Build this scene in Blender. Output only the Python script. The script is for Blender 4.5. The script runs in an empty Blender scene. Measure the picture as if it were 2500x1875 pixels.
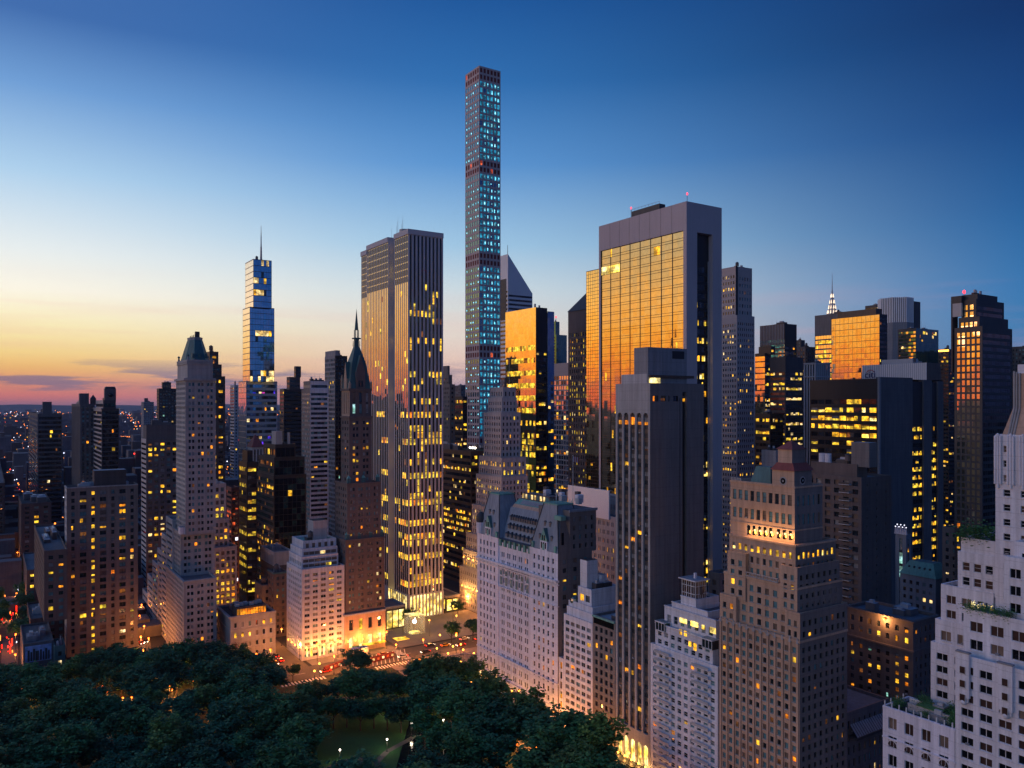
import bpy, math, random
from math import radians, sin, cos, tan, pi, sqrt
import numpy as np
SC = bpy.context.scene
COL = SC.collection
RND = random.Random(7)

# ------------------------------------------------------------------ camera
CAMH, FPX, HZ, CX = 120.0, 1944.0, 985.0, 1250.0
YAW = radians(33.36)
SA, CA = sin(YAW), cos(YAW)
cam = bpy.data.cameras.new("camera")
camo = bpy.data.objects.new("camera", cam)
COL.objects.link(camo)
camo.location = (0, 0, CAMH)
camo.rotation_euler = (radians(90), 0, -YAW)
cam.lens = 28.0
cam.sensor_width = 36.0
cam.shift_y = 47.5 / 2500.0
cam.clip_start = 1.0
cam.clip_end = 60000.0
SC.camera = camo
SC.view_settings.view_transform = 'Standard'
SC.view_settings.look = 'None'
SC.view_settings.exposure = 0.0
SC.view_settings.gamma = 1.0
try:
    SC.cycles.use_denoising = True
    SC.cycles.max_bounces = 5
    SC.cycles.diffuse_bounces = 2
    SC.cycles.glossy_bounces = 3
    SC.cycles.transmission_bounces = 3
    SC.cycles.volume_bounces = 0
    SC.cycles.sample_clamp_indirect = 3.0
    SC.cycles.use_light_tree = True
except Exception:
    pass

def lin(c):
    return tuple((x / 255.0 / 12.92) if x / 255.0 <= 0.04045 else ((x / 255.0 + 0.055) / 1.055) ** 2.4 for x in c)

class N:
    """small helper round a node tree"""
    def __init__(s, tree):
        s.t = tree
    def new(s, typ, **kw):
        n = s.t.nodes.new(typ)
        for k, v in kw.items():
            setattr(n, k, v)
        return n
    def put(s, sock, v):
        if isinstance(v, bpy.types.NodeSocket):
            s.t.links.new(v, sock)
        else:
            sock.default_value = v
    def math(s, op, a, b=0.0, c=None, clamp=False):
        n = s.new('ShaderNodeMath', operation=op)
        n.use_clamp = clamp
        s.put(n.inputs[0], a)
        s.put(n.inputs[1], b)
        if c is not None:
            s.put(n.inputs[2], c)
        return n.outputs[0]
    def mix(s, f, a, b, blend='MIX'):
        n = s.new('ShaderNodeMix', data_type='RGBA', blend_type=blend)
        s.put(n.inputs[0], f)
        s.put(n.inputs[6], a if not isinstance(a, tuple) else (*a[:3], 1))
        s.put(n.inputs[7], b if not isinstance(b, tuple) else (*b[:3], 1))
        return n.outputs[2]
    def ramp(s, f, stops, interp='LINEAR'):
        n = s.new('ShaderNodeValToRGB')
        cr = n.color_ramp
        cr.interpolation = interp
        while len(cr.elements) < len(stops):
            cr.elements.new(0.5)
        for e, (p, c) in zip(cr.elements, stops):
            e.position = p
        for e, (p, c) in zip(cr.elements, stops):
            e.color = (*c[:3], 1)
        s.put(n.inputs[0], f)
        return n.outputs[0]
    def maprange(s, v, a, b, c=0.0, d=1.0, smooth=False):
        n = s.new('ShaderNodeMapRange')
        if smooth:
            n.interpolation_type = 'SMOOTHSTEP'
        s.put(n.inputs[0], v)
        for i, x in enumerate((a, b, c, d)):
            n.inputs[i + 1].default_value = x
        return n.outputs[0]
    def noise(s, vec, scale, detail=3.0, rough=0.5):
        n = s.new('ShaderNodeTexNoise')
        s.put(n.inputs['Vector'], vec)
        n.inputs['Scale'].default_value = scale
        n.inputs['Detail'].default_value = detail
        n.inputs['Roughness'].default_value = rough
        return n.outputs[0]

# ------------------------------------------------------------------ sky
GLOW_AZ = -50.0          # heading of the dawn glow, degrees from +Y towards +X
world = bpy.data.worlds.new("World")
SC.world = world
world.use_nodes = True
wt = world.node_tree
for n_ in list(wt.nodes):
    wt.nodes.remove(n_)
w = N(wt)
tc = w.new('ShaderNodeTexCoord')
sep = w.new('ShaderNodeSeparateXYZ')
w.put(sep.inputs[0], tc.outputs['Generated'])
dx, dy, dz = sep.outputs
hl = w.math('SQRT', w.math('ADD', w.math('MULTIPLY', dx, dx), w.math('MULTIPLY', dy, dy)))
hl = w.math('MAXIMUM', hl, 1e-4)
gx, gy = sin(radians(GLOW_AZ)), cos(radians(GLOW_AZ))
dot = w.math('DIVIDE', w.math('ADD', w.math('MULTIPLY', dx, gx), w.math('MULTIPLY', dy, gy)), hl)
da = w.math('MULTIPLY', w.math('ARCCOSINE', w.math('MINIMUM', w.math('MAXIMUM', dot, -1.0), 1.0)), 180 / pi)
el = w.math('MULTIPLY', w.math('ARCSINE', dz), 180 / pi)
ef = w.math('DIVIDE', el, 60.0, clamp=True)
def sky_ramp(stops, k=1.0):
    return w.ramp(ef, [(e / 60.0, tuple(x * k for x in lin(c))) for e, c in stops])
rA = sky_ramp([(0, (255, 100, 14)), (1.5, (255, 132, 22)), (3.2, (255, 158, 40)), (5, (255, 180, 70)), (7, (250, 190, 108)), (9.5, (216, 180, 130)),
               (12, (190, 174, 148)), (18, (140, 160, 185)), (28, (105, 145, 200)), (60, (62, 108, 172))], 1.2)
rB = sky_ramp([(0, (165, 112, 130)), (.5, (236, 128, 114)), (1.3, (252, 160, 112)), (2.2, (255, 196, 108)), (3.4, (255, 224, 145)),
               (5, (255, 240, 188)), (7, (253, 246, 228)), (9.5, (230, 236, 236)), (14.2, (170, 204, 232)), (19, (108, 154, 208)),
               (23, (60, 104, 168)), (45, (44, 92, 160))], 1.08)
rC = sky_ramp([(0, (185, 155, 165)), (1.2, (200, 172, 182)), (2.5, (242, 204, 188)), (5.4, (230, 222, 212)), (8, (206, 220, 226)), (11.2, (158, 197, 226)),
               (16.7, (88, 146, 206)), (22, (44, 108, 174)), (27, (24, 84, 152)), (45, (24, 74, 142))], 1.05)
rD = sky_ramp([(0, (40, 112, 150)), (4, (22, 122, 182)), (7, (8, 112, 178)), (12, (0, 86, 152)), (17, (0, 62, 126)),
               (23, (0, 42, 98)), (45, (8, 44, 104))])
rE = sky_ramp([(0, (40, 58, 108)), (5, (36, 62, 122)), (15, (24, 56, 118)), (45, (22, 58, 122))])
c1 = w.mix(w.maprange(da, 20, 48, smooth=False), rA, rB)
c2 = w.mix(w.maprange(da, 48, 82, smooth=True), c1, rC)
c3 = w.mix(w.maprange(da, 76, 122, smooth=True), c2, rD)
c4 = w.mix(w.maprange(da, 116, 165, smooth=True), c3, rE)
# low cloud streaks near the horizon
mp = w.new('ShaderNodeCombineXYZ')
w.put(mp.inputs[0], w.math('MULTIPLY', da, 0.16))
w.put(mp.inputs[1], w.math('MULTIPLY', el, 1.9))
w.put(mp.inputs[2], 3.7)
cn = w.noise(mp.outputs[0], 1.0, 6.0, 0.55)
band = w.math('MULTIPLY', w.maprange(el, 0.3, 1.1, smooth=True), w.maprange(el, 3.4, 1.5, smooth=True))
cm = w.math('MULTIPLY', w.maprange(cn, 0.47, 0.60, smooth=True), band)
cm = w.math('MULTIPLY', cm, w.maprange(da, 108, 85, 0.0, 0.8))
cloudcol = w.mix(w.maprange(da, 20, 60), lin((205, 120, 90)), lin((118, 122, 158)))
c5 = w.mix(cm, c4, cloudcol)
# second, higher, much fainter pink streaks
mp2 = w.new('ShaderNodeCombineXYZ')
w.put(mp2.inputs[0], w.math('MULTIPLY', da, 0.07))
w.put(mp2.inputs[1], w.math('MULTIPLY', el, 0.9))
cn2 = w.noise(mp2.outputs[0], 1.0, 5.0, 0.5)
cm2 = w.math('MULTIPLY', w.maprange(cn2, 0.5, 0.7), w.math('MULTIPLY', w.maprange(el, 1.5, 3.5), w.maprange(el, 9, 5, 0, 0.18)))
c6 = w.mix(cm2, c5, lin((235, 165, 165)))
# a few dark dashes of cloud and small puffs low at the left
c7 = w.mix(w.maprange(el, 0.0, -0.6, 0, 1, True), c6, lin((40, 42, 72)))
nish = w.new('ShaderNodeTexSky', sky_type='NISHITA')
nish.sun_disc = False
nish.sun_elevation = radians(1.0)
nish.sun_rotation = radians(GLOW_AZ)
add = w.new('ShaderNodeMix', data_type='RGBA', blend_type='ADD')
add.inputs[0].default_value = 0.012
w.put(add.inputs[6], c7)
w.put(add.inputs[7], nish.outputs[0])
bg = w.new('ShaderNodeBackground')
bg.inputs[1].default_value = 1.0
w.put(bg.inputs[0], add.outputs[2])
wo = w.new('ShaderNodeOutputWorld')
wt.links.new(bg.outputs[0], wo.inputs[0])

# ------------------------------------------------------------------ broad soft sun lamp, added for the glow of a sun still below the rim
sun = bpy.data.lights.new("sun", 'SUN')
sun.energy = 0.24
sun.angle = radians(16)
sun.color = (1.0, 0.58, 0.46)
suno = bpy.data.objects.new("sun", sun)
COL.objects.link(suno)
SUN_AZ, SUN_EL = radians(-70), radians(9)
from mathutils import Vector
sd = Vector((sin(SUN_AZ) * cos(SUN_EL), cos(SUN_AZ) * cos(SUN_EL), sin(SUN_EL)))
suno.rotation_euler = sd.to_track_quat('Z', 'Y').to_euler()
suno.location = (-300, 100, 600)

# ------------------------------------------------------------------ picture <-> place
def tt(u): return (u - CX) / FPX
def P(u, D):
    t = tt(u)
    return (D * (SA + t * CA), D * (CA - t * SA))
def dX(u, X): return X / (SA + tt(u) * CA)
def dY(u, Y): return Y / (CA - tt(u) * SA)
def zat(v, D): return CAMH - (v - HZ) * D / FPX
def G(u, v, z=0.0):
    D = (CAMH - z) * FPX / (v - HZ)
    return P(u, D)
def proj(x, y, z):
    D = x * SA + y * CA
    if D < 1: D = 1
    return CX + FPX * (x * CA - y * SA) / D, HZ + FPX * (CAMH - z) / D, D

# ------------------------------------------------------------------ materials
MATS = {}
def _pos(n): return n.new('ShaderNodeNewGeometry').outputs['Position']
def wall(name, rgb, rough=0.85, var=0.18, streak=0.17, metallic=0.0, fine=0.06, joint=0):
    m = bpy.data.materials.new(name)
    m.use_nodes = True
    t = m.node_tree
    b = t.nodes['Principled BSDF']
    n = N(t)
    p = _pos(n)
    a = n.maprange(n.noise(p, 0.045, 4, 0.6), 0.3, 0.7, 1 - var, 1 + var)
    mp = n.new('ShaderNodeMapping')
    mp.inputs['Scale'].default_value = (0.9, 0.9, 0.05)
    n.put(mp.inputs[0], p)
    s_ = n.maprange(n.noise(mp.outputs[0], 1.0, 3, 0.6), 0.3, 0.7, 1 - streak, 1 + streak)
    f_ = n.maprange(n.noise(p, 2.2, 3, 0.7), 0.3, 0.7, 1 - fine, 1 + fine)
    k = n.math('MULTIPLY', n.math('MULTIPLY', a, s_), f_)
    if joint:
        sz_ = n.new('ShaderNodeSeparateXYZ'); n.put(sz_.inputs[0], p)
        fr_ = n.math('FRACT', n.math('DIVIDE', sz_.outputs[2], joint))
        k = n.math('MULTIPLY', k, n.maprange(fr_, .0, .07, 1 - .22, 1.0))
        fx_ = n.math('FRACT', n.math('DIVIDE', n.math('ADD', sz_.outputs[0], sz_.outputs[1]), joint * 1.35))
        k = n.math('MULTIPLY', k, n.maprange(fx_, .0, .04, 1 - .13, 1.0))
    v = n.new('ShaderNodeVectorMath', operation='SCALE')
    v.inputs[0].default_value = rgb
    n.put(v.inputs['Scale'], k)
    n.put(b.inputs['Base Color'], v.outputs[0])
    b.inputs['Roughness'].default_value = rough
    b.inputs['Metallic'].default_value = metallic
    MATS[name] = m
    return m
def glass(name, rgb, rough=0.06, metallic=0.0, ior=1.9, bump=0.05, bs=0.35):
    m = bpy.data.materials.new(name)
    m.use_nodes = True
    t = m.node_tree
    b = t.nodes['Principled BSDF']
    n = N(t)
    p = _pos(n)
    k = n.maprange(n.noise(p, 0.5, 2), 0.35, 0.65, 0.92 if metallic > .5 else 0.75, 1.05 if metallic > .5 else 1.25)
    v = n.new('ShaderNodeVectorMath', operation='SCALE')
    v.inputs[0].default_value = rgb
    n.put(v.inputs['Scale'], k)
    n.put(b.inputs['Base Color'], v.outputs[0])
    b.inputs['Roughness'].default_value = rough
    b.inputs['Metallic'].default_value = metallic
    b.inputs['IOR'].default_value = ior
    bp = n.new('ShaderNodeBump')
    bp.inputs['Strength'].default_value = bump
    bp.inputs['Distance'].default_value = 0.5
    n.put(bp.inputs['Height'], n.noise(p, bs, 2))
    if metallic > .5:      # every pane sits a hair out of line
        fl = n.new('ShaderNodeVectorMath', operation='FLOOR'); dv = n.new('ShaderNodeVectorMath', operation='DIVIDE')
        n.put(dv.inputs[0], p); dv.inputs[1].default_value = (2.7, 2.7, 4.05); n.put(fl.inputs[0], dv.outputs[0])
        wn = n.new('ShaderNodeTexWhiteNoise'); n.put(wn.inputs['Vector'], fl.outputs[0])
        sb = n.new('ShaderNodeVectorMath', operation='SUBTRACT'); n.put(sb.inputs[0], wn.outputs['Color']); sb.inputs[1].default_value = (.5, .5, .5)
        sc2 = n.new('ShaderNodeVectorMath', operation='SCALE'); n.put(sc2.inputs[0], sb.outputs[0]); sc2.inputs['Scale'].default_value = .022
        ad = n.new('ShaderNodeVectorMath', operation='ADD'); n.put(ad.inputs[0], n.new('ShaderNodeNewGeometry').outputs['Normal']); n.put(ad.inputs[1], sc2.outputs[0])
        nm_ = n.new('ShaderNodeVectorMath', operation='NORMALIZE'); n.put(nm_.inputs[0], ad.outputs[0])
        n.put(bp.inputs['Normal'], nm_.outputs[0])
    n.put(b.inputs['Normal'], bp.outputs[0])
    MATS[name] = m
    return m
def lit(name, c1, c2, lo, hi, scale=0.9):
    m = bpy.data.materials.new(name)
    m.use_nodes = True
    t = m.node_tree
    b = t.nodes['Principled BSDF']
    n = N(t)
    p = _pos(n)
    a = n.noise(p, scale, 3, 0.7)
    big = n.noise(p, 0.21, 1)
    col = n.mix(n.maprange(big, 0.35, 0.65), lin(c1), lin(c2))
    n.put(b.inputs['Emission Color'], col)
    s_ = n.math('MULTIPLY', n.maprange(a, 0.36, 0.64, lo, hi), n.maprange(n.noise(p, 0.33, 0), 0.35, 0.65, 0.35, 1.45))
    n.put(b.inputs['Emission Strength'], s_)
    b.inputs['Base Color'].default_value = (0.02, 0.02, 0.02, 1)
    b.inputs['Roughness'].default_value = 0.2
    try: m.cycles.emission_sampling = 'NONE'
    except Exception: pass
    MATS[name] = m
    return m
def emit(name, c, s, sample=False):
    m = bpy.data.materials.new(name)
    m.use_nodes = True
    b = m.node_tree.nodes['Principled BSDF']
    b.inputs['Base Color'].default_value = (*lin(c), 1)
    b.inputs['Emission Color'].default_value = (*lin(c), 1)
    b.inputs['Emission Strength'].default_value = s
    if not sample:
        try: m.cycles.emission_sampling = 'NONE'
        except Exception: pass
    MATS[name] = m
    return m

wall('white_brick', (0.68, 0.68, 0.75), joint=3.1)
wall('white_stone', (0.74, 0.73, 0.80), var=.08, joint=3.1)
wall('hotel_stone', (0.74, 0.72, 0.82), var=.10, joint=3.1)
wall('pale_stone', (0.47, 0.46, 0.48), var=.12, joint=3.1)
wall('lime_stone', (0.38, 0.37, 0.38), var=.14, joint=3.1)
wall('warm_brick', (0.54, 0.36, 0.26), var=.14, joint=3.1)
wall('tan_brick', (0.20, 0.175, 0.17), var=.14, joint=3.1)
wall('brown_brick', (0.14, 0.11, 0.105), var=.2, joint=3.1)
wall('red_brick', (0.22, 0.10, 0.08), var=.2)
wall('dark_brick', (0.10, 0.075, 0.075), var=.2, joint=3.1)
wall('sherry_brick', (0.165, 0.13, 0.125), var=.15, joint=3.1)
wall('grey_concrete', (0.27, 0.27, 0.30), var=.12, joint=3.1)
wall('dark_concrete', (0.13, 0.125, 0.14), var=.15, joint=3.1)
wall('travertine', (0.52, 0.46, 0.49), var=.05, streak=.04)
wall('marble_rib', (0.60, 0.58, 0.62), var=.05, streak=.03)
wall('black_metal', (0.022, 0.022, 0.026), rough=.45, var=.2)
wall('dark_metal', (0.05, 0.052, 0.06), rough=.5, var=.2)
wall('bronze_metal', (0.10, 0.065, 0.045), rough=.45, var=.15)
wall('alu', (0.42, 0.44, 0.48), rough=.4, var=.06, streak=.04)
wall('pink_concrete', (0.47, 0.40, 0.40), var=.05, streak=.03, joint=3.1)
wall('tower_concrete', (0.60, 0.48, 0.47), var=.05, streak=.03)
wall('silver', (0.86, 0.86, 0.90), rough=.5, var=.04, streak=.04)
wall('band_maroon', (0.12, 0.035, 0.035), var=.1)
wall('copper', (0.16, 0.38, 0.33), rough=.7, var=.2)
wall('copper_dark', (0.06, 0.15, 0.16), rough=.6, var=.25)
wall('slate', (0.24, 0.29, 0.36), rough=.6, var=.12)
wall('slate_dark', (0.045, 0.05, 0.065), rough=.6)
wall('red_tile', (0.26, 0.07, 0.06), rough=.8)
wall('roof_grey', (0.13, 0.13, 0.15), rough=.9, var=.3, fine=.2)
wall('roof_light', (0.30, 0.32, 0.36), rough=.9, var=.25)
wall('roof_blue', (0.07, 0.12, 0.20), rough=.8, var=.3)
wall('roof_dark', (0.04, 0.045, 0.055), rough=.9, var=.3)
wall('frame_white', (0.60, 0.60, 0.62))
wall('frame_dark', (0.05, 0.045, 0.05))
wall('billboard_white', (0.84, 0.82, 0.84), var=.03, streak=.03)
wall('asphalt', (0.10, 0.09, 0.085), rough=.8, var=.25, streak=0, fine=.15)
wall('paving', (0.22, 0.20, 0.19), rough=.85, var=.2, streak=0, fine=.15)
wall('paint_white', (0.75, 0.75, 0.72), var=.1)
wall('grass', (0.03, 0.14, 0.03), rough=1, var=.35, streak=0, fine=.3)
wall('soil', (0.03, 0.045, 0.03), rough=1, var=.4, streak=0, fine=.3)
wall('city_ground', (0.022, 0.024, 0.03), rough=1, var=.4, streak=0, fine=.3)
wall('path', (0.15, 0.13, 0.11), rough=.9)
wall('bark', (0.06, 0.045, 0.035), rough=1)
wall('leaf_a', (0.055, 0.185, 0.05), rough=.75, var=.45, streak=.1, fine=.45)
wall('leaf_b', (0.034, 0.145, 0.055), rough=.75, var=.45, streak=.1, fine=.45)
wall('leaf_d', (0.09, 0.185, 0.04), rough=.75, var=.4, streak=.1, fine=.4)
wall('leaf_c', (0.14, 0.24, 0.04), rough=.75, var=.4, streak=.1, fine=.4)
wall('far_block', (0.12, 0.115, 0.14), var=.5, fine=.1)
wall('car_dark', (0.03, 0.03, 0.035), rough=.3)
wall('car_yellow', (0.65, 0.33, 0.03), rough=.3)
wall('car_white', (0.6, 0.6, 0.6), rough=.3)
wall('car_red', (0.4, 0.03, 0.02), rough=.3)
wall('rubber', (0.02, 0.02, 0.02))
wall('tent_red', (0.16, 0.02, 0.02))
wall('flag_red', (0.45, 0.08, 0.10))
wall('green_awning', (0.03, 0.10, 0.06))
glass('glass', (0.020, 0.028, 0.036))
glass('glass_teal', (0.10, 0.23, 0.27), rough=.25, ior=1.7)
glass('glass_blind', (0.22, 0.24, 0.26), rough=.4, ior=1.5)
glass('glass_curtain', (0.16, 0.115, 0.09), rough=.5, ior=1.5)
glass('glass_black', (0.006, 0.007, 0.010), rough=.05, ior=1.6)
glass('glass_brown', (0.05, 0.025, 0.02), rough=.3, ior=1.5)
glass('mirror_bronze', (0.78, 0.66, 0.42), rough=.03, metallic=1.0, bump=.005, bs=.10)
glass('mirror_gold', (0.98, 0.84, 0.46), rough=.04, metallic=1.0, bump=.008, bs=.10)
glass('mirror_pale', (0.97, 0.93, 0.86), rough=.05, metallic=1.0, bump=.01, bs=.15)
glass('mirror_blue', (0.17, 0.30, 0.44), rough=.06, metallic=1.0, bump=.02, bs=.2)
glass('mirror_sky', (0.40, 0.58, 0.78), rough=.06, metallic=1.0, bump=.02, bs=.2)
glass('mirror_dark', (0.10, 0.10, 0.10), rough=.05, metallic=1.0, bump=.02, bs=.2)
glass('mirror_teal', (0.10, 0.26, 0.27), rough=.08, metallic=1.0, bump=.03, bs=.2)
glass('glass_park', (0.20, 0.42, 0.50), rough=.06, metallic=0.9, bump=.03, bs=.2)
glass('glass_net', (0.02, 0.14, 0.10), rough=.5, ior=1.5)
glass('maroon_void', (0.20, 0.035, 0.028), rough=.6, ior=1.3)
glass('water', (0.01, 0.013, 0.016), rough=.08, ior=1.33, bump=.1, bs=.6)
lit('lit_orange', (255, 128, 20), (255, 162, 36), 0.5, 1.7)
lit('lit_amber', (255, 172, 30), (255, 202, 58), 0.6, 2.0)
lit('lit_yellow', (255, 200, 45), (250, 215, 70), 0.3, 1.6)
lit('lit_pale', (255, 224, 160), (255, 205, 110), 0.5, 1.7)
lit('lit_dim', (190, 105, 35), (150, 95, 50), 0.15, 0.6)
lit('lit_red', (255, 80, 30), (240, 110, 60), 0.3, 1.1)
lit('lit_cool', (180, 225, 235), (150, 230, 200), 0.3, 1.1)
lit('lit_cyan', (110, 215, 245), (160, 240, 255), 0.5, 2.0, 1.4)
lit('lit_hot', (255, 205, 70), (255, 230, 150), 0.8, 2.6)
lit('lit_teal_dim', (20, 92, 128), (40, 130, 160), 0.8, 1.5, .5)  # teal glow painted into panes that would only mirror dark sky
lit('lit_green', (70, 220, 150), (90, 240, 190), 0.3, 1.2)
lit('lit_blue', (40, 60, 255), (120, 60, 255), .5, 1.4)
lit('lit_magenta', (255, 60, 200), (220, 70, 255), .5, 1.3)
emit('lamp_warm', (255, 160, 60), 7)
emit('lamp_white', (255, 240, 220), 6)
emit('lamp_orange', (255, 110, 30), 7)
emit('beacon_red', (255, 40, 50), 6)
emit('tail_red', (255, 30, 12), 5)
emit('head_white', (255, 235, 200), 7)
emit('spire_light', (255, 225, 190), 1.6)
emit('city_orange', (255, 135, 50), 4)
emit('city_white', (225, 230, 255), 3)
emit('city_red', (255, 50, 40), 4)
emit('strip_white', (240, 240, 255), 1.8)

# ------------------------------------------------------------------ meshes and objects
def link(o, parent=None):
    COL.objects.link(o)
    if parent is not None:
        o.parent = parent
    return o
def empty(name, loc, label=None, cat=None, group=None, kind=None, rz=0):
    o = bpy.data.objects.new(name, None)
    o.empty_display_size = 1
    o.location = loc
    o.rotation_euler = (0, 0, rz)
    tag(o, label, cat, group, kind)
    return link(o)
LONG = []
def tag(o, label=None, cat=None, group=None, kind=None):
    if label:
        if len(label.replace(',', ' ').split()) > 16: LONG.append(label)
        o['label'] = label
    if cat: o['category'] = cat
    if group: o['group'] = group
    if kind: o['kind'] = kind
    return o

class MB:
    def __init__(s):
        s.v, s.f, s.m, s.mats = [], [], [], []
    def mi(s, mat):
        if mat not in s.mats: s.mats.append(mat)
        return s.mats.index(mat)
    def poly(s, pts, mat):
        i = len(s.v)
        s.v.extend(pts)
        s.f.append(tuple(range(i, i + len(pts))))
        s.m.append(s.mi(mat))
    def box(s, x0, x1, y0, y1, z0, z1, mat, top=None):
        if x0 > x1: x0, x1 = x1, x0
        if y0 > y1: y0, y1 = y1, y0
        i = len(s.v)
        s.v.extend([(x0, y0, z0), (x1, y0, z0), (x1, y1, z0), (x0, y1, z0), (x0, y0, z1), (x1, y0, z1), (x1, y1, z1), (x0, y1, z1)])
        k = s.mi(mat)
        for q in ((0, 3, 2, 1), (0, 1, 5, 4), (1, 2, 6, 5), (2, 3, 7, 6), (3, 0, 4, 7)):
            s.f.append(tuple(i + a for a in q)); s.m.append(k)
        s.f.append((i + 4, i + 5, i + 6, i + 7)); s.m.append(s.mi(top or mat))
    def frust(s, cx, cy, z0, z1, a0, b0, a1, b1, mat, top=None, n=4, rot=0.0):
        """frustum; n=4 half sizes a (x) b (y); n>4 radii a0,a1"""
        i = len(s.v)
        for z, a, b in ((z0, a0, b0), (z1, a1, b1)):
            if n == 4 and rot == 0.0:
                s.v.extend([(cx - a, cy - b, z), (cx + a, cy - b, z), (cx + a, cy + b, z), (cx - a, cy + b, z)])
            else:
                for q in range(n):
                    th = rot + 2 * pi * q / n
                    s.v.append((cx + a * cos(th), cy + b * sin(th), z))
        k = s.mi(mat)
        for q in range(n):
            r = (q + 1) % n
            s.f.append((i + q, i + r, i + n + r, i + n + q)); s.m.append(k)
        s.f.append(tuple(i + n + q for q in range(n))); s.m.append(s.mi(top or mat))
        s.f.append(tuple(i + q for q in reversed(range(n)))); s.m.append(k)
    def tube(s, p, q, r0, r1, mat, n=6):
        p, q = Vector(p), Vector(q)
        d = (q - p)
        if d.length < 1e-6: return
        d.normalize()
        a = d.orthogonal().normalized()
        b = d.cross(a)
        i = len(s.v)
        for c, r in ((p, r0), (q, r1)):
            for k in range(n):
                th = 2 * pi * k / n
                s.v.append(tuple(c + a * (r * cos(th)) + b * (r * sin(th))))
        k0 = s.mi(mat)
        for k in range(n):
            j = (k + 1) % n
            s.f.append((i + k, i + j, i + n + j, i + n + k)); s.m.append(k0)
        s.f.append(tuple(i + n + k for k in range(n))); s.m.append(k0)
        s.f.append(tuple(i + k for k in reversed(range(n)))); s.m.append(k0)
    def ball(s, c, r, mat, nu=8, nv=5, sz=1.0):
        i = len(s.v)
        for a in range(nv + 1):
            ph = pi * a / nv
            for b in range(nu):
                th = 2 * pi * b / nu
                s.v.append((c[0] + r * sin(ph) * cos(th), c[1] + r * sin(ph) * sin(th), c[2] + r * sz * cos(ph)))
        k = s.mi(mat)
        for a in range(nv):
            for b in range(nu):
                b2 = (b + 1) % nu
                s.f.append((i + a * nu + b, i + (a + 1) * nu + b, i + (a + 1) * nu + b2, i + a * nu + b2)); s.m.append(k)
    def mesh(s, name, org=(0, 0, 0)):
        me = bpy.data.meshes.new(name)
        ox, oy, oz = org
        me.from_pydata([(x - ox, y - oy, z - oz) for x, y, z in s.v], [], s.f)
        for m in s.mats: me.materials.append(MATS[m])
        me.polygons.foreach_set('material_index', s.m)
        me.update()
        return me
    def build(s, name, parent=None, org=None, at=None):
        """vertices are world coordinates; org = the parent's place (or at for a free object)"""
        o0 = org if org is not None else (tuple(parent.location) if parent is not None else (at or (0, 0, 0)))
        if parent is not None and at is not None:
            me = s.mesh(name, at)
            o = bpy.data.objects.new(name, me)
            o.location = tuple(a - b for a, b in zip(at, o0))
        else:
            me = s.mesh(name, o0)
            o = bpy.data.objects.new(name, me)
            if parent is None: o.location = o0
        return link(o, parent)

# ------------------------------------------------------------------ facades
KA = (('lit_amber', 4), ('lit_orange', 3), ('lit_yellow', 2), ('lit_pale', 1.6), ('lit_dim', 4), ('lit_cool', .3))
KO = (('lit_yellow', 5), ('lit_amber', 5), ('lit_pale', 2), ('lit_dim', 2), ('lit_orange', 1))
DK = (('glass', 5), ('glass_teal', 2), ('glass_blind', 1), ('glass_curtain', 1))
DD = (('glass', 8), ('glass_black', 3), ('glass_teal', 1))
DO = (('glass', 1), ('glass_black', 3))
def pickw(r, lst):
    tot = sum(x[1] for x in lst)
    k = r.random() * tot
    for a, b in lst:
        k -= b
        if k <= 0: return a
    return lst[-1][0]
def st(mode='punched', **k):
    d = dict(mode=mode, bay=3.6, ww=.45, fh=3.4, wh=.5, p=.07, rowp=0.0, ph=.8, top=1.6, bot=.8, rec=.3, mx=.6, pair=0, dark=DK,
             kinds=KA, frame=None, sp='dark_metal', rib=0.0, mull=None, sill=0, pick=None, wall=None)
    d.update(k)
    return d
BLANK = st('blank')

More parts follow.
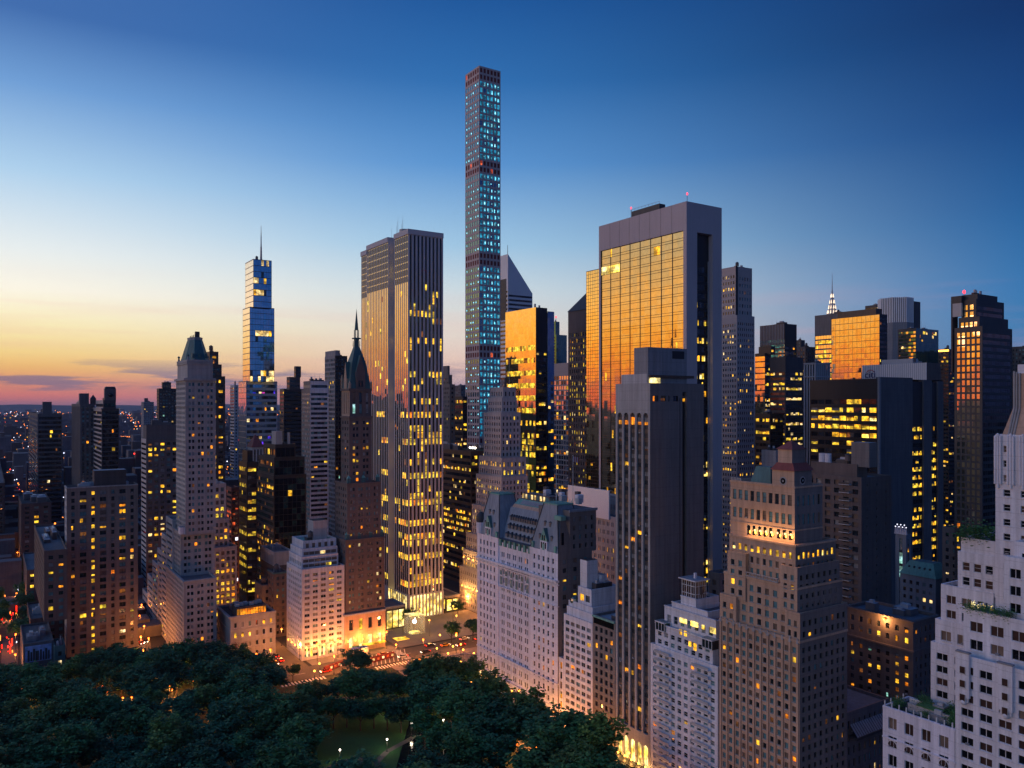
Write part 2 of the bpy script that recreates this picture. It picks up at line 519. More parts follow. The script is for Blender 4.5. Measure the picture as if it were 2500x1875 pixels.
class Building:
    def __init__(s, name, label, cat, x0, y0, group=None, wallmat='white_brick', seed=None):
        s.root = empty(name, (x0, y0, 0), label, cat, group)
        s.org = (x0, y0, 0)
        s.w = MB()
        s.r = MB()
        s.panes = []
        s.wm = wallmat
        s.rng = random.Random(hash_str(label) if seed is None else seed)
    def facade(s, face, x0, x1, y0, y1, z0, z1, S, frac=(0, 1)):
        rng = s.rng
        L = face == 'L'
        W = (y1 - y0) if L else (x1 - x0)
        wm = S['wall'] or s.wm
        def pt(a, z, d=0.0):
            return (x0 - d, y0 + a, z) if L else (x0 + a, y0 - d, z)
        def Q(a0, a1, b0, b1, d, m):
            if a1 - a0 < 1e-3 or b1 - b0 < 1e-3: return
            q = [pt(a0, b0, d), pt(a1, b0, d), pt(a1, b1, d), pt(a0, b1, d)]
            if L: q = [q[1], q[0], q[3], q[2]]
            s.w.poly(q, m)
        mode = S['mode']
        Hh = z1 - z0
        nr = int((Hh - S['top'] - S['bot']) / S['fh'] + 0.25)
        if mode == 'blank' or nr < 1 or W < 1.2:
            Q(0, W, z0, z1, 0, wm)
            return
        fh = (Hh - S['top'] - S['bot']) / nr
        nc = max(1, int((W - 2 * S['mx']) / S['bay'] + .5))
        bw = (W - 2 * S['mx']) / nc
        cols = []
        for i in range(nc):
            c = S['mx'] + (i + .5) * bw
            h = bw * S['ww'] / 2
            if S.get('alt'): h = min(h * S['alt'][i % len(S['alt'])], bw * .47)
            if S['pair']:
                g = S['pair'] / 2
                cols += [(c - h, c - g), (c + g, c + h)]
            else:
                cols.append((c - h, c + h))
        rows = []
        for j in range(nr):
            zb = z0 + S['bot'] + j * fh + fh * (1 - S['wh']) * .5
            rows.append((zb, zb + fh * S['wh']))
        rec = S['rec']
        rowlit = [rng.random() < S['rowp'] for _ in rows]
        reveal = wm
        def pane(i, j, c, r):
            if S['pick']:
                m = S['pick'](i, j, len(cols), nr, rng)
                if m is None: m = pickw(rng, S['dark'])
            else:
                p = S['ph'] if rowlit[j] else S['p']
                m = pickw(rng, S['kinds']) if rng.random() < p else pickw(rng, S['dark'])
            s.panes.append((L, x0, y0, c[0], c[1], r[0], r[1], -rec, m, S['frame']))
        if mode == 'punched':
            zp = z0
            for j, (r0, r1) in enumerate(rows):
                Q(0, W, zp, r0, 0, wm)
                ap = 0.0
                for i, (a0, a1) in enumerate(cols):
                    Q(ap, a0, r0, r1, 0, wm)
                    s.w.poly([pt(a0, r0), pt(a0, r0, -rec), pt(a0, r1, -rec), pt(a0, r1)], reveal)
                    s.w.poly([pt(a1, r0), pt(a1, r0, -rec), pt(a1, r1, -rec), pt(a1, r1)], reveal)
                    s.w.poly([pt(a0, r0), pt(a1, r0), pt(a1, r0, -rec), pt(a0, r0, -rec)], reveal)
                    s.w.poly([pt(a0, r1), pt(a1, r1), pt(a1, r1, -rec), pt(a0, r1, -rec)], reveal)
                    pane(i, j, (a0, a1), (r0, r1))
                    if S['sill']:
                        b = [pt(a0 - .15, r0 - .22, 0.0), pt(a1 + .15, r0 - .02, .18)]
                        s.w.box(b[0][0] + (.02 if L else 0), b[1][0], b[0][1] + (0 if L else .02), b[1][1], r0 - .22, r0 - .02, S['sill'])
                    ap = a1
                Q(ap, W, r0, r1, 0, wm)
                zp = r1
            Q(0, W, zp, z1, 0, wm)
        elif mode == 'vertical':
            zb, zt = rows[0][0] - .3, rows[-1][1] + .3
            Q(0, W, z0, zb, 0, wm); Q(0, W, zt, z1, 0, wm)
            ap = 0.0
            for i, (a0, a1) in enumerate(cols):
                Q(ap, a0, zb, zt, 0, wm)
                s.w.poly([pt(a0, zb), pt(a0, zb, -rec), pt(a0, zt, -rec), pt(a0, zt)], reveal)
                s.w.poly([pt(a1, zb), pt(a1, zb, -rec), pt(a1, zt, -rec), pt(a1, zt)], reveal)
                s.w.poly([pt(a0, zb), pt(a1, zb), pt(a1, zb, -rec), pt(a0, zb, -rec)], reveal)
                s.w.poly([pt(a0, zt), pt(a1, zt), pt(a1, zt, -rec), pt(a0, zt, -rec)], reveal)
                zp = zb
                for j, r in enumerate(rows):
                    Q(a0, a1, zp, r[0], -rec, S['sp'])
                    pane(i, j, (a0, a1), r)
                    zp = r[1]
                Q(a0, a1, zp, zt, -rec, S['sp'])
                if S['rib'] and i + 1 < len(cols):
                    m0, m1 = a1, cols[i + 1][0]
                    b0, b1 = pt(m0 + (m1 - m0) * .1, 0, -.03), pt(m1 - (m1 - m0) * .1, 0, S['rib'])
                    s.w.box(b0[0], b1[0], b0[1], b1[1], zb, zt, wm)
                ap = a1
            Q(ap, W, zb, zt, 0, wm)
        elif mode == 'horizontal':
            ca, cb = cols[0][0], cols[-1][1]
            zp = z0
            ml = S['mull'] or S['sp']
            for j, (r0, r1) in enumerate(rows):
                Q(0, W, zp, r0, 0, wm)
                Q(0, ca, r0, r1, 0, wm); Q(cb, W, r0, r1, 0, wm)
                s.w.poly([pt(ca, r0), pt(ca, r0, -rec), pt(ca, r1, -rec), pt(ca, r1)], reveal)
                s.w.poly([pt(cb, r0), pt(cb, r0, -rec), pt(cb, r1, -rec), pt(cb, r1)], reveal)
                s.w.poly([pt(ca, r0), pt(cb, r0), pt(cb, r0, -rec), pt(ca, r0, -rec)], reveal)
                s.w.poly([pt(ca, r1), pt(cb, r1), pt(cb, r1, -rec), pt(ca, r1, -rec)], reveal)
                ap = ca
                for i, (a0, a1) in enumerate(cols):
                    Q(ap, a0, r0, r1, -rec, ml)
                    pane(i, j, (a0, a1), (r0, r1))
                    ap = a1
                zp = r1
            Q(0, W, zp, z1, 0, wm)
    def tier(s, x0, x1, y0, y1, z0, z1, SL, SR, roof='roof_grey', par=.9, corn=None, cm=None, pw=.45):
        s.facade('L', x0, x1, y0, y1, z0, z1, SL)
        s.facade('R', x0, x1, y0, y1, z0, z1, SR)
        wm = s.wm
        s.w.poly([(x1, y0, z0), (x1, y1, z0), (x1, y1, z1), (x1, y0, z1)], wm)
        s.w.poly([(x1, y1, z0), (x0, y1, z0), (x0, y1, z1), (x1, y1, z1)], wm)
        pz = z1 - par
        a, b, c, d = x0 + pw, x1 - pw, y0 + pw, y1 - pw
        if b - a < .5 or d - c < .5 or par <= 0:
            s.r.poly([(x0, y0, z1), (x1, y0, z1), (x1, y1, z1), (x0, y1, z1)], roof)
        else:
            s.r.poly([(a, c, pz), (b, c, pz), (b, d, pz), (a, d, pz)], roof)
            for q in ([(a, c), (b, c)], [(b, c), (b, d)], [(b, d), (a, d)], [(a, d), (a, c)]):
                s.w.poly([(*q[0], pz), (*q[1], pz), (*q[1], z1), (*q[0], z1)], wm)
            s.w.poly([(x0, y0, z1), (x1, y0, z1), (b, c, z1), (a, c, z1)], wm)
            s.w.poly([(x1, y0, z1), (x1, y1, z1), (b, d, z1), (b, c, z1)], wm)
            s.w.poly([(x1, y1, z1), (x0, y1, z1), (a, d, z1), (b, d, z1)], wm)
            s.w.poly([(x0, y1, z1), (x0, y0, z1), (a, c, z1), (a, d, z1)], wm)
        for off, prj, hh in (corn or ()):
            s.ring(x0, x1, y0, y1, z1 - off - hh, z1 - off, prj, cm or wm)
    def ring(s, x0, x1, y0, y1, z0, z1, prj, m):
        e = .06
        s.w.box(x0 - prj, x0 + e, y0 - prj, y1, z0, z1, m)
        s.w.box(x0 + e, x1, y0 - prj, y0 + e, z0, z1, m)
    def finish(s, cap=100, min_px=7.0):
        if s.w.f: s.w.build('wall', s.root, s.org)
        if s.r.f: s.r.build('roof', s.root, s.org)
        if not s.panes: return s
        sc_ = []
        for k, (L, x0, y0, a0, a1, r0, r1, d, m, fr) in enumerate(s.panes):
            if L: c0, c1 = (x0 - d, y0 + a0), (x0 - d, y0 + a1)
            else: c0, c1 = (x0 + a0, y0 - d), (x0 + a1, y0 - d)
            u0, v0, _ = proj(*c0, r0); u1, v1, _ = proj(*c1, r1)
            ar = abs(u1 - u0) * abs(v1 - v0)
            inf = -20 < u0 < 2520 and -20 < v1 < 1895
            sc_.append((ar if inf else ar * .01, k, c0, c1))
        sc_.sort(key=lambda x: -x[0])
        single = [x for x in sc_[:cap] if x[0] >= min_px]
        rest = sc_[len(single):]
        def geom(mb, k, c0, c1, big, fmb=None):
            L, x0, y0, a0, a1, r0, r1, d, m, fr = s.panes[k]
            q = [(*c0, r0), (*c1, r0), (*c1, r1), (*c0, r1)]
            if L: q = [q[1], q[0], q[3], q[2]]
            hk = (k * 7919 + 13) % 97
            islit = m.startswith('lit_') and (r1 - r0) < 3.2
            if islit and hk < 46:
                f_ = (.25, .45, .6, .35)[hk % 4]; zc = r1 - (r1 - r0) * f_
                a_, b_ = q[0], q[1]
                mb.poly([(a_[0], a_[1], r0), (b_[0], b_[1], r0), (b_[0], b_[1], zc), (a_[0], a_[1], zc)], m)
                mb.poly([(a_[0], a_[1], zc), (b_[0], b_[1], zc), (b_[0], b_[1], r1), (a_[0], a_[1], r1)], ('lit_dim', 'glass_curtain', 'glass_blind', 'lit_dim')[hk % 4])
            elif islit and 46 <= hk < 60:
                f_ = .5; a_, b_ = q[0], q[1]; mx_, my_ = a_[0] + (b_[0] - a_[0]) * f_, a_[1] + (b_[1] - a_[1]) * f_
                mb.poly([(a_[0], a_[1], r0), (mx_, my_, r0), (mx_, my_, r1), (a_[0], a_[1], r1)], m)
                mb.poly([(mx_, my_, r0), (b_[0], b_[1], r0), (b_[0], b_[1], r1), (mx_, my_, r1)], 'glass_curtain')
            else: mb.poly(q, m)
            if fr and big and 60 <= hk < 74 and not L or (fr and big and 74 <= hk < 84 and L):
                am = (a0 + a1) / 2; ww_ = min(.38, (a1 - a0) * .3)
                if L: mb.box(x0 - d - .38, x0 - d - .02, y0 + am - ww_, y0 + am + ww_, r0 + .02, r0 + .45, 'grey_concrete')
                else: mb.box(x0 + am - ww_, x0 + am + ww_, y0 - d - .38, y0 - d - .02, r0 + .02, r0 + .45, 'grey_concrete')
            if fr and big:
                def pt(a, z, dd): return (x0 - d - dd, y0 + a, z) if L else (x0 + a, y0 - d - dd, z)
                def bar(aa, ab, za, zb):
                    q = [pt(aa, za, .06), pt(ab, za, .06), pt(ab, zb, .06), pt(aa, zb, .06)]
                    if L: q = [q[1], q[0], q[3], q[2]]
                    (fmb or mb).poly(q, fr)
                wd = a1 - a0
                n = max(1, int(wd / 1.25 + .4))
                tk = .07
                for i in range(n + 1):
                    a = a0 + wd * i / n
                    bar(max(a0, a - tk), min(a1, a + tk), r0, r1)
                zm = (r0 + r1) / 2
                bar(a0, a1, r1 - .1, r1); bar(a0, a1, r0, r0 + .1)
                if n < 2: bar(a0, a1, zm - .05, zm + .05)
        for ar, k, c0, c1 in single:
            mb = MB()
            fmb = MB() if ar > 60 and s.panes[k][9] else None
            geom(mb, k, c0, c1, ar > 34, fmb)
            at = ((c0[0] + c1[0]) / 2, (c0[1] + c1[1]) / 2, s.panes[k][5])
            wo_ = mb.build('window', s.root, s.org, at)
            if fmb and fmb.f:
                fo = bpy.data.objects.new('frame', fmb.mesh('frame', at)); link(fo, wo_)
        if rest:
            mb = MB()
            for ar, k, c0, c1 in rest: geom(mb, k, c0, c1, ar > 60)
            o = mb.build('windows', s.root, s.org)
            o['kind'] = 'stuff'
        return s

def hash_str(t):
    h = 7
    for c in t: h = (h * 131 + ord(c)) % 1000003
    return h

AUTO = []
def tower(name, label, wallm, tiers, SL, SR, X=None, Y=None, D=None, cat='tower', base=0.0, roof='roof_grey', fin=True, group=None, seed=None, cap=100):
    """tiers from the bottom up: dict(c=near corner, l=left end, r=right end, v=top at the corner, dx=inset); all measured on the photograph"""
    t0 = tiers[0]
    if X is None:
        if D is None: D = dY(t0['c'], Y)
        X, _ = P(t0['c'], D)
    b = None
    z0 = base
    for t in tiers:
        x0 = X + t.get('dx', 0.0)
        Dc = dX(t['c'], x0)
        y0 = P(t['c'], Dc)[1]
        if isinstance(t['l'], tuple): y1 = y0 + t['l'][0]
        else: y1 = P(t['l'], dX(t['l'], x0))[1]
        if isinstance(t['r'], tuple): x1 = x0 + t['r'][0]
        else: x1 = P(t['r'], dY(t['r'], y0))[0]
        z1 = t['z'] if 'z' in t else zat(t['v'], Dc)
        if b is None:
            b = Building(name, label, cat, x0, y0, group, wallm, seed)
            b.tiers = []
        b.wm = t.get('wm', wallm)
        b.tier(x0, x1, y0, y1, z0, z1, t.get('SL', SL), t.get('SR', SR), t.get('roof', roof), t.get('par', .9), t.get('corn'), t.get('cm'))
        b.tiers.append((x0, x1, y0, y1, z0, z1))
        z0 = z1 - (t.get('par', .9) if t.get('par', .9) > 0 else 0)
    if fin: b.finish(cap)
    if fin and t0.get('par', .9) > 0 and tiers[-1].get('par', .9) > 0: AUTO.append(b)
    return b

def part_box(b, name, x0, x1, y0, y1, z0, z1, mat, top=None):
    mb = MB(); mb.box(x0, x1, y0, y1, z0, z1, mat, top)
    return mb.build(name, b.root, b.org, ((x0 + x1) / 2, (y0 + y1) / 2, z0))
def rooftop(b, n=3, mat='grey_concrete', hmax=4.0, ti=-1, mast=0):
    x0, x1, y0, y1, z0, z1 = b.tiers[ti]
    z = z1 - .9
    r = b.rng
    W, Dp = x1 - x0, y1 - y0
    for i in range(n):
        w_, d_ = W * r.uniform(.14, .34), Dp * r.uniform(.14, .34)
        cx = x0 + W * (.2 + .6 * (i + .5) / n); cy = y0 + Dp * r.uniform(.25, .75)
        h = r.uniform(1.5, hmax)
        mb = MB()
        mb.box(cx - w_ / 2, cx + w_ / 2, cy - d_ / 2, cy + d_ / 2, z, z + h, mat, 'roof_light')
        mb.box(cx - w_ / 4, cx + w_ / 6, cy - d_ / 4, cy + d_ / 5, z + h, z + h + .5 + r.random(), 'alu')
        mb.build('roof_plant', b.root, b.org, (cx, cy, z))
    b.done = True
    for i in range(mast):
        mb = MB()
        cx, cy = x0 + W * r.uniform(.2, .8), y0 + Dp * r.uniform(.2, .8)
        mb.tube((cx, cy, z), (cx, cy, z + r.uniform(5, 9)), .12, .05, 'alu')
        mb.build('antenna', b.root, b.org, (cx, cy, z))

# tier helper: heights may be read at the left end (vl) instead of the near corner
_tower = tower
def tower(name, label, wallm, tiers, SL, SR, **k):
    X = k.get('X')
    if X is None:
        c = tiers[0]['c']
        D = k['D'] if k.get('D') else dY(c, k['Y'])
        X = P(c, D)[0]
        k['X'] = X; k.pop('D', None); k.pop('Y', None)
    for t in tiers:
        if 'vl' in t: t['z'] = zat(t['vl'], dX(t['l'], X + t.get('dx', 0.0)))
    return _tower(name, label, wallm, tiers, SL, SR, **k)
def T(c, l, r, v=None, **k):
    d = dict(c=c, l=l, r=r); d.update(k)
    if v is not None: d['v'] = v
    return d
def office(**k):
    d = dict(mode='horizontal', bay=2.2, ww=.92, fh=3.8, wh=.5, rec=.12, p=.05, rowp=.3, ph=.8, kinds=KO, dark=DO, top=2, bot=1, mull='black_metal')
    d.update(k); return st(**d)

# ================================================================== LEFT: far towers over the low city
b = tower('apartment_tower', 'dark balcony tower with a square roof box, leftmost tall building on the horizon', 'dark_concrete',
    [T(92, 70, 152, 1010)], office(p=.01, rowp=0, wh=.6, fh=3.9, wall='dark_concrete'), office(p=.035, rowp=0, wh=.6, fh=3.9, wall='dark_concrete', kinds=KA), D=700, roof='roof_dark', cap=40)
x0, x1, y0, y1, z0, z1 = b.tiers[0]
part_box(b, 'roof_box', x0 + 4, x0 + 11, y0 + 3, y0 + 9, z1 - .9, z1 + 10.5, 'dark_concrete')
b = tower('apartment_tower', 'slim dark tower topped by a flat box and a pointed box, at the left', 'dark_concrete',
    [T(196, 175, 232, 986)], st('vertical', bay=3, ww=.5, p=.01, sp='dark_metal'), st('vertical', bay=3, ww=.5, p=.03, sp='dark_metal'), D=640, roof='roof_dark', cap=30)
x0, x1, y0, y1, z0, z1 = b.tiers[0]
part_box(b, 'roof_box', x0 - .2, x0 + 6.5, y0 + 2, y0 + 9, z1 - .9, z1 + 8.5, 'dark_concrete')
mb = MB(); cxx, cyy = x0 + 9.6, y0 + 4
mb.box(cxx - 2, cxx + 2, cyy - 2, cyy + 2, z1 - .9, z1 + 4, 'dark_brick'); mb.frust(cxx, cyy, z1 + 4, z1 + 7.5, 2.2, 2.2, .05, .05, 'slate_dark')
mb.build('pointed_box', b.root, b.org, (cxx, cyy, z1))
b = tower('apartment_tower', 'dark banded tower with a rounded arched crown, right of the slim twin boxed tower', 'dark_metal',
    [T(248, 223, 291, 996, corn=[(.2, .6, .5)], cm='alu'), T(252, 234, 283, 977, dx=1)], office(p=.01, rowp=0, wh=.62, fh=3.4, wall='alu'), office(p=.03, rowp=.03, ph=.2, wh=.72, fh=3.4, wall='dark_metal'), D=600, roof='roof_dark', cap=40)
x0, x1, y0, y1, z0, z1 = b.tiers[1]
cx_, cy_ = (x0 + x1) / 2 + .8, y0 + 4
mb = MB(); mb.box(cx_ - 3.8, cx_ + 3.8, cy_ - 3, cy_ + 3, z1 - .9, z1 + 8.5, 'dark_concrete')
mb.frust(cx_, cy_, z1 + 8.5, z1 + 10.3, 3.8, 3, 3, 2.4, 'slate_dark'); mb.ball((cx_, cy_ - 3, z1 + 4), 1.7, 'black_metal', 10, 6)
mb.build('arched_crown', b.root, b.org, (cx_, cy_, z1))
b = tower('apartment_tower', 'small pale far tower alone in the haze, before the horizon hills', 'grey_concrete', [T(351, 345, 376, 981)], st(fh=3.5, p=.02), st(fh=3.5, p=.04), D=1500, cap=20)
x0, x1, y0, y1, z0, z1 = b.tiers[0]
part_box(b, 'roof_box', x0 + 2, x0 + 8, y0 + 2, y0 + 8, z1 - .9, z1 + 7, 'dark_concrete')
b = tower('apartment_tower', 'dark blue slab tower with roof box rising just left of the mansard hotel tower', 'dark_metal', [T(388, 383, 440, 948), T(397, 395, 418, 933, dx=2)],
    st(fh=3.4, bay=3, p=.02), st(fh=3.4, bay=3, p=.04, ww=.6), D=900, roof='roof_dark', cap=40)
b = tower('office_building', 'grey office block with white striped side and yellow windows beside the mansard hotel tower', 'dark_concrete',
    [T(357, 345, 436, 1072, wm='dark_concrete'), T(357.5, 350, 436, 1038, dx=.4, SR=BLANK, SL=BLANK)], office(p=0, rowp=0, fh=3.2, wh=.45, wall='pale_stone'),
    st(bay=3.6, ww=.6, fh=3.45, wh=.55, p=.22, rowp=.35, ph=.7, kinds=KO), D=520, roof='roof_dark')
rooftop(b, 2, 'dark_concrete', 6)
# front slab apartment
def pk_slab(i, j, nc, nr, r):
    if i in (2,) and r.random() < .62: return 'lit_amber'
    return pickw(r, KA) if r.random() < (.2 if i in (1, 3, 5) else .10) else None
b = tower('apartment_building', 'wide brown slab apartment house with scattered yellow windows at the left, behind the park trees', 'tan_brick',
    [T(163, 158, 337, 1190, corn=[(.1, .25, .5)], cm='lime_stone')], st(bay=3, wall='pale_stone', p=.02), st(bay=4.1, ww=.56, alt=(.6, 1.15), fh=3.2, wh=.62, p=.2, rec=.5, pick=pk_slab, frame='frame_dark', mx=.5), D=376)
x0, x1, y0, y1, z0, z1 = b.tiers[0]
part_box(b, 'roof_house', x0 + 12, x0 + 26, y0 + 4, y0 + 12, z1 - .9, z1 + 7, 'dark_brick', 'roof_light')
rooftop(b, 6, 'alu', 2.0, mast=3)
b = tower('apartment_building', 'dark boxy building with few lights behind the low roofs at the far left', 'dark_brick', [T(52, 44, 126, 1230)], st(p=.02, fh=3.3), st(p=.05, fh=3.3, bay=5), D=560, roof='roof_dark')
rooftop(b, 3, 'dark_concrete', 5)
b = tower('apartment_building', 'brown brick apartment house with yellow windows, left of the wide slab', 'brown_brick',
    [T(66, 56, 165, 1392), T(108, 84, 165, 1345, dx=2)], st(p=.05, fh=3.2), st(p=.22, fh=3.2, bay=3.8), D=455)
rooftop(b, 3, 'dark_brick', 4)
b = tower('town_house', 'low dark town house with cluttered roof below the brown brick apartment house', 'dark_brick', [T(74, 66, 162, 1512)], st(p=.03, fh=3.2), st(p=.05, fh=3.2), D=385, roof='roof_grey')
rooftop(b, 5, 'alu', 3)
b = tower('town_house', 'low corner house with a blue and white mural on its side wall by the avenue', 'dark_concrete', [T(57, 50, 131, 1573)], BLANK, BLANK, D=345, roof='roof_grey')
rooftop(b, 3, 'grey_concrete', 3)
x0, x1, y0, y1, z0, z1 = b.tiers[0]
glass('mural_blue', (.30, .42, .75), rough=.8, ior=1.3, bump=0)
mb = MB(); mb.box(x0 + .6, x1 - .8, y0 - .12, y0 - .02, z1 - 8.2, z1 - 1.2, 'mural_blue')
for i, (a, hgt, wd) in enumerate(((.14, 5, .8), (.24, 4.2, .7), (.34, 5.4, .8), (.46, 4.4, 1.3), (.6, 4.8, .7), (.7, 3.8, .6), (.8, 5, .8), (.9, 4, .6))):
    xx = x0 + .6 + (x1 - x0 - 1.4) * a
    mb.box(xx - wd / 2, xx + wd / 2, y0 - .2, y0 - .125, z1 - 7.8, z1 - 8 + hgt, 'dark_metal')
mb.build('mural', b.root, b.org, (x0, y0, z1 - 8))
b = tower('town_house', 'small teal fronted house with a lit window between the mural house and the slab', 'copper_dark', [T(133, 128, 160, 1578)], BLANK, st(p=.25, fh=3.3, kinds=(('lit_pale', 1),)), D=347)
rooftop(b, 2, 'grey_concrete', 2.5)
b = tower('apartment_building', 'dark building cut by the left edge of the picture beside the avenue', 'dark_brick', [T(-20, -24, 12, 1180)], st(p=.03), st(p=.06, fh=3.4, bay=4), D=600)
rooftop(b, 2, 'dark_concrete', 4)

# ================================================================== mansard hotel tower
HOT = st(bay=4.2, ww=.62, pair=.5, fh=2.9, wh=.5, p=.06, kinds=(('lit_orange', 2), ('lit_amber', 1), ('lit_dim', 3)), dark=DK, rec=.25)
HOTL = st(bay=3.0, ww=.5, fh=2.3, wh=.55, p=.01, dark=DD, rec=.25)
xh = P(453, 372)[0]
b = tower('hotel_tower', 'tall slender stone hotel tower with steep green copper mansard roof, left of centre', 'lime_stone',
    [T(449, 405, 529, 1418, dx=-2.5, corn=[(.1, .5, .8)]), T(441, 418, 524, 1299, dx=-1.2, corn=[(.1, .4, .7)]),
     T(453, 430, 527, 922, dx=0, corn=[(.3, .9, 1.0), (13, .3, .5)]), T(458, 433.5, 520, 884, dx=.8, corn=[(.2, .4, .6)], par=0,
       SL=st('vertical', bay=2.6, ww=.45, fh=8, wh=.9, p=0, dark=DD), SR=st(bay=5, ww=.28, fh=9, wh=.7, p=.3))],
    HOTL, HOT, X=xh, cap=100, fin=False)
x0, x1, y0, y1, z0, z1 = b.tiers[3]
cx_, cy_ = (x0 + x1) / 2, (y0 + y1) / 2
a_, b_ = (x1 - x0) / 2, (y1 - y0) / 2
# the lower wings step down along the side street towards the left
steps = [(430, 441, 1216, 3.0), (419, 430, 1246, 5.5), (405, 419, 1268, 8.0), (394, 405, 1308, 9.0), (384, 394, 1345, 9.5), (372, 384, 1378, 10), (360, 372, 1412, 10.5), (348, 360, 1450, 11)]
for (ul, ur, vt, ww_) in steps[2:]:
    X_ = xh - 2.0 + .4 * RND.random()
    ya, yb = P(ur + 2, dX(ur + 2, X_))[1], P(ul, dX(ul, X_))[1]
    b.wm = 'pale_stone'
    zt_ = zat(vt, dX(ur, X_))
    b.tier(X_, X_ + ww_, ya, yb - .05, 0, zt_, st('horizontal', bay=2.4, ww=.8, fh=3.0, wh=.45, p=.10, dark=DD, rec=.3, mull='pale_stone'), st(p=.25, fh=3, kinds=(('lit_amber', 1),)))
b.finish()
rb = MB()
zr = zat(818, P and 380)
rb.frust(cx_, cy_, z1, z1 + 1.2, a_ + .3, b_ + .3, a_ + .3, b_ + .3, 'lime_stone')
n8 = []
def oct_pts(a, bq, z, ch=.3):
    return [(cx_ - a, cy_ - bq * ch * 1.6, z), (cx_ - a * ch * 1.6, cy_ - bq, z), (cx_ + a * ch * 1.6, cy_ - bq, z), (cx_ + a, cy_ - bq * ch * 1.6, z),
            (cx_ + a, cy_ + bq * ch * 1.6, z), (cx_ + a * ch * 1.6, cy_ + bq, z), (cx_ - a * ch * 1.6, cy_ + bq, z), (cx_ - a, cy_ + bq * ch * 1.6, z)]
o1, o2 = oct_pts(a_ * .95, b_ * .95, z1 + 1.2), oct_pts(a_ * .50, b_ * .50, z1 + 11.0)
for q in range(8):
    r_ = (q + 1) % 8
    rb.poly([o1[q], o1[r_], o2[r_], o2[q]], 'copper_dark')
    rb.tube(o1[q], o2[q], .13, .13, 'copper', 4)
rb.poly(o2, 'roof_dark')
o3 = oct_pts(a_ * .52, b_ * .52, z1 + 12.3)
for q in range(8):
    r_ = (q + 1) % 8
    rb.poly([o2[q], o2[r_], o3[r_], o3[q]], 'slate')
rb.poly(o3, 'roof_dark')
rb.build('mansard_roof', b.root, b.org, (cx_, cy_, z1))
for k_ in range(5):
    mb = MB(); xx = cx_ - a_ * .35 + a_ * .12 * k_
    mb.tube((xx, cy_, z1 + 12.2), (xx, cy_, z1 + 13.2 + .3 * k_), .22, .16, 'dark_brick'); mb.build('flue', b.root, b.org, (xx, cy_, z1 + 12.2))
mb = MB(); mb.box(cx_ + a_ * .02, cx_ + a_ * .36, cy_ - .8, cy_ + .8, z1 + 12.2, z1 + 15.4, 'dark_brick'); mb.build('chimney', b.root, b.org, (cx_, cy_, z1 + 12))
for sx, sy in ((-1, -1), (1, -1), (-1, 1)):
    mb = MB(); xx, yy = cx_ + sx * a_ * .92, cy_ + sy * b_ * .92
    mb.frust(xx, yy, z1 + .6, z1 + 2.6, .5, .5, .35, .35, 'lime_stone'); mb.ball((xx, yy, z1 + 3.2), .6, 'copper_dark', 8, 5); mb.build('finial', b.root, b.org, (xx, yy, z1))
for k_ in range(3):
    mb = MB(); xx = cx_ + a_ * (-.5 + .5 * k_); mb.box(xx - .55, xx + .55, cy_ - b_ * .93, cy_ - b_ * .7, z1 + 2.2, z1 + 4.2, 'copper_dark'); mb.build('dormer', b.root, b.org, (xx, cy_, z1 + 2))
rs = MB(); rs.box(x0 - 3, x0 + .2, y0 + 1, y0 + 6, b.tiers[1][5] - .5, b.tiers[1][5] + 2.8, 'white_stone', 'roof_light')
rs.build('roof_house', b.root, b.org, (x0, y0, b.tiers[1][5]))

# ================================================================== behind the hotel tower
b = tower('office_tower', 'dark stepped tower with paired yellow windows directly behind the mansard hotel tower', 'dark_metal',
    [T(512, 500, 550, 918), T(512, 500, 541.5, 889, dx=.3), T(512, 500, 533.5, 858, dx=.6)], st(p=.02), st(bay=3.2, ww=.6, fh=3.0, wh=.55, p=.12, rowp=.4, ph=.8, kinds=(('lit_amber', 2), ('lit_orange', 1))), D=478, roof='roof_dark', cap=60)
b = tower('apartment_building', 'stepped pale building glowing with yellow windows at the foot of the mansard hotel tower', 'pale_stone',
    [T(522, 508, 579, 1338), T(521, 508, 560, 1268, dx=.3), T(521, 508, 552, 1181, dx=.6)], st(p=.05), st(bay=2.8, ww=.6, fh=3.2, wh=.62, p=.3, rowp=.45, ph=.9, kinds=(('lit_amber', 3), ('lit_yellow', 2), ('lit_orange', 1)), frame='frame_dark'), D=430)
rooftop(b, 1, 'alu', 3)
b = tower('building_under_construction', 'open steel frame building with work lights behind the yellow windowed stepped building', 'red_brick',
    [T(565, 553, 584, 1190)], office(p=.1, rowp=.2, kinds=(('lit_red', 1),), fh=3), office(p=.12, rowp=.3, ph=.5, kinds=(('lit_red', 2), ('strip_white', 1)), fh=3.1, wh=.6), D=500, cap=30)
b = tower('office_building', 'black office block with bright yellow ribbon windows, left of the green glass block', 'black_metal',
    [T(602.5, 584, 628, 1128), T(604, 592, 617, 1100, dx=1.5, SL=BLANK, SR=BLANK)], office(bay=1.7, ww=.6, fh=4.3, wh=.5, rowp=.5, ph=.9, kinds=(('lit_yellow', 3), ('lit_amber', 1))), office(bay=2.2, ww=.94, fh=4.3, wh=.5, rowp=.5, ph=.95, kinds=(('lit_yellow', 3), ('lit_amber', 1))), D=440, roof='roof_dark')
b = tower('church_tower', 'pale tower with a red pointed roof, below the blue glass skyscraper', 'pale_stone', [T(617, 604, 643, 1092, par=0)],
    st('vertical', bay=2.2, ww=.5, fh=5, wh=.8, p=0, dark=DD), st('vertical', bay=2.2, ww=.5, fh=5, wh=.8, p=0, dark=DD), D=650, cap=10)
x0, x1, y0, y1, z0, z1 = b.tiers[0]
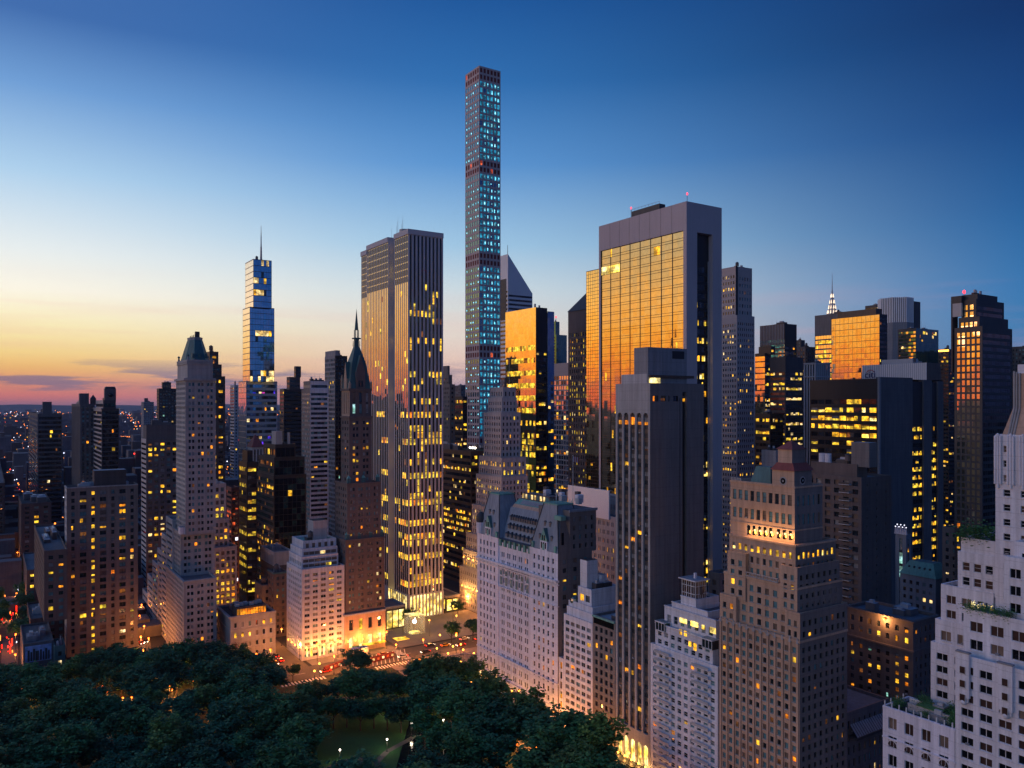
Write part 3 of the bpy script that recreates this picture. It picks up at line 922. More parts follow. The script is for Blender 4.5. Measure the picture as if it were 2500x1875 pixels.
mb = MB(); mb.frust((x0 + x1) / 2, (y0 + y1) / 2, z1, z1 + 10, (x1 - x0) / 2 + .8, (y1 - y0) / 2 + .8, .3, .3, 'red_tile'); mb.build('roof', b.root, b.org, (x0, y0, z1))

GRN = dict(wall='copper_dark')
glass('glass_green', (.025, .06, .05), rough=.08, ior=2.0)
DG = (('glass_green', 5), ('glass_black', 2))
b = tower('office_building', 'dark green glass office block stepping up to a pale roof box', 'dark_metal',
    [T(668, 624, 748, 1161), T(669, 632, 744, 1117, dx=.8), T(672, 643, 722, 1085, dx=1.6)],
    office(bay=2.2, fh=3.6, wh=.6, rowp=.35, ph=.55, p=.04, dark=DG, kinds=(('lit_amber', 2), ('lit_yellow', 1), ('lit_dim', 4)), wall='dark_metal', mull='dark_metal'),
    office(bay=2.6, fh=3.6, wh=.93, rec=.06, rowp=.05, ph=.2, p=.015, dark=(('glass_black', 3), ('glass_green', 1)), wall='black_metal'), D=480, roof='roof_dark')
x0, x1, y0, y1, z0, z1 = b.tiers[2]
part_box(b, 'roof_box', x0 + .5, x0 + 4.5, y0 + .5, y0 + 9, z1 - .9, z1 + 8, 'pale_stone', 'roof_light')
part_box(b, 'stair_tower', x0 + 8, x0 + 9.2, y0 + .3, y0 + 2, z1 - .9, z1 + 7, 'alu')
# ---- glass skyscraper with mast
MPAL = (('mirror_pale', 1),)
b = tower('glass_skyscraper', 'tall slim blue glass skyscraper with a mast on top and a pale gleaming left side', 'mirror_sky',
    [T(601, 582.5, 677, 930, wm='alu', SR=office(bay=2.6, fh=5.0, wh=.55, p=.06, rowp=.15, ph=.4, dark=(('mirror_sky', 2), ('glass', 1)), kinds=(('lit_pale', 2), ('lit_magenta', 1), ('lit_orange', 2), ('lit_blue', 2)))),
     T(609.8, 592.8, 670, 748.7, dx=2), T(618.4, 599, 663.5, 632, dx=4)],
    st('horizontal', bay=30, ww=1, fh=4.9, wh=.88, rec=.05, p=0, mx=0, dark=MPAL, wall='warm_brick', top=.5, bot=.2),
    st(bay=2.35, ww=.95, fh=4.9, wh=.92, rec=.05, mx=.2, top=.3, bot=.2, p=.02, rowp=.2, ph=.45, dark=(('mirror_sky', 30), ('glass', 1)), kinds=(('lit_pale', 4), ('lit_amber', 1)), wall='dark_metal'), D=705, roof='roof_dark')
x0, x1, y0, y1, z0, z1 = b.tiers[2]
mb = MB(); xm, ym = x0 + 8, y0 + 4
mb.tube((xm, ym, z1 - 1), (xm, ym, z1 + 12), 1.0, .7, 'tower_concrete', 8); mb.tube((xm, ym, z1 + 12), (xm, ym, z1 + 22), .55, .4, 'frame_white'); mb.tube((xm, ym, z1 + 22), (xm, ym, z1 + 31), .3, .12, 'red_tile')
mb.build('mast', b.root, b.org, (xm, ym, z1))
b = tower('apartment_tower', 'narrow pale tower tucked left of the glass skyscraper base', 'pale_stone', [T(572, 562, 582, 940)], office(p=.01, rowp=0, fh=3.6), st(p=.02, fh=3.6), D=900, cap=20)
rooftop(b, 1, 'dark_concrete', 5)
DB = (('glass', 3), ('glass_black', 1), ('glass_teal', 1))
b = tower('office_tower', 'dark blue stepped tower with an orange crown, left of the white striped tower', 'dark_metal',
    [T(693, 683, 745, 949), T(707, 700, 733, 920, dx=1, wm='brown_brick'), T(722, 718, 735, 894, dx=2)], office(p=.03, rowp=.05, fh=4), office(p=.01, rowp=0, fh=4, wh=.4), D=800, roof='roof_dark', cap=40)
b = tower('office_tower', 'grey tower with white and dark horizontal stripes, left of the needle spired tower', 'white_brick',
    [T(757, 736, 802, 950), T(758, 741, 802, 930, dx=.6)], office(bay=2, fh=3.3, wh=.5, p=.01, rowp=0, dark=(('glass_teal', 1), ('glass_blind', 1)), wall='tan_brick', mull='tan_brick'),
    office(bay=2.6, fh=3.6, wh=.52, p=.03, rowp=.05, ph=.1, dark=DB, wall='white_brick', rec=.4, mull='dark_metal', kinds=KA), D=600, roof='roof_dark')
rooftop(b, 3, 'dark_metal', 3, mast=4)
b = tower('office_tower', 'dark glass tower with slanted top just left of the needle spire', 'dark_metal', [T(818, 793, 848, 868), T(819, 794, 830, 855, dx=.5, SL=BLANK, SR=BLANK, wm='grey_concrete')],
    st(bay=2.6, ww=.7, fh=3.6, wh=.6, p=.04, rowp=.1, ph=.4, dark=(('mirror_dark', 1), ('glass_teal', 1), ('glass', 1)), wall='grey_concrete'), st(bay=2.6, ww=.7, fh=3.6, wh=.6, p=.03, dark=DO, wall='black_metal'), D=640, roof='roof_dark')
rooftop(b, 2, 'dark_metal', 5, 0)

# ================================================================== needle spired hotel tower
xs = 143.0
SH = st(bay=4.4, ww=.55, pair=.5, fh=3.05, wh=.5, p=.10, kinds=(('lit_amber', 2), ('lit_pale', 2), ('lit_orange', 1)), dark=(('glass', 5), ('glass_teal', 2), ('glass_blind', 2)), rec=.25)
SHL = st(bay=2.8, ww=.45, fh=3.05, wh=.5, p=.03, rec=.25)
def pk_arch(i, j, nc, nr, r): return 'lit_hot' if r.random() < .8 else 'lit_amber'
b = tower('hotel_tower', 'brown brick hotel tower with a green copper needle spire beside the fluted marble skyscraper', 'sherry_brick',
    [T(843, 812, 941, 1500, wm='warm_brick', SL=st(bay=5, ww=.4, fh=9, wh=.6, p=.3, pick=pk_arch), SR=st(bay=4.6, ww=.42, fh=8, wh=.62, p=.4, rec=.8, pick=lambda i, j, nc, nr, r: 'lit_hot' if j == 0 and r.random() < .75 else ('glass' if r.random() < .7 else 'lit_amber')), corn=[(.2, .7, .8)], cm='pale_stone', par=0),
     T(844, 814, 939, 1318, dx=.6, corn=[(.1, .4, .8)], par=0), T(848, 819, 930, 1180, dx=1.6, corn=[(.1, .3, .6)]),
     T(853, 833, 908, 1016, dx=3.2, corn=[(.1, .5, .8)], par=0), T(853.5, 834, 907, 948, dx=3.5, corn=[(.1, .6, 1.0)], par=0, SL=st('vertical', bay=2.6, ww=.4, fh=5, wh=.8, p=0, wall='warm_brick'), SR=st('vertical', bay=3, ww=.4, fh=5, wh=.8, p=.02))],
    SHL, SH, X=xs, cap=100)
x0, x1, y0, y1, z0, z1 = b.tiers[4]
cx_, cy_ = (x0 + x1) / 2, (y0 + y1) / 2
a_, b_ = (x1 - x0) / 2, (y1 - y0) / 2
Ds = cx_ * SA + cy_ * CA
zz = lambda v: zat(v, Ds)
rb = MB()
rb.frust(cx_, cy_, z1, zz(885), a_ * .98, b_ * .98, a_ * .62, b_ * .62, 'copper_dark')
rb.frust(cx_, cy_, zz(885), zz(846), a_ * .62, b_ * .62, a_ * .20, b_ * .20, 'copper_dark')
rb.box(cx_ - a_ * .30, cx_ + a_ * .30, cy_ - b_ * .30, cy_ + b_ * .30, zz(828), zz(825), 'copper_dark')
rb.box(cx_ - a_ * .17, cx_ + a_ * .17, cy_ - b_ * .17, cy_ + b_ * .17, zz(846), zz(828), 'copper_dark')
for sx in (-1, 1):
    for sy in (-1, 1):
        rb.tube((cx_ + sx * a_ * .14, cy_ + sy * b_ * .14, zz(826)), (cx_ + sx * a_ * .14, cy_ + sy * b_ * .14, zz(806)), .22, .2, 'copper_dark')
        rb.tube((cx_ + sx * a_ * .22, cy_ + sy * b_ * .22, zz(846)), (cx_ + sx * a_ * .22, cy_ + sy * b_ * .22, zz(832)), .22, .12, 'copper_dark')
rb.frust(cx_, cy_, zz(806), zz(754), a_ * .17, b_ * .17, .03, .03, 'copper_dark', n=8, rot=.39)
rb.build('spire', b.root, b.org, (cx_, cy_, z1))
# gabled dormers on the two faces, corner pinnacles
mb = MB(); g0, g1 = z1 - .2, zz(868)
hw = a_ * .42
mb.poly([(cx_ - hw, y0 - .15, g0), (cx_ + hw, y0 - .15, g0), (cx_ + hw, y0 - .15, (g0 + g1) / 2), (cx_, y0 - .15, g1), (cx_ - hw, y0 - .15, (g0 + g1) / 2)], 'sherry_brick')
for sx in (-1, 1):
    mb.poly([(cx_ + sx * hw, y0 - .15, g0), (cx_ + sx * hw, y0 + b_ * .9, g0), (cx_ + sx * hw, y0 + b_ * .9, (g0 + g1) / 2), (cx_ + sx * hw, y0 - .15, (g0 + g1) / 2)], 'sherry_brick')
    mb.poly([(cx_ + sx * hw, y0 - .15, (g0 + g1) / 2), (cx_, y0 - .15, g1), (cx_, cy_, g1), (cx_ + sx * hw, cy_, (g0 + g1) / 2)], 'copper_dark')
mb.box(cx_ - 1.1, cx_ - .3, y0 - .3, y0 - .17, g0 + 1, g0 + 4, 'glass_black'); mb.box(cx_ + .3, cx_ + 1.1, y0 - .3, y0 - .17, g0 + 1, g0 + 4, 'glass_black')
mb.build('gable_dormer', b.root, b.org, (cx_, y0, z1))
mb = MB(); hw = b_ * .34
mb.poly([(x0 - .15, cy_ - hw, g0), (x0 - .15, cy_ + hw, g0), (x0 - .15, cy_ + hw, g0 + 5), (x0 - .15, cy_, zz(884)), (x0 - .15, cy_ - hw, g0 + 5)], 'warm_brick')
for sy in (-1, 1):
    mb.poly([(x0 - .15, cy_ + sy * hw, g0), (x0 + a_, cy_ + sy * hw, g0), (x0 + a_, cy_ + sy * hw, g0 + 5), (x0 - .15, cy_ + sy * hw, g0 + 5)], 'warm_brick')
    mb.poly([(x0 - .15, cy_ + sy * hw, g0 + 5), (x0 - .15, cy_, zz(884)), (cx_, cy_, zz(884)), (cx_, cy_ + sy * hw, g0 + 5)], 'copper_dark')
mb.build('gable_dormer', b.root, b.org, (x0, cy_, z1))
for sx, sy, hh in ((-1, -1, 3.6), (1, -1, 3.6), (-1, 1, 7), (1, 1, 3.6), (-.98, .1, 9)):
    mb = MB(); xx, yy = cx_ + sx * a_ * .97, cy_ + sy * b_ * .97
    mb.box(xx - .45, xx + .45, yy - .45, yy + .45, z1, z1 + hh * .6, 'warm_brick'); mb.frust(xx, yy, z1 + hh * .6, z1 + hh, .55, .55, .05, .05, 'warm_brick')
    mb.build('pinnacle', b.root, b.org, (xx, yy, z1))
for ti_, k_ in ((2, 3), (1, 4)):
    X0, X1, Y0, Y1, Z0, Z1 = b.tiers[ti_]
    for q in range(k_):
        mb = MB(); xx = X0 + 1.2 + (X1 - X0 - 2.4) * (q / (k_ - 1)); mb.box(xx - .8, xx + .8, Y0 + .4, Y0 + 2, Z1 - .2, Z1 + 2.2, 'copper_dark'); mb.frust(xx, Y0 + 1.2, Z1 + 2.2, Z1 + 3.6, .9, .9, .1, .1, 'copper')
        mb.build('roof_dormer', b.root, b.org, (xx, Y0, Z1))
# sidewalk awning with the hotel lights
x0, x1, y0, y1, z0, z1 = b.tiers[0]
mb = MB(); mb.box(x0 + 3, x0 + 6, y0 - 4, y0 - .9, 3.2, 3.6, 'green_awning'); mb.build('awning', b.root, b.org, (x0 + 4, y0, 3))
mb = MB(); mb.box(x0 + 8, x1 - 1, y0 - 3.2, y0 - .9, 3.3, 3.8, 'lit_amber'); mb.build('canopy', b.root, b.org, (x0 + 8, y0, 3))
SHERRY = (x0, x1, y0)

# ================================================================== white apartment house with stepped top
WA = st(bay=3.6, ww=.62, fh=2.72, wh=.52, p=.08, dark=(('glass', 4), ('glass_teal', 1), ('glass_blind', 2), ('glass_curtain', 2)), rec=.3, frame='frame_white')
b = tower('apartment_building', 'white brick apartment house with stepped top, left of the brown needle spired hotel', 'white_brick',
    [T(737, 700, 841, 1391), T(736.5, 706, 826, 1360, dx=1.0, SR=office(bay=2.6, fh=2.6, wh=.6, p=.08, rowp=0, wall='white_brick', dark=(('glass_curtain', 2), ('glass', 2)), mull='frame_white', top=1, bot=.6)),
     T(738, 709, 824, 1341, dx=2.0, SR=office(bay=2.6, fh=2.6, wh=.6, p=.05, rowp=0, wall='white_brick', dark=(('glass_curtain', 2), ('glass', 2)), mull='frame_white', top=1, bot=.6)),
     T(740, 713, 821, 1321, dx=3.2, roof='copper', SR=st(bay=3.4, ww=.5, fh=3.2, wh=.7, p=0, dark=(('glass_curtain', 1),), top=.9, bot=.3))],
    st(bay=2.6, ww=.5, fh=2.72, wh=.5, p=.04), WA, Y=363.5, roof='roof_light')
x0, x1, y0, y1, z0, z1 = b.tiers[3]
Xb = P(765, dY(765, y0 + 3.5))[0]
part_box(b, 'roof_tower', Xb, P(799, dY(799, y0 + 3.5))[0], y0 + 3.5, y0 + 11, z1 - .9, zat(1272, dY(765, y0 + 3.5)), 'pale_stone', 'roof_dark')
x0, x1, y0, y1, z0, z1 = b.tiers[0]
mb = MB()
for k_ in range(7):
    if k_ == 2: continue
    xx = x0 + 2 + k_ * 2.1
    mb.box(xx, xx + .9, y0 - .12, y0 - .02, 1.2, 5.6, 'lit_hot')
mb.build('shop_windows', b.root, b.org, (x0, y0, 0))
mb = MB(); mb.box(x0 + .5, x1 - .5, y0 - .5, y0 - .13, 6.0, 6.6, 'pale_stone'); mb.build('shop_cornice', b.root, b.org, (x0, y0, 6))
WHITEAPT = b.tiers[0]
b = tower('apartment_building', 'brown brick building with a white stone attic, left of the white stepped apartment house', 'brown_brick',
    [T(668, 637, 714, 1382), T(668, 637, 714, 1348, dx=.05, wm='pale_stone', SR=BLANK, SL=st('vertical', bay=2.2, ww=.5, fh=4.2, wh=.8, p=.0, dark=DD))], st(bay=3, fh=3.2, p=.06), st(bay=3.2, fh=3.2, p=.08), D=432, roof='roof_grey')
rooftop(b, 2, 'grey_concrete', 3)
b = tower('town_house', 'low brown town house with green roof edge, squeezed before the brown brick building', 'brown_brick', [T(669, 655, 701, 1398, corn=[(.1, .4, .8)], cm='copper_dark')], st(p=.1, fh=3), st(p=.12, fh=3, bay=3), D=408, roof='roof_grey')
b = tower('town_house', 'narrow dark shop house glowing orange over the side street', 'tan_brick', [T(640, 622, 668, 1430)], st(p=.3, fh=3.4, kinds=(('lit_orange', 2), ('lit_red', 1))), st(p=.25, fh=3.4), D=418, roof='roof_grey')
b = tower('club_house', 'low white palazzo with overhanging cornice and a glowing glass roof pavilion', 'lime_stone', [T(563, 531, 673, 1507, roof='roof_dark', corn=[(-.3, 1.1, .7), (.4, .7, .5), (6.2, .25, .4), (12.2, .2, .3)])],
    BLANK, st(bay=3.4, ww=.34, fh=4.9, wh=.46, p=.32, rec=.35, dark=DK, kinds=(('lit_amber', 2), ('lit_red', 1)), sill='white_stone', top=1.8), Y=378)
x0, x1, y0, y1, z0, z1 = b.tiers[0]
xa, xb = P(578, dY(578, y0 + 2))[0], P(650, dY(650, y0 + 2))[0]
mb = MB(); mb.box(xa, xb, y0 + 2.06, y0 + 11, z1 - .9, z1 + 3.4, 'dark_brick', 'roof_dark')
mb.box(xa + .2, xb - .2, y0 + 1.95, y0 + 2.05, z1 - .2, z1 + 2.6, 'lit_orange')
for k_ in range(12): mb.box(xa + (xb - xa) * k_ / 11 - .1, xa + (xb - xa) * k_ / 11 + .1, y0 + 1.85, y0 + 1.94, z1 - .4, z1 + 2.8, 'dark_brick')
mb.build('roof_pavilion', b.root, b.org, (xa, y0, z1))
for k_ in range(6):
    mb = MB(); xx = xa + (xb - xa) * (.08 + .16 * k_); mb.box(xx - 1, xx + .7, y0 + 4 + k_ % 3, y0 + 6.5 + k_ % 3, z1 + 3.4, z1 + 4.6, 'alu', 'roof_light'); mb.build('roof_plant', b.root, b.org, (xx, y0 + 5, z1 + 3.4))

# ================================================================== fluted marble skyscraper (recess in the long side)
def pk_gm(seed):
    def f(i, j, nc, nr, r):
        fr = j / nr
        h = hash_str('gm%d' % j)
        band = h % 10
        if fr > .86: return 'glass_black'
        if fr < .5 and band in (1, 4, 7):
            ok = (h // 10) % 4
            if seed == 'L' and i > nc * (.3 + .2 * ok): return None
            return pickw(r, (('lit_amber', 5), ('lit_yellow', 3), ('lit_orange', 1))) if r.random() < .9 else None
        if band == 8 and seed == 'R': return pickw(r, (('lit_amber', 4), ('lit_yellow', 4))) if r.random() < .75 else None
        if band == 3 and seed == 'R' and (i + j) % 2: return pickw(r, (('lit_amber', 4), ('lit_yellow', 4)))
        p = .2 if seed == 'R' else .05
        return pickw(r, (('lit_amber', 4), ('lit_yellow', 4), ('lit_dim', 2))) if r.random() < p else None
    return f
GML = st('vertical', bay=2.62, ww=.56, fh=3.75, wh=.72, rec=.7, p=0, top=3.5, bot=12, mx=.5, sp='glass_black', dark=(('mirror_bronze', 1),), pick=None)
XG, YG = 195.0, 401.0
Dg = dX(997, XG)
YG = P(997, Dg)[1]
zG = zat(558.6, Dg)
yL = P(882, dX(882, XG))[1]
xR = P(1082, dY(1082, YG))[0]
yn0, yn1 = P(963, dX(963, XG))[1], P(948, dX(948, XG))[1]
b = Building('marble_skyscraper', 'huge office tower with white marble fins and many yellow lit rows', 'skyscraper', XG, YG, None, 'marble_rib')
KGM = (('mirror_bronze', 1),)
def gmstyle(side, **k):
    return st('vertical', bay=k.pop('bay', 2.35), ww=.72 if side == 'L' else .5, fh=3.75, wh=.86, rec=.07 if side == 'L' else .4, rib=.05 if side == 'L' else .3, top=3.2, bot=13.5, mx=.35, sp='mirror_bronze' if side == 'L' else 'glass_black',
              dark=(('mirror_bronze', 1),) if side == 'L' else (('glass_black', 3), ('glass', 1)), pick=pk_gm(side), **k)
# two halves of the long face either side of the recess, plus the recessed strip
def gm_block(y0, y1, z1, right):
    b.facade('L', XG, xR, y0, y1, 0, z1, gmstyle('L'))
    if right: b.facade('R', XG, xR, y0, y1, 0, z1, gmstyle('R', bay=2.42))
    else: b.w.poly([(XG, y0, 0), (XG + 4, y0, 0), (XG + 4, y0, z1), (XG, y0, z1)], 'marble_rib')
    b.w.poly([(XG, y1, 0), (XG + 4, y1, 0), (XG + 4, y1, z1), (XG, y1, z1)], 'marble_rib')
    b.w.poly([(xR, y0, 0), (xR, y1, 0), (xR, y1, z1), (xR, y0, z1)], 'marble_rib')
    b.r.poly([(XG, y0, z1), (xR, y0, z1), (xR, y1, z1), (XG, y1, z1)], 'roof_grey')
gm_block(YG, yn0, zG, True)
gm_block(yn1, yL - 9, zG - 0.0, False)
gm_block(yL - 9, yL, zG - 2.4, False)
b.facade('L', XG + 4, xR, yn0, yn1, 0, zG - 1.5, st('vertical', bay=3.2, ww=.6, fh=3.75, wh=.7, rec=.4, top=4, bot=14, p=.25, rowp=.4, kinds=(('lit_hot', 1), ('lit_yellow', 3), ('lit_amber', 2)), sp='glass_black', dark=(('glass_black', 1),)))
b.w.poly([(xR, yn0, 0), (xR, yn1, 0), (xR, yn1, zG - 1.5), (xR, yn0, zG - 1.5)], 'marble_rib')
b.r.poly([(XG + 4, yn0, zG - 1.5), (xR, yn0, zG - 1.5), (xR, yn1, zG - 1.5), (XG + 4, yn1, zG - 1.5)], 'roof_grey')
# dark louvre band and white fascia at the top, bright lobby at the foot
for (q0, q1, dz_) in ((YG, yn0, 0), (yn1, yL - 9, 0), (yL - 9, yL, 2.4)):
    b.w.box(XG - .55, XG - .02, q0, q1, zG - 2.9 - dz_, zG - .05 - dz_, 'marble_rib')
b.w.box(XG - .55, xR, YG - .55, YG - .02, zG - 2.9, zG - .05, 'marble_rib')
b.tiers = [(XG, xR, YG, yn0, 0, zG + .9)]
b.finish(100)
mb = MB(); mb.box(XG + 1.2, xR - 1.2, YG - .16, YG - .05, .6, 12.6, 'lit_hot'); mb.build('lobby_glazing', b.root, b.org, (XG, YG, 0))
mb = MB(); mb.box(XG - .16, XG - .05, YG + 1.2, YG + 26, .6, 12.6, 'lit_hot'); mb.build('lobby_glazing', b.root, b.org, (XG, YG, 0))
for k_ in range(11):
    mb = MB(); xx = XG + .4 + (xR - XG - .8) * k_ / 10; mb.box(xx - .45, xx + .45, YG - .6, YG - .2, 0, 13.4, 'marble_rib'); mb.build('pier', b.root, b.org, (xx, YG, 0))
for k_ in range(10):
    mb = MB(); yy = YG + .8 + 2.4 * k_; mb.box(XG - .6, XG - .2, yy - .4, yy + .4, 0, 13.4, 'marble_rib'); mb.build('pier', b.root, b.org, (XG, yy, 0))
for k_ in range(7):
    mb = MB(); xx, yy = XG + 3 + 1.5 * (k_ % 3), yn0 - 3 + 2.2 * k_; mb.tube((xx, yy, zG), (xx, yy, zG + 6 + 3 * (k_ % 3)), .08, .04, 'alu'); mb.build('antenna', b.root, b.org, (xx, yy, zG))
mb = MB(); mb.frust(XG + 6, yn0 - 1, zG, zG + 3.2, 3.2, 3.2, 3.2, 3.2, 'alu', n=10); mb.build('roof_drum', b.root, b.org, (XG + 6, yn0 - 1, zG))
# low glass fronted shops of its plaza
def pk_shop(i, j, nc, nr, r): return 'lit_hot' if r.random() < .85 else 'lit_pale'
xq0 = P(962, dY(962, 392))[0]
for nm, lab, u0, u1, Y_, vt in (('shop_pavilion', 'low shop pavilion with brilliant windows between the needle spired hotel and the marble skyscraper', 941, 990, 389, 1482),
                                ('shop_pavilion', 'low shop pavilion with glowing windows at the right foot of the marble skyscraper', 1088, 1122, 404, 1455)):
    Du = dY(u0, Y_)
    xa, xb = P(u0, Du)[0], P(u1, dY(u1, Y_))[0]
    bb = Building(nm, lab, 'shop', xa, Y_, None, 'alu')
    zt_ = zat(vt, Du)
    bb.tier(xa, xb, Y_, Y_ + (16 if u0 < 1000 else 20), 0, zt_, st(bay=3, ww=.8, fh=6, wh=.8, pick=pk_shop, top=1.6, rec=.2, wall='dark_metal'), st(bay=3.6, ww=.86, fh=zt_ - 2.8, wh=.94, pick=pk_shop, top=2.2, bot=.3, rec=.2, wall='dark_metal'), roof='roof_grey', corn=[(.1, .4, 1.2)], cm='grey_concrete')
    bb.finish(30)

# ================================================================== supertall residential tower
D4 = 723.0
X4 = P(1170, D4)[0]
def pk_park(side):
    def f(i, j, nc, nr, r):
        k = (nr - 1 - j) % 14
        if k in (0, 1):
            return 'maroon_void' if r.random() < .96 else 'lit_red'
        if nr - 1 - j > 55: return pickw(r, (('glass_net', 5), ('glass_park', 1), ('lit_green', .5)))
        if side == 'R': return 'lit_teal_dim' if r.random() < .85 else 'glass_park'  # right panes glow by themselves in place of a teal reflection
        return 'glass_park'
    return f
z4 = zat(160, D4)
FH4 = 6.02
b = Building('residential_tower', 'pencil thin concrete grid tower with blue lit windows, tallest of all buildings', 'skyscraper', X4, P(1170, D4)[1], None, 'tower_concrete')
y4, y4b = P(1170, D4)[1], P(1136, dX(1136, X4))[1]
x4b = P(1222, dY(1222, y4))[0]
nfl = int(z4 / FH4)
S4 = dict(bay=(y4b - y4 - .6) / 6, ww=.66, fh=FH4, wh=.68, rec=.22, top=.6, bot=z4 - .6 - nfl * FH4, mx=.3)
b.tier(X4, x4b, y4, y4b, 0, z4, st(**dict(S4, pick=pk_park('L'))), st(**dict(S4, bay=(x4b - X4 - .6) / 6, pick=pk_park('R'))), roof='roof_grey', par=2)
b.tiers = [(X4, x4b, y4, y4b, 0, z4)]
for k_ in range(nfl):
    if k_ % 14 in (0, 1) and False: pass
b.finish(100)
# small work lights behind the glass, each a lamp of its own storey
rr = random.Random(3)
bwx = (x4b - X4 - .6) / 6; bwy = (y4b - y4 - .6) / 6
WL = []
for j in range(nfl):
    if j % 14 in (0, 1): continue
    zc = z4 - .6 - (j + .5) * FH4
    for i in range(6):
        if i and rr.random() < .72:
            xx = X4 + .3 + (i + .3 + .4 * rr.random()) * bwx
            h_ = rr.uniform(.5, 1.5); WL.append((xx - .45, xx + .45, y4 + .06, y4 + .20, zc - h_ + rr.uniform(-.6, .6), zc + h_))
        if rr.random() < .42:
            yy = y4 + .3 + (i + .35 + .3 * rr.random()) * bwy
            WL.append((X4 + .06, X4 + .20, yy - .55, yy + .55, zc - .7, zc + .6))
rest_ = MB()
for k_, q in enumerate(WL):
    if k_ < 100:
        mb = MB(); mb.box(*q, 'lit_cyan'); mb.build('work_light', b.root, b.org, (q[0], q[2], q[4]))
    else: rest_.box(*q, 'lit_cyan')
o_ = rest_.build('work_lights', b.root, b.org); o_['kind'] = 'stuff'

# ================================================================== centre: behind the marble skyscraper and the thin tower
b = tower('office_building', 'dark office block with long yellow bands, right of the marble finned skyscraper', 'bronze_metal',
    [T(1150, 1040, 1180, 1102)], office(bay=1.9, fh=4.0, wh=.5, rowp=.45, ph=.75, p=.08), office(bay=1.9, fh=4.0, wh=.5, rowp=.3, ph=.6), D=520, roof='roof_dark')
rooftop(b, 3, 'dark_concrete', 5)
b = tower('office_tower', 'narrow black tower with yellow ribbon windows between the marble skyscraper and the thin white tower', 'black_metal',
    [T(1130, 1106, 1141, 968)], office(bay=2, fh=4.3, wh=.55, rowp=.5, ph=.8), office(rowp=.4), D=650, roof='roof_dark')
b = tower('stone_tower', 'stone tower with a stepped crown just right of the marble skyscraper', 'tan_brick',
    [T(1098, 1074, 1111, 938), T(1095, 1074, 1104, 915, dx=1), T(1093, 1076, 1098, 893, dx=2, SL=BLANK, SR=BLANK)], st(bay=2.6, fh=3.4, p=.02), st(bay=2.6, fh=3.4, p=.02), D=620, cap=40)
b = tower('office_tower', 'low far slab closing the gap left of the thin white tower', 'dark_concrete', [T(1125, 1095, 1160, 941)], st(p=.03), st(p=.04), D=1150, cap=10)
b = tower('office_building', 'teal topped low block with floodlights at the foot of the thin white tower', 'copper_dark', [T(1160, 1130, 1200, 1098)], st(p=.1), office(rowp=.3, p=.2, kinds=(('lit_pale', 1),)), D=560, cap=20)
x0, x1, y0, y1, z0, z1 = b.tiers[0]
for k_ in range(3):
    mb = MB(); yy = y0 + 1 + k_ * 3.5; mb.ball((x0 + .6, yy, z1 + 1.2), .8, 'lamp_white'); mb.tube((x0 + .6, yy, z1 - 1), (x0 + .6, yy, z1 + .6), .15, .15, 'dark_metal'); mb.build('floodlight', b.root, b.org, (x0, yy, z1))

# slanted top tower
Dc = 850.0
Xc = P(1240, Dc)[0]
yc = P(1240, Dc)[1]
x_r = P(1300, dY(1300, yc))[0]
yl_ = P(1206, dX(1206, Xc))[1]
zc1, zc2 = zat(620, Dc), zat(717, dY(1299, yc))
b = Building('slant_top_tower', 'pale aluminium tower with a steep slanted roof behind the thin white tower', 'skyscraper', Xc, yc, None, 'silver')
b.facade('L', Xc, x_r, yc, yl_, 0, zc1 - 36, office(bay=3, fh=4.6, wh=.46, rec=.15, p=.0, rowp=0, wall='silver', dark=(('glass', 1), ('glass_black', 1))))
b.facade('L', Xc, x_r, yc, yl_, zc1 - 36, zc1, BLANK)
b.facade('R', Xc, x_r, yc, yl_, 0, zc2, office(bay=3, fh=4.6, wh=.46, rec=.15, p=.02, rowp=.1, wall='silver'))
b.w.poly([(Xc, yc, zc2), (x_r, yc, zc2), (x_r, yc, zc2), (Xc, yc, zc1)][:2] + [(Xc, yc, zc1)], 'silver')
b.w.poly([(Xc, yl_, 0), (Xc, yl_, zc1), (x_r, yl_, zc2), (x_r, yl_, 0)], 'silver')
b.w.poly([(x_r, yc, 0), (x_r, yl_, 0), (x_r, yl_, zc2), (x_r, yc, zc2)], 'silver')
b.r.poly([(Xc, yc, zc1), (x_r, yc, zc2), (x_r, yl_, zc2), (Xc, yl_, zc1)], 'silver')
b.finish(60)
mb = MB(); mb.box(Xc - .3, Xc - .05, yc + 3, yl_ - 3, zc1 - 70, zc1 - 26, 'dark_metal'); mb.build('louvre', b.root, b.org, (Xc, yc, zc1 - 50))
mb = MB(); mb.tube((Xc + 1, yc + 2, zc1 - 1), (Xc + 1, yc + 2, zc1 + 10), .35, .2, 'dark_metal'); mb.build('antenna', b.root, b.org, (Xc, yc, zc1))

# gold mirror prism
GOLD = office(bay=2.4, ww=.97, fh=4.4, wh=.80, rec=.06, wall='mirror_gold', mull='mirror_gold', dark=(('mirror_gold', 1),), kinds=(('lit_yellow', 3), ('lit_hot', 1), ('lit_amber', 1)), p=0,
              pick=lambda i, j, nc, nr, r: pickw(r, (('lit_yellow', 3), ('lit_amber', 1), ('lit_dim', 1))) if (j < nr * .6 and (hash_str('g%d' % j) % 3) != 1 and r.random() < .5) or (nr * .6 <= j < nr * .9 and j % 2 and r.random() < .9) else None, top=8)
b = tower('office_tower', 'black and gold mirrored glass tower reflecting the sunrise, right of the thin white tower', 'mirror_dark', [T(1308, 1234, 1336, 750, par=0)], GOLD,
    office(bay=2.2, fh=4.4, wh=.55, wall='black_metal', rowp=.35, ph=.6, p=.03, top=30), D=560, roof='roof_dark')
x0, x1, y0, y1, z0, z1 = b.tiers[0]
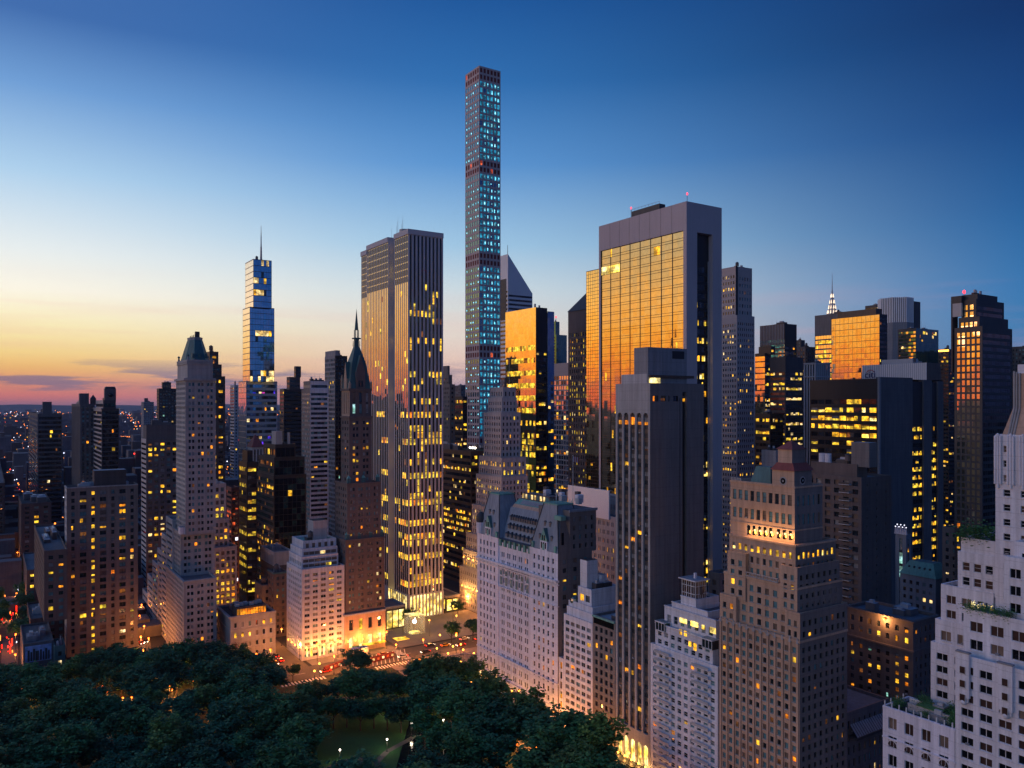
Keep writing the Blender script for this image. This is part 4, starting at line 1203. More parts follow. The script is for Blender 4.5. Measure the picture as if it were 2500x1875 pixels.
for k_, (ax, ay) in enumerate(((2, 4), (5, 3))):
    mb = MB(); mb.box(x0 + ax, x0 + ax + 1, y0 + ay, y0 + ay + 1, z1, z1 + 3 - k_, 'alu'); mb.build('roof_plant', b.root, b.org, (x0 + ax, y0 + ay, z1))
b = tower('office_tower', 'dark angled glass tower wing touching the right side of the gold mirrored tower', 'mirror_blue', [T(1337, 1330, 1353, 760, par=0)], BLANK,
    office(bay=2.2, fh=4.4, wh=.55, wall='mirror_blue', rowp=.3, ph=.6, p=.04, top=50, dark=(('mirror_blue', 1), ('glass', 1))), D=580, roof='roof_dark', cap=40)
b = tower('office_tower', 'distant teal glass tower with stepped top behind the gold mirrored tower', 'mirror_teal', [T(1358, 1345, 1384, 817), T(1356, 1345, 1366, 785, dx=1)],
    st(p=.02), office(bay=2.6, fh=4.4, wh=.9, rec=.05, dark=(('mirror_teal', 1),), wall='mirror_teal', p=.02, rowp=.08, ph=.4), D=900, cap=40)
mb = MB(); x0, x1, y0, y1, z0, z1 = b.tiers[1]
mb.tube((x0 + 3, y0 + 3, z1 - 1), (x0 + 3, y0 + 3, z1 + 5), .4, .3, 'alu'); mb.ball((x0 + 3, y0 + 3, z1 + 5.6), 1.0, 'beacon_red'); mb.build('beacon', b.root, b.org, (x0, y0, z1))
b = tower('office_building', 'mid height block with a pink reflecting window grid left of the brown pointed tower', 'pink_concrete', [T(1395, 1351, 1400, 885)],
    st(bay=3.4, ww=.8, fh=4, wh=.75, rec=.2, p=.1, rowp=.1, dark=(('mirror_pale', 2), ('glass', 1)), top=10), st(p=.1), D=640)
b = tower('office_tower', 'brown tower with yellow window columns and a dark pyramid roof', 'brown_brick', [T(1452, 1387, 1470, vl=762, par=0)],
    st(bay=2.45, ww=.42, fh=4.1, wh=.62, rec=.5, p=.35, rowp=.35, ph=.75, kinds=(('lit_yellow', 4), ('lit_amber', 2), ('lit_pale', 1), ('lit_dim', 3)), top=14, bot=4, dark=DD, mx=1), st(p=.2), D=520)
x0, x1, y0, y1, z0, z1 = b.tiers[0]
mb = MB(); mb.frust((x0 + x1) / 2 + 4, (y0 + y1) / 2, z1, z1 + 12, (x1 - x0) / 2 + 4.5, (y1 - y0) / 2 + .5, 1.5, 1.5, 'slate_dark'); mb.build('pyramid_roof', b.root, b.org, (x0, y0, z1))
b = tower('glass_slab', 'gold reflecting glass slab tower immediately left of the sloped white framed tower', 'mirror_gold', [T(1480, 1431, 1495, vl=663, par=0)],
    st(bay=2.0, ww=.92, fh=2.1, wh=.9, rec=.04, wall='bronze_metal', dark=(('mirror_gold', 1),), pick=lambda i, j, nc, nr, r: ('lit_amber' if (j < nr * .5 and r.random() < .012) else None), top=.3, bot=.2, mx=.1), BLANK, D=470, roof='roof_dark', cap=20)

# ================================================================== white framed tower with the bronze glass face
XS = 259.6
Dso = dX(1676, XS)
ySo = P(1676, Dso)[1]
zSo = zat(491, Dso)
yE = P(1462, dX(1462, XS))[1]
xE = P(1762, dY(1762, ySo))[0]
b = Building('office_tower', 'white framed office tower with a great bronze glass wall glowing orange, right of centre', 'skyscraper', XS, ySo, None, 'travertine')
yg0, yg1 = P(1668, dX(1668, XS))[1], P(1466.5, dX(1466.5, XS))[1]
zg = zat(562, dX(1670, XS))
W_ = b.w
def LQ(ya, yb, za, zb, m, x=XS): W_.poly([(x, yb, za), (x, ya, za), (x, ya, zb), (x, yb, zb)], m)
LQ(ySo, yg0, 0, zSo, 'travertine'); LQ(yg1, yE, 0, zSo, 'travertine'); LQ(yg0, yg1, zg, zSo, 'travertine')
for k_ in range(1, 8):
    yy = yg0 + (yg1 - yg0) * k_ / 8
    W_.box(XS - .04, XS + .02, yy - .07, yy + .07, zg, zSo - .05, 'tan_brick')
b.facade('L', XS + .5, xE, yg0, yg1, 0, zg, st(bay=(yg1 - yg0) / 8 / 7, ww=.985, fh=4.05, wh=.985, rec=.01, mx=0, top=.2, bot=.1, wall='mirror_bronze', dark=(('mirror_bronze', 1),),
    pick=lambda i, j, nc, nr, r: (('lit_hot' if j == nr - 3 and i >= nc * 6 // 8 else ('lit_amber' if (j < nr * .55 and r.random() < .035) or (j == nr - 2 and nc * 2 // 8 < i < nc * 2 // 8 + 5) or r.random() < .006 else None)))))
# mullion lines: eight bays and a double line on every floor, slightly proud of the glass
for k_ in range(0, 9):
    yy = yg0 + (yg1 - yg0) * k_ / 8
    W_.box(XS + .30, XS + .42, yy - .10, yy + .10, 0, zg, 'dark_metal')
nf_ = int(zg / 4.05 + .25); fh_ = (zg - .3) / nf_
for k_ in range(nf_ + 1):
    zz_ = .1 + k_ * fh_
    for o_ in (0, 1.15):
        if zz_ + o_ < zg - .1: W_.box(XS + .34, XS + .44, yg0, yg1, zz_ + o_ - .07, zz_ + o_ + .07, 'bronze_metal')
# end face with the tall dark slot
sx0, sx1 = P(1702, dY(1702, ySo))[0], P(1740, dY(1740, ySo))[0]
zs_ = zat(567, dY(1702, ySo))
def RQ(xa, xb, za, zb, m, y=ySo): W_.poly([(xa, y, za), (xb, y, za), (xb, y, zb), (xa, y, zb)], m)
RQ(XS, sx0, 0, zSo, 'travertine'); RQ(sx1, xE, 0, zSo, 'travertine'); RQ(sx0, sx1, zs_, zSo, 'travertine')
W_.poly([(sx0, ySo, 0), (sx0, ySo + 2.5, 0), (sx0, ySo + 2.5, zs_), (sx0, ySo, zs_)], 'travertine')
W_.poly([(sx1, ySo, 0), (sx1, ySo + 2.5, 0), (sx1, ySo + 2.5, zs_), (sx1, ySo, zs_)], 'travertine')
W_.poly([(sx0, ySo, zs_), (sx1, ySo, zs_), (sx1, ySo + 2.5, zs_), (sx0, ySo + 2.5, zs_)], 'travertine')
b.facade('R', sx0, sx1, ySo + 2.5, ySo + 9, 0, zs_, office(bay=1.4, ww=.9, fh=4.05, wh=.62, rec=.1, rowp=.30, ph=.55, p=.03, wall='black_metal', top=14, kinds=(('lit_amber', 4), ('lit_yellow', 3), ('lit_hot', 1)), mx=.2))
W_.box(sx1 - .9, sx1 - .6, ySo + 1.8, ySo + 2.3, 0, zs_ - 12, 'alu')
W_.poly([(xE, ySo, 0), (xE, yE, 0), (xE, yE, zSo), (xE, ySo, zSo)], 'travertine')
W_.poly([(XS, yE, 0), (xE, yE, 0), (xE, yE, zSo), (XS, yE, zSo)], 'travertine')
b.r.poly([(XS, ySo, zSo), (xE, ySo, zSo), (xE, yE, zSo), (XS, yE, zSo)], 'roof_grey')
b.finish(100)
mb = MB(); ya_, yb_ = P(1605, dX(1605, XS))[1], P(1537, dX(1537, XS))[1]
mb.box(XS + 1.2, XS + 5, ya_, yb_, zSo, zSo + 3.0, 'dark_metal', 'roof_dark')
for k_ in range(9): mb.tube((XS + 1.2, ya_ + (yb_ - ya_) * k_ / 8, zSo + 3), (XS + 1.2, ya_ + (yb_ - ya_) * k_ / 8, zSo + 4.1), .07, .07, 'alu')
mb.tube((XS + 1.2, ya_, zSo + 4), (XS + 1.2, yb_, zSo + 4), .07, .07, 'alu')
mb.build('window_washing_rig', b.root, b.org, (XS, ya_, zSo))
for (bx, by, hh) in ((XS + .8, ySo + .4, 3.0), (XS + 1.4, yb_ + .5, 4.5)):
    mb = MB(); mb.tube((bx, by, zSo), (bx, by, zSo + hh), .12, .1, 'dark_metal'); mb.ball((bx, by, zSo + hh + .4), .36, 'beacon_red', sz=1.5); mb.build('beacon', b.root, b.org, (bx, by, zSo))

# ================================================================== stone tower with tall arched window strips, by the park
XB = 175.3
DBz = dX(1587, XB)
yB = P(1587, DBz)[1]
zB = zat(935, DBz)
yBl = P(1503, dX(1503, XB))[1]
xBr = P(1718, dY(1718, yB))[0]
b = Building('arched_strip_tower', 'slab tower of smooth grey stone with five tall arched window strips facing the park', 'tower', XB, yB, None, 'grey_concrete')
wL = yBl - yB
bw_ = (wL - 1.0) / 5
zlo, zhi = 14.5, zB - 9.5
# wall pieces round the arched strips
def arch_wall(y0, y1, zA, zBt, ca, cb, spring, m, x):
    """fill between the rectangle ca..cb x spring..zBt and a half round arch"""
    r = (cb - ca) / 2; cy = (ca + cb) / 2
    pts = [(cy + r * cos(pi * k / 10), spring + r * sin(pi * k / 10)) for k in range(11)]
    for k in range(10):
        (ya, za), (yb2, zb2) = pts[k], pts[k + 1]
        W2.poly([(x, ya, za), (x, ya, zBt), (x, yb2, zBt), (x, yb2, zb2)], m)
        W2.poly([(x, ya, za), (x + .6, ya, za), (x + .6, yb2, zb2), (x, yb2, zb2)], m)
W2 = b.w
prev = yB
strips = []
for i in range(5):
    c = yB + .5 + (i + .5) * bw_
    a0, a1 = c - bw_ * .36, c + bw_ * .36
    r_ = (a1 - a0) / 2
    W2.poly([(XB, a0, 0), (XB, prev, 0), (XB, prev, zB), (XB, a0, zB)], 'lime_stone')
    arch_wall(0, 0, 0, zB, a0, a1, zhi - r_, 'lime_stone', XB)
    W2.poly([(XB, a1, 11.6), (XB, a0, 11.6), (XB, a0, zlo), (XB, a1, zlo)], 'lime_stone')
    arch_wall(0, 0, 0, 11.6, a0, a1, 10.4 - r_ * .6, 'lime_stone', XB)
    for aa in (a0, a1): W2.poly([(XB, aa, 2), (XB + .6, aa, 2), (XB + .6, aa, zhi - r_), (XB, aa, zhi - r_)], 'lime_stone')
    W2.poly([(XB, a0, zlo), (XB, a1, zlo), (XB + .6, a1, zlo), (XB + .6, a0, zlo)], 'lime_stone')
    strips.append((a0, a1)); prev = a1
W2.poly([(XB, yBl, 0), (XB, prev, 0), (XB, prev, zB), (XB, yBl, zB)], 'lime_stone')
fhB = 2.72
nB = int((zhi - zlo) / fhB)
b.w.poly([(XB + .62, yBl, 0), (XB + .62, yB, 0), (XB + .62, yB, zB - .5), (XB + .62, yBl, zB - .5)], 'dark_metal')
for (a0, a1) in strips:
    for j in range(nB):
        zc_ = zlo + .6 + j * fhB
        topw = j >= nB - 1
        m = 'lit_orange' if topw else (pickw(b.rng, (('lit_amber', 3), ('lit_orange', 2), ('lit_dim', 2))) if b.rng.random() < .12 else pickw(b.rng, (('glass_curtain', 4), ('glass', 2), ('glass_blind', 1))))
        hh = 1.5 if not topw else 2.6
        b.panes.append((True, XB, yB, a0 - yB + .12, a1 - yB - .12, zc_, zc_ + hh, -.55, m, 'dark_metal'))
    b.panes.append((True, XB, yB, a0 - yB, a1 - yB, 2.2, 11.4, -.55, 'lit_hot', 'dark_brick'))
# end face
b.tiers = [(XB, xBr, yB, yBl, 0, zB)]
su0, su1 = P(1666, dY(1666, yB))[0], P(1676, dY(1676, yB))[0]
def RQ2(xa, xb, za, zb): W2.poly([(xa, yB, za), (xb, yB, za), (xb, yB, zb), (xa, yB, zb)], 'tan_brick')
zst = zat(957, dY(1670, yB))
wz0, wz1 = zat(980, DBz), zat(966, DBz)
ws = [(1594, 1606), (1613, 1625), (1632, 1634), (1643, 1655)]
xs_ = [XB]
for (ua, ub) in ws: xs_ += [P(ua, dY(ua, yB))[0], P(ub, dY(ub, yB))[0]]
xs_.append(su0)
RQ2(XB, su0, 0, wz0); RQ2(XB, su0, wz1, zB)
for k_ in range(0, len(xs_), 2): RQ2(xs_[k_], xs_[k_ + 1], wz0, wz1)
for k_, (ua, ub) in enumerate(ws):
    xa, xb = xs_[1 + 2 * k_], xs_[2 + 2 * k_]
    b.panes.append((False, xa, yB, 0, xb - xa, wz0, wz1, -.4, ('lit_orange', 'lit_dim', 'glass_black', 'glass')[k_], 'dark_metal'))
RQ2(su1, xBr, 0, zB); RQ2(su0, su1, zst, zB)
for aa in (su0, su1): W2.poly([(aa, yB, 0), (aa, yB + .9, 0), (aa, yB + .9, zst), (aa, yB, zst)], 'tan_brick')
W2.poly([(su0, yB + .9, 0), (su1, yB + .9, 0), (su1, yB + .9, zst), (su0, yB + .9, zst)], 'black_metal')
b.panes.append((False, su0, yB + .7, .1, su1 - su0 - .1, wz0, wz1, 0, 'lit_amber', None))
xg_ = P(1659, dY(1659, yB))[0]
W2.box(xg_, xg_ + .25, yB - .05, yB - .01, 12, zst - 2, 'black_metal')
W2.poly([(xBr, yB, 0), (xBr, yBl, 0), (xBr, yBl, zB), (xBr, yB, zB)], 'tan_brick')
W2.poly([(XB, yBl, 0), (xBr, yBl, 0), (xBr, yBl, zB), (XB, yBl, zB)], 'tan_brick')
b.r.poly([(XB, yB, zB - .5), (xBr, yB, zB - .5), (xBr, yBl, zB - .5), (XB, yBl, zB - .5)], 'roof_grey')
W2.box(XB + .02, xBr, yB + .02, yB + .5, zB - .49, zB - .02, 'tan_brick')
b.finish(100)
# roof blocks
def yat(u, X): return P(u, dX(u, X))[1]
def xat(u, Y): return P(u, dY(u, Y))[0]
Yp = yB + 1.2
xa, xb = xat(1582, Yp), xat(1677, Yp)
zt1 = zat(847, dY(1582, Yp)); zt0 = zat(912, dY(1582, Yp))
mb = MB(); mb.box(xa, xb, Yp, yat(1548, xa), zB - .5, zt1, 'grey_concrete', 'roof_grey')
xl0, xl1 = xat(1641, Yp), xat(1670, Yp)
mb.box(xl0, xl1, Yp - .1, Yp - .03, zt1 - 3.4, zt1 - .9, 'black_metal')
mb.build('roof_house', b.root, b.org, (xa, Yp, zB))
ya2 = yat(1528, XB + 2.2)
part_box(b, 'roof_terrace_wall', XB + 2.2, xa - .1, Yp + .5, ya2, zB - .5, zB + 3.0, 'pale_stone', 'roof_grey')
xo0 = xat(1577, yB + .4)
mb = MB(); mb.box(XB + .8, XB + 5.0, yB + .6, yB + 1.1, zB - .4, zB + 1.7, 'lit_hot'); mb.box(XB + .6, xBr - 4, yB + .5, yB + 2.6, zB + 1.72, zB + 2.6, 'bronze_metal'); mb.build('roof_pergola', b.root, b.org, (XB, yB, zB))
# street level canopy
mb = MB(); mb.box(XB - 3.4, XB - .2, yB + 1, yBl - 1, 3.4, 3.9, 'dark_metal'); mb.box(XB - 3.3, XB - .3, yB + 1.1, yBl - 1.1, 3.28, 3.38, 'lit_hot'); mb.build('canopy', b.root, b.org, (XB, yB, 3))

# ================================================================== grand white hotel with green mansard roof
XP = 175.0
yP0, yP1 = yat(1362, XP), yat(1165, XP)
DP = dX(1362, XP)
zPc = zat(1352, DP)
b = Building('grand_hotel', 'grand white chateau style hotel with green copper mansard roof and dormers beside the park', 'hotel', XP, yP0, None, 'hotel_stone')
xPr = xat(1445, yP0)
PZ = st(bay=2.95, ww=.40, fh=3.32, wh=.58, p=.06, rec=.35, mx=1.6, dark=(('glass', 4), ('glass_black', 5), ('glass_teal', 1)), kinds=(('lit_orange', 3), ('lit_amber', 1), ('lit_dim', 3)), frame='frame_white')
PZp = st(bay=4.4, ww=.54, pair=.55, fh=3.32, wh=.58, p=.04, rec=.35, mx=.8, dark=(('glass', 4), ('glass_black', 5), ('glass_teal', 1)), kinds=(('lit_orange', 2), ('lit_amber', 1), ('lit_dim', 2)), frame='frame_white')
def plz_street(i, j, nc, nr, r): return 'lit_hot' if j == 0 and r.random() < .9 else ('lit_orange' if r.random() < .5 else 'glass')
ya, yb = P(1293, dX(1293, XP))[1], P(1216, dX(1216, XP))[1]
zb0 = 7.5
# right wing, centre, left wing
for (q0, q1, S_, zt_, px_) in ((yP0, ya, PZ, zPc, 0.0), (ya, yb, PZp, zPc - 3.0, .5), (yb, yP1, PZ, zPc, 0.0)):
    b.facade('L', XP + px_, xPr, q0, q1, zb0, zt_, S_)
    b.facade('L', XP + px_, xPr, q0, q1, 0, zb0, st(bay=3.4, ww=.45, fh=6.6, wh=.72, rec=.5, top=.4, bot=.3, pick=plz_street if q0 == yb else (lambda i, j, nc, nr, r: 'lit_dim' if r.random() < .5 else 'glass')))
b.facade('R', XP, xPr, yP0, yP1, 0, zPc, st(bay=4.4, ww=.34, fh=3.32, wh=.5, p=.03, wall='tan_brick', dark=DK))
for yy in (ya, yb): b.w.poly([(XP, yy, 0), (XP + .5, yy, 0), (XP + .5, yy, zPc), (XP, yy, zPc)], 'hotel_stone')
for (z_, pr, hh, mm) in ((zat(1423, DP), .9, .8, 'white_stone'), (zat(1423, DP) - 1.1, .4, .35, 'hotel_stone'), (zat(1423, DP) - 9.0, .25, .3, 'hotel_stone'), (16.5, .35, .5, 'white_stone'), (zb0 + .1, .3, .4, 'white_stone')):
    b.w.box(XP - pr, XP + .62, yP0 - .02, yP1, z_, z_ + hh, mm)
# arched windows of the centre bays, white relief frames
for k_ in range(6):
    yy = ya + (yb - ya) * (k_ + .5) / 6
    mb = MB(); zz_ = zat(1423, DP) - 8.2
    r_ = 1.15
    pts = [(XP + .28, yy - r_, zz_)] + [(XP + .28, yy + r_ * cos(pi - pi * q / 8), zz_ + 5.4 + r_ * sin(pi * q / 8)) for q in range(9)] + [(XP + .28, yy + r_, zz_)]
    mb.poly(pts[::-1], 'white_stone')
    r_ = .85
    pts = [(XP + .24, yy - r_, zz_ + .3)] + [(XP + .24, yy + r_ * cos(pi - pi * q / 8), zz_ + 5.4 + r_ * sin(pi * q / 8)) for q in range(9)] + [(XP + .24, yy + r_, zz_ + .3)]
    mb.poly(pts[::-1], 'glass_teal')
    mb.box(XP + .16, XP + .22, yy - r_, yy + r_, zz_ + 3.6, zz_ + 4.2, 'white_stone')
    mb.build('arched_window', b.root, b.org, (XP, yy, zz_))
b.tiers = [(XP, xPr, yP0, yP1, 0, zPc)]
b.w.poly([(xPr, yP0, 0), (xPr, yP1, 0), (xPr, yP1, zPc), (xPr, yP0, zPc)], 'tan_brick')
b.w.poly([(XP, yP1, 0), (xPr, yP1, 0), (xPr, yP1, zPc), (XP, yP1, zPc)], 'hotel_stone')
b.r.poly([(XP, yP0, zPc - .1), (xPr, yP0, zPc - .1), (xPr, yP1, zPc - .1), (XP, yP1, zPc - .1)], 'roof_grey')
b.finish(100)
# mansard: centre sheet set back, two pavilion roofs at the ends
zR = zPc + 17.0
MR = MB()
MR.poly([(XP + 1.6, yb + 1, zPc - 3), (XP + 1.6, ya - 1, zPc - 3), (XP + 7.0, ya - 1, zR - 4.6), (XP + 7.0, yb + 1, zR - 4.6)], 'slate')
MR.poly([(XP + 1.6, yb + 1, zPc - 3), (XP + .5, yb + 1, zPc - 3), (XP + .5, ya - 1, zPc - 3), (XP + 1.6, ya - 1, zPc - 3)], 'roof_grey')
MR.poly([(XP + 7.0, yb, zR - 4.6), (XP + 7.0, ya, zR - 4.6), (XP + 8.0, ya, zR - 3.4), (XP + 8.0, yb, zR - 3.4)], 'warm_brick')
MR.poly([(XP + 8.0, yb, zR - 3.4), (XP + 8.0, ya, zR - 3.4), (XP + 10.5, ya, zR - 1.4), (XP + 10.5, yb, zR - 1.4)], 'copper')
MR.poly([(XP + 10.5, yb, zR - 1.4), (XP + 10.5, ya, zR - 1.4), (XP + 16, ya, zR - 1.4), (XP + 16, yb, zR - 1.4)], 'roof_grey')
MR.build('mansard_roof', b.root, b.org, (XP, ya, zPc))
mb = MB()
mb.poly([(XP + 8.25, yb - 4, zR - 3.05), (XP + 8.25, ya + 1.5, zR - 3.05), (XP + 10.0, ya + 1.5, zR - 1.68), (XP + 10.0, yb - 4, zR - 1.68)], 'roof_light')
for k_ in range(20):
    yy = ya + 1.5 + (yb - 5.5 - ya) * k_ / 19
    mb.tube((XP + 8.2, yy, zR - 3.0), (XP + 10.0, yy, zR - 1.6), .07, .07, 'alu', 4)
mb.build('skylight', b.root, b.org, (XP + 8, ya, zR - 3))
mb = MB(); mb.box(XP + 11.0, XP + 15.5, ya + 2, yb - 3, zR - 1.4, zR + 1.2, 'brown_brick', 'roof_grey')
for k_ in range(9):
    yy = ya + 3 + k_ * 2.1
    mb.box(XP + 10.9, XP + 10.98, yy, yy + 1.3, zR - 1.0, zR + .8, 'lit_pale' if k_ % 3 else 'glass_teal')
mb.build('roof_pavilion', b.root, b.org, (XP + 11, ya, zR))
for (q0, q1) in ((yP0 + .2, ya), (yb, yP1 - .2)):
    mb = MB(); cy = (q0 + q1) / 2; hw = (q1 - q0) / 2
    mb.frust(XP + 7.0, cy, zPc, zR, 6.6, hw, 3.6, hw * .48, 'slate', 'roof_dark')
    # dark hip ribs and crest
    for sx, sy in ((-1, -1), (-1, 1), (1, -1)):
        mb.tube((XP + 7 + sx * 6.6, cy + sy * hw, zPc), (XP + 7 + sx * 3.6, cy + sy * hw * .48, zR), .22, .22, 'slate_dark', 5)
    mb.build('pavilion_roof', b.root, b.org, (XP + 7, cy, zPc))
    mb = MB(); mb.box(XP + 3.2, XP + 10.8, cy - hw * .52, cy + hw * .52, zR, zR + .4, 'copper')
    for k_ in range(12):
        a = k_ / 11
        mb.tube((XP + 3.3, cy - hw * .5 + hw * a, zR + .4), (XP + 3.3, cy - hw * .5 + hw * a, zR + 1.7 + .5 * (k_ % 2)), .16, .05, 'copper', 4)
        mb.tube((XP + 3.3 + 7.2 * a, cy - hw * .5, zR + .4), (XP + 3.3 + 7.2 * a, cy - hw * .5, zR + 1.7 + .5 * (k_ % 2)), .16, .05, 'copper', 4)
    mb.build('roof_crest', b.root, b.org, (XP + 7, cy, zR))
    # gabled front dormer in white stone and copper
    mb = MB(); xx = XP + .1
    mb.box(xx, xx + 4.5, cy - 2.2, cy + 2.2, zPc - .05, zPc + 3.4, 'white_stone')
    mb.poly([(xx, cy + 2.4, zPc + 3.4), (xx, cy - 2.4, zPc + 3.4), (xx, cy, zPc + 8.2)], 'copper')
    mb.poly([(xx, cy - 2.4, zPc + 3.4), (xx + 5, cy - 2.4, zPc + 3.4), (xx + 5, cy, zPc + 8.2), (xx, cy, zPc + 8.2)], 'copper_dark')
    mb.poly([(xx, cy + 2.4, zPc + 3.4), (xx + 5, cy + 2.4, zPc + 3.4), (xx + 5, cy, zPc + 8.2), (xx, cy, zPc + 8.2)], 'copper_dark')
    for q in (-1.3, 0, 1.3): mb.box(xx - .08, xx - .02, cy + q - .35, cy + q + .35, zPc + .6, zPc + 2.9, 'glass_black')
    for q in (-.6, .6): mb.box(xx - .08, xx - .02, cy + q - .3, cy + q + .3, zPc + 3.7, zPc + 5.6, 'glass_black')
    mb.build('gable_dormer', b.root, b.org, (xx, cy, zPc))
    for sy in (-1, 1):
        for (dz_, off) in ((9.6, .18), (4.6, .42)):
            mb = MB(); f = dz_ / 17.0; xx2 = XP + .4 + 3.0 * f; yy = cy + sy * hw * off
            mb.box(xx2 - .2, xx2 + 2, yy - .55, yy + .55, zPc + dz_ - .9, zPc + dz_ + .7, 'tan_brick'); mb.frust(xx2 + .9, yy, zPc + dz_ + .7, zPc + dz_ + 1.7, 1.2, .8, .1, .05, 'slate_dark')
            mb.build('dormer', b.root, b.org, (xx2, yy, zPc + dz_))
    for k_ in range(3):
        mb = MB(); yy = q0 + (q1 - q0) * (.1 + .4 * k_)
        mb.box(XP - .02, XP + .9, yy - .55, yy + .55, zPc, zPc + 2.3, 'copper'); mb.build('parapet_dormer', b.root, b.org, (XP, yy, zPc))
# rows of small dormers on the centre roof
for row, (hz, n_) in enumerate(((1.6, 7), (5.0, 8), (8.3, 12))):
    for k_ in range(n_):
        yy = ya + 1.2 + (yb - ya - 2.4) * (k_ + .5) / n_
        f = (hz + 3) / (zR - 4.6 - zPc + 3)
        xx2 = XP + 1.6 + 5.4 * f
        s_ = (.75, .65, .42)[row]
        mb = MB(); mb.box(xx2 - .9, xx2 + 1.0, yy - s_, yy + s_, zPc + hz - .9, zPc + hz + .5, 'tan_brick')
        mb.frust(xx2 + .1, yy, zPc + hz + .5, zPc + hz + 1.4, 1.2, s_ + .25, .1, .05, 'slate_dark')
        mb.build('dormer', b.root, b.org, (xx2, yy, zPc + hz))
for k_ in range(7):
    mb = MB(); yy = ya + .8 + (yb - ya - 1.6) * k_ / 6
    mb.box(XP + .3, XP + 1.2, yy - .6, yy + .6, zPc - 3, zPc - .2, 'copper'); mb.box(XP + .2, XP + .55, yy + .75, yy + 1.6, zPc - 3, zPc - 1.4, 'white_stone')
    mb.build('parapet_dormer', b.root, b.org, (XP, yy, zPc - 3))
# round corner turret at the left end, right side wing wall with its gable
mb = MB(); mb.frust(XP + 1.2, yP1 - 1.0, zPc - .05, zPc + 4.6, 1.9, 1.9, 1.9, 1.9, 'hotel_stone', n=12); mb.ball((XP + 1.2, yP1 - 1.0, zPc + 6.0), 2.0, 'slate_dark', 12, 8, 1.5); mb.tube((XP + 1.2, yP1 - 1, zPc + 8), (XP + 1.2, yP1 - 1, zPc + 11), .2, .05, 'copper'); mb.build('corner_turret', b.root, b.org, (XP + 1.2, yP1 - 1, zPc))
xw0 = xat(1391, yP0)
b2 = Building('side_wing', 'x', 'x', XP, yP0, None, 'tan_brick')
bpy.data.objects.remove(b2.root)
b2.root, b2.org = b.root, b.org
zw = zat(1247, dY(1391, yP0))
b2.facade('R', xw0, xPr + 2, yP0 - .05, yP0 + 6, zPc - .5, zw, st(bay=2.7, ww=.36, fh=3.32, wh=.5, p=0, dark=DK))
b2.w.poly([(xw0, yP0 - .05, zPc - .5), (xw0, yP0 + 20, zPc - .5), (xw0, yP0 + 20, zw), (xw0, yP0 - .05, zw)], 'tan_brick')
b2.w.poly([(xPr + 2, yP0 - .05, zPc - .5), (xPr + 2, yP0 + 20, zPc - .5), (xPr + 2, yP0 + 20, zw), (xPr + 2, yP0 - .05, zw)], 'tan_brick')
b2.r.poly([(xw0, yP0, zw), (xPr + 2, yP0, zw), (xPr + 2, yP0 + 20, zw), (xw0, yP0 + 20, zw)], 'roof_grey')
b2.w.box(xw0 - .4, xPr + 2.4, yP0 - .5, yP0, zw - .6, zw + .3, 'slate')
b2.finish(20)
mb = MB(); xg0 = xat(1362, yP0); xg1 = xat(1392, yP0)
xm_ = xat(1372, yP0)
mb.poly([(xg0 + .4, yP0 - .03, zPc - .1), (xg1, yP0 - .03, zPc - .1), (xg1, yP0 - .03, zPc + 5), (xm_ + 1.5, yP0 - .03, zPc + 12), (xm_ - .5, yP0 - .03, zPc + 12), (xg0 + .8, yP0 - .03, zPc + 5)], 'tan_brick')
mb.box(xm_ - .3, xm_ + .8, yP0 - .12, yP0 - .04, zPc + 3, zPc + 7.5, 'glass_black')
mb.box(xm_ - .6, xm_ + 1.6, yP0 - .3, yP0 + 4, zPc + 12, zPc + 13.6, 'copper')
mb.build('side_gable', b.root, b.org, (xg0, yP0, zPc))
for k_ in range(9):
    mb = MB(); xx, yy = XP + 12 + 3.2 * (k_ % 3) * .8, yP0 + 3 + 4.4 * k_ * .8; mb.box(xx, xx + 1.6 + (k_ % 2), yy, yy + 2, zR + (1.2 if k_ > 3 else 0) - .02, zR + 2.2 + (k_ % 3) * .8, ('alu', 'white_stone', 'brown_brick')[k_ % 3]); mb.build('roof_plant', b.root, b.org, (xx, yy, zR))
for (uu, YY, vb, vt) in ((1356, None, 1238, 1112), (1360, None, 1222, 1118)):
    pass
HOTELP = (XP, xPr, yP0, yP1, zPc, zR, ya, yb)
xf, yf = XP + 3.4, yP0 + 4.2
for (fx, fy, zt_, fl) in ((XP + 4.5, yP0 + 1.6 + (ya - yP0) * .3, zat(1100, 296), 0), (XP + 12.0, yP0 + 6.5, zat(1112, 305), 1)):
    e_ = empty('flagpole', (fx, fy, zR + .3), ('white flagpole without a flag on the right roof crest of the grand hotel', 'flagpole flying a red striped flag behind the right roof crest of the grand hotel')[fl], 'flagpole')
    mb = MB(); mb.tube((fx, fy, zR + .3), (fx, fy, zt_), .16, .08, 'frame_white'); mb.ball((fx, fy, zt_), .2, 'frame_white'); mb.build('pole', e_)
    if fl:
        mb = MB()
        for q in range(6): mb.box(fx + .1 + q * .45, fx + .1 + (q + 1) * .45, fy - .02 + .08 * sin(q), fy + .03 + .08 * sin(q), zt_ - 2.4 - q * .12, zt_ - .3 - q * .12, 'flag_red' if q % 2 else 'frame_white')
        mb.build('flag', e_)
b = tower('town_house', 'narrow low house with glowing orange windows beside the grand hotel', 'white_stone', [T(1376, 1363.5, (8,), vl=1603)], st(bay=1.6, ww=.7, fh=3.6, wh=.7, p=.75, kinds=(('lit_orange', 1), ('lit_amber', 1)), top=1), st(p=.3), X=175.4)
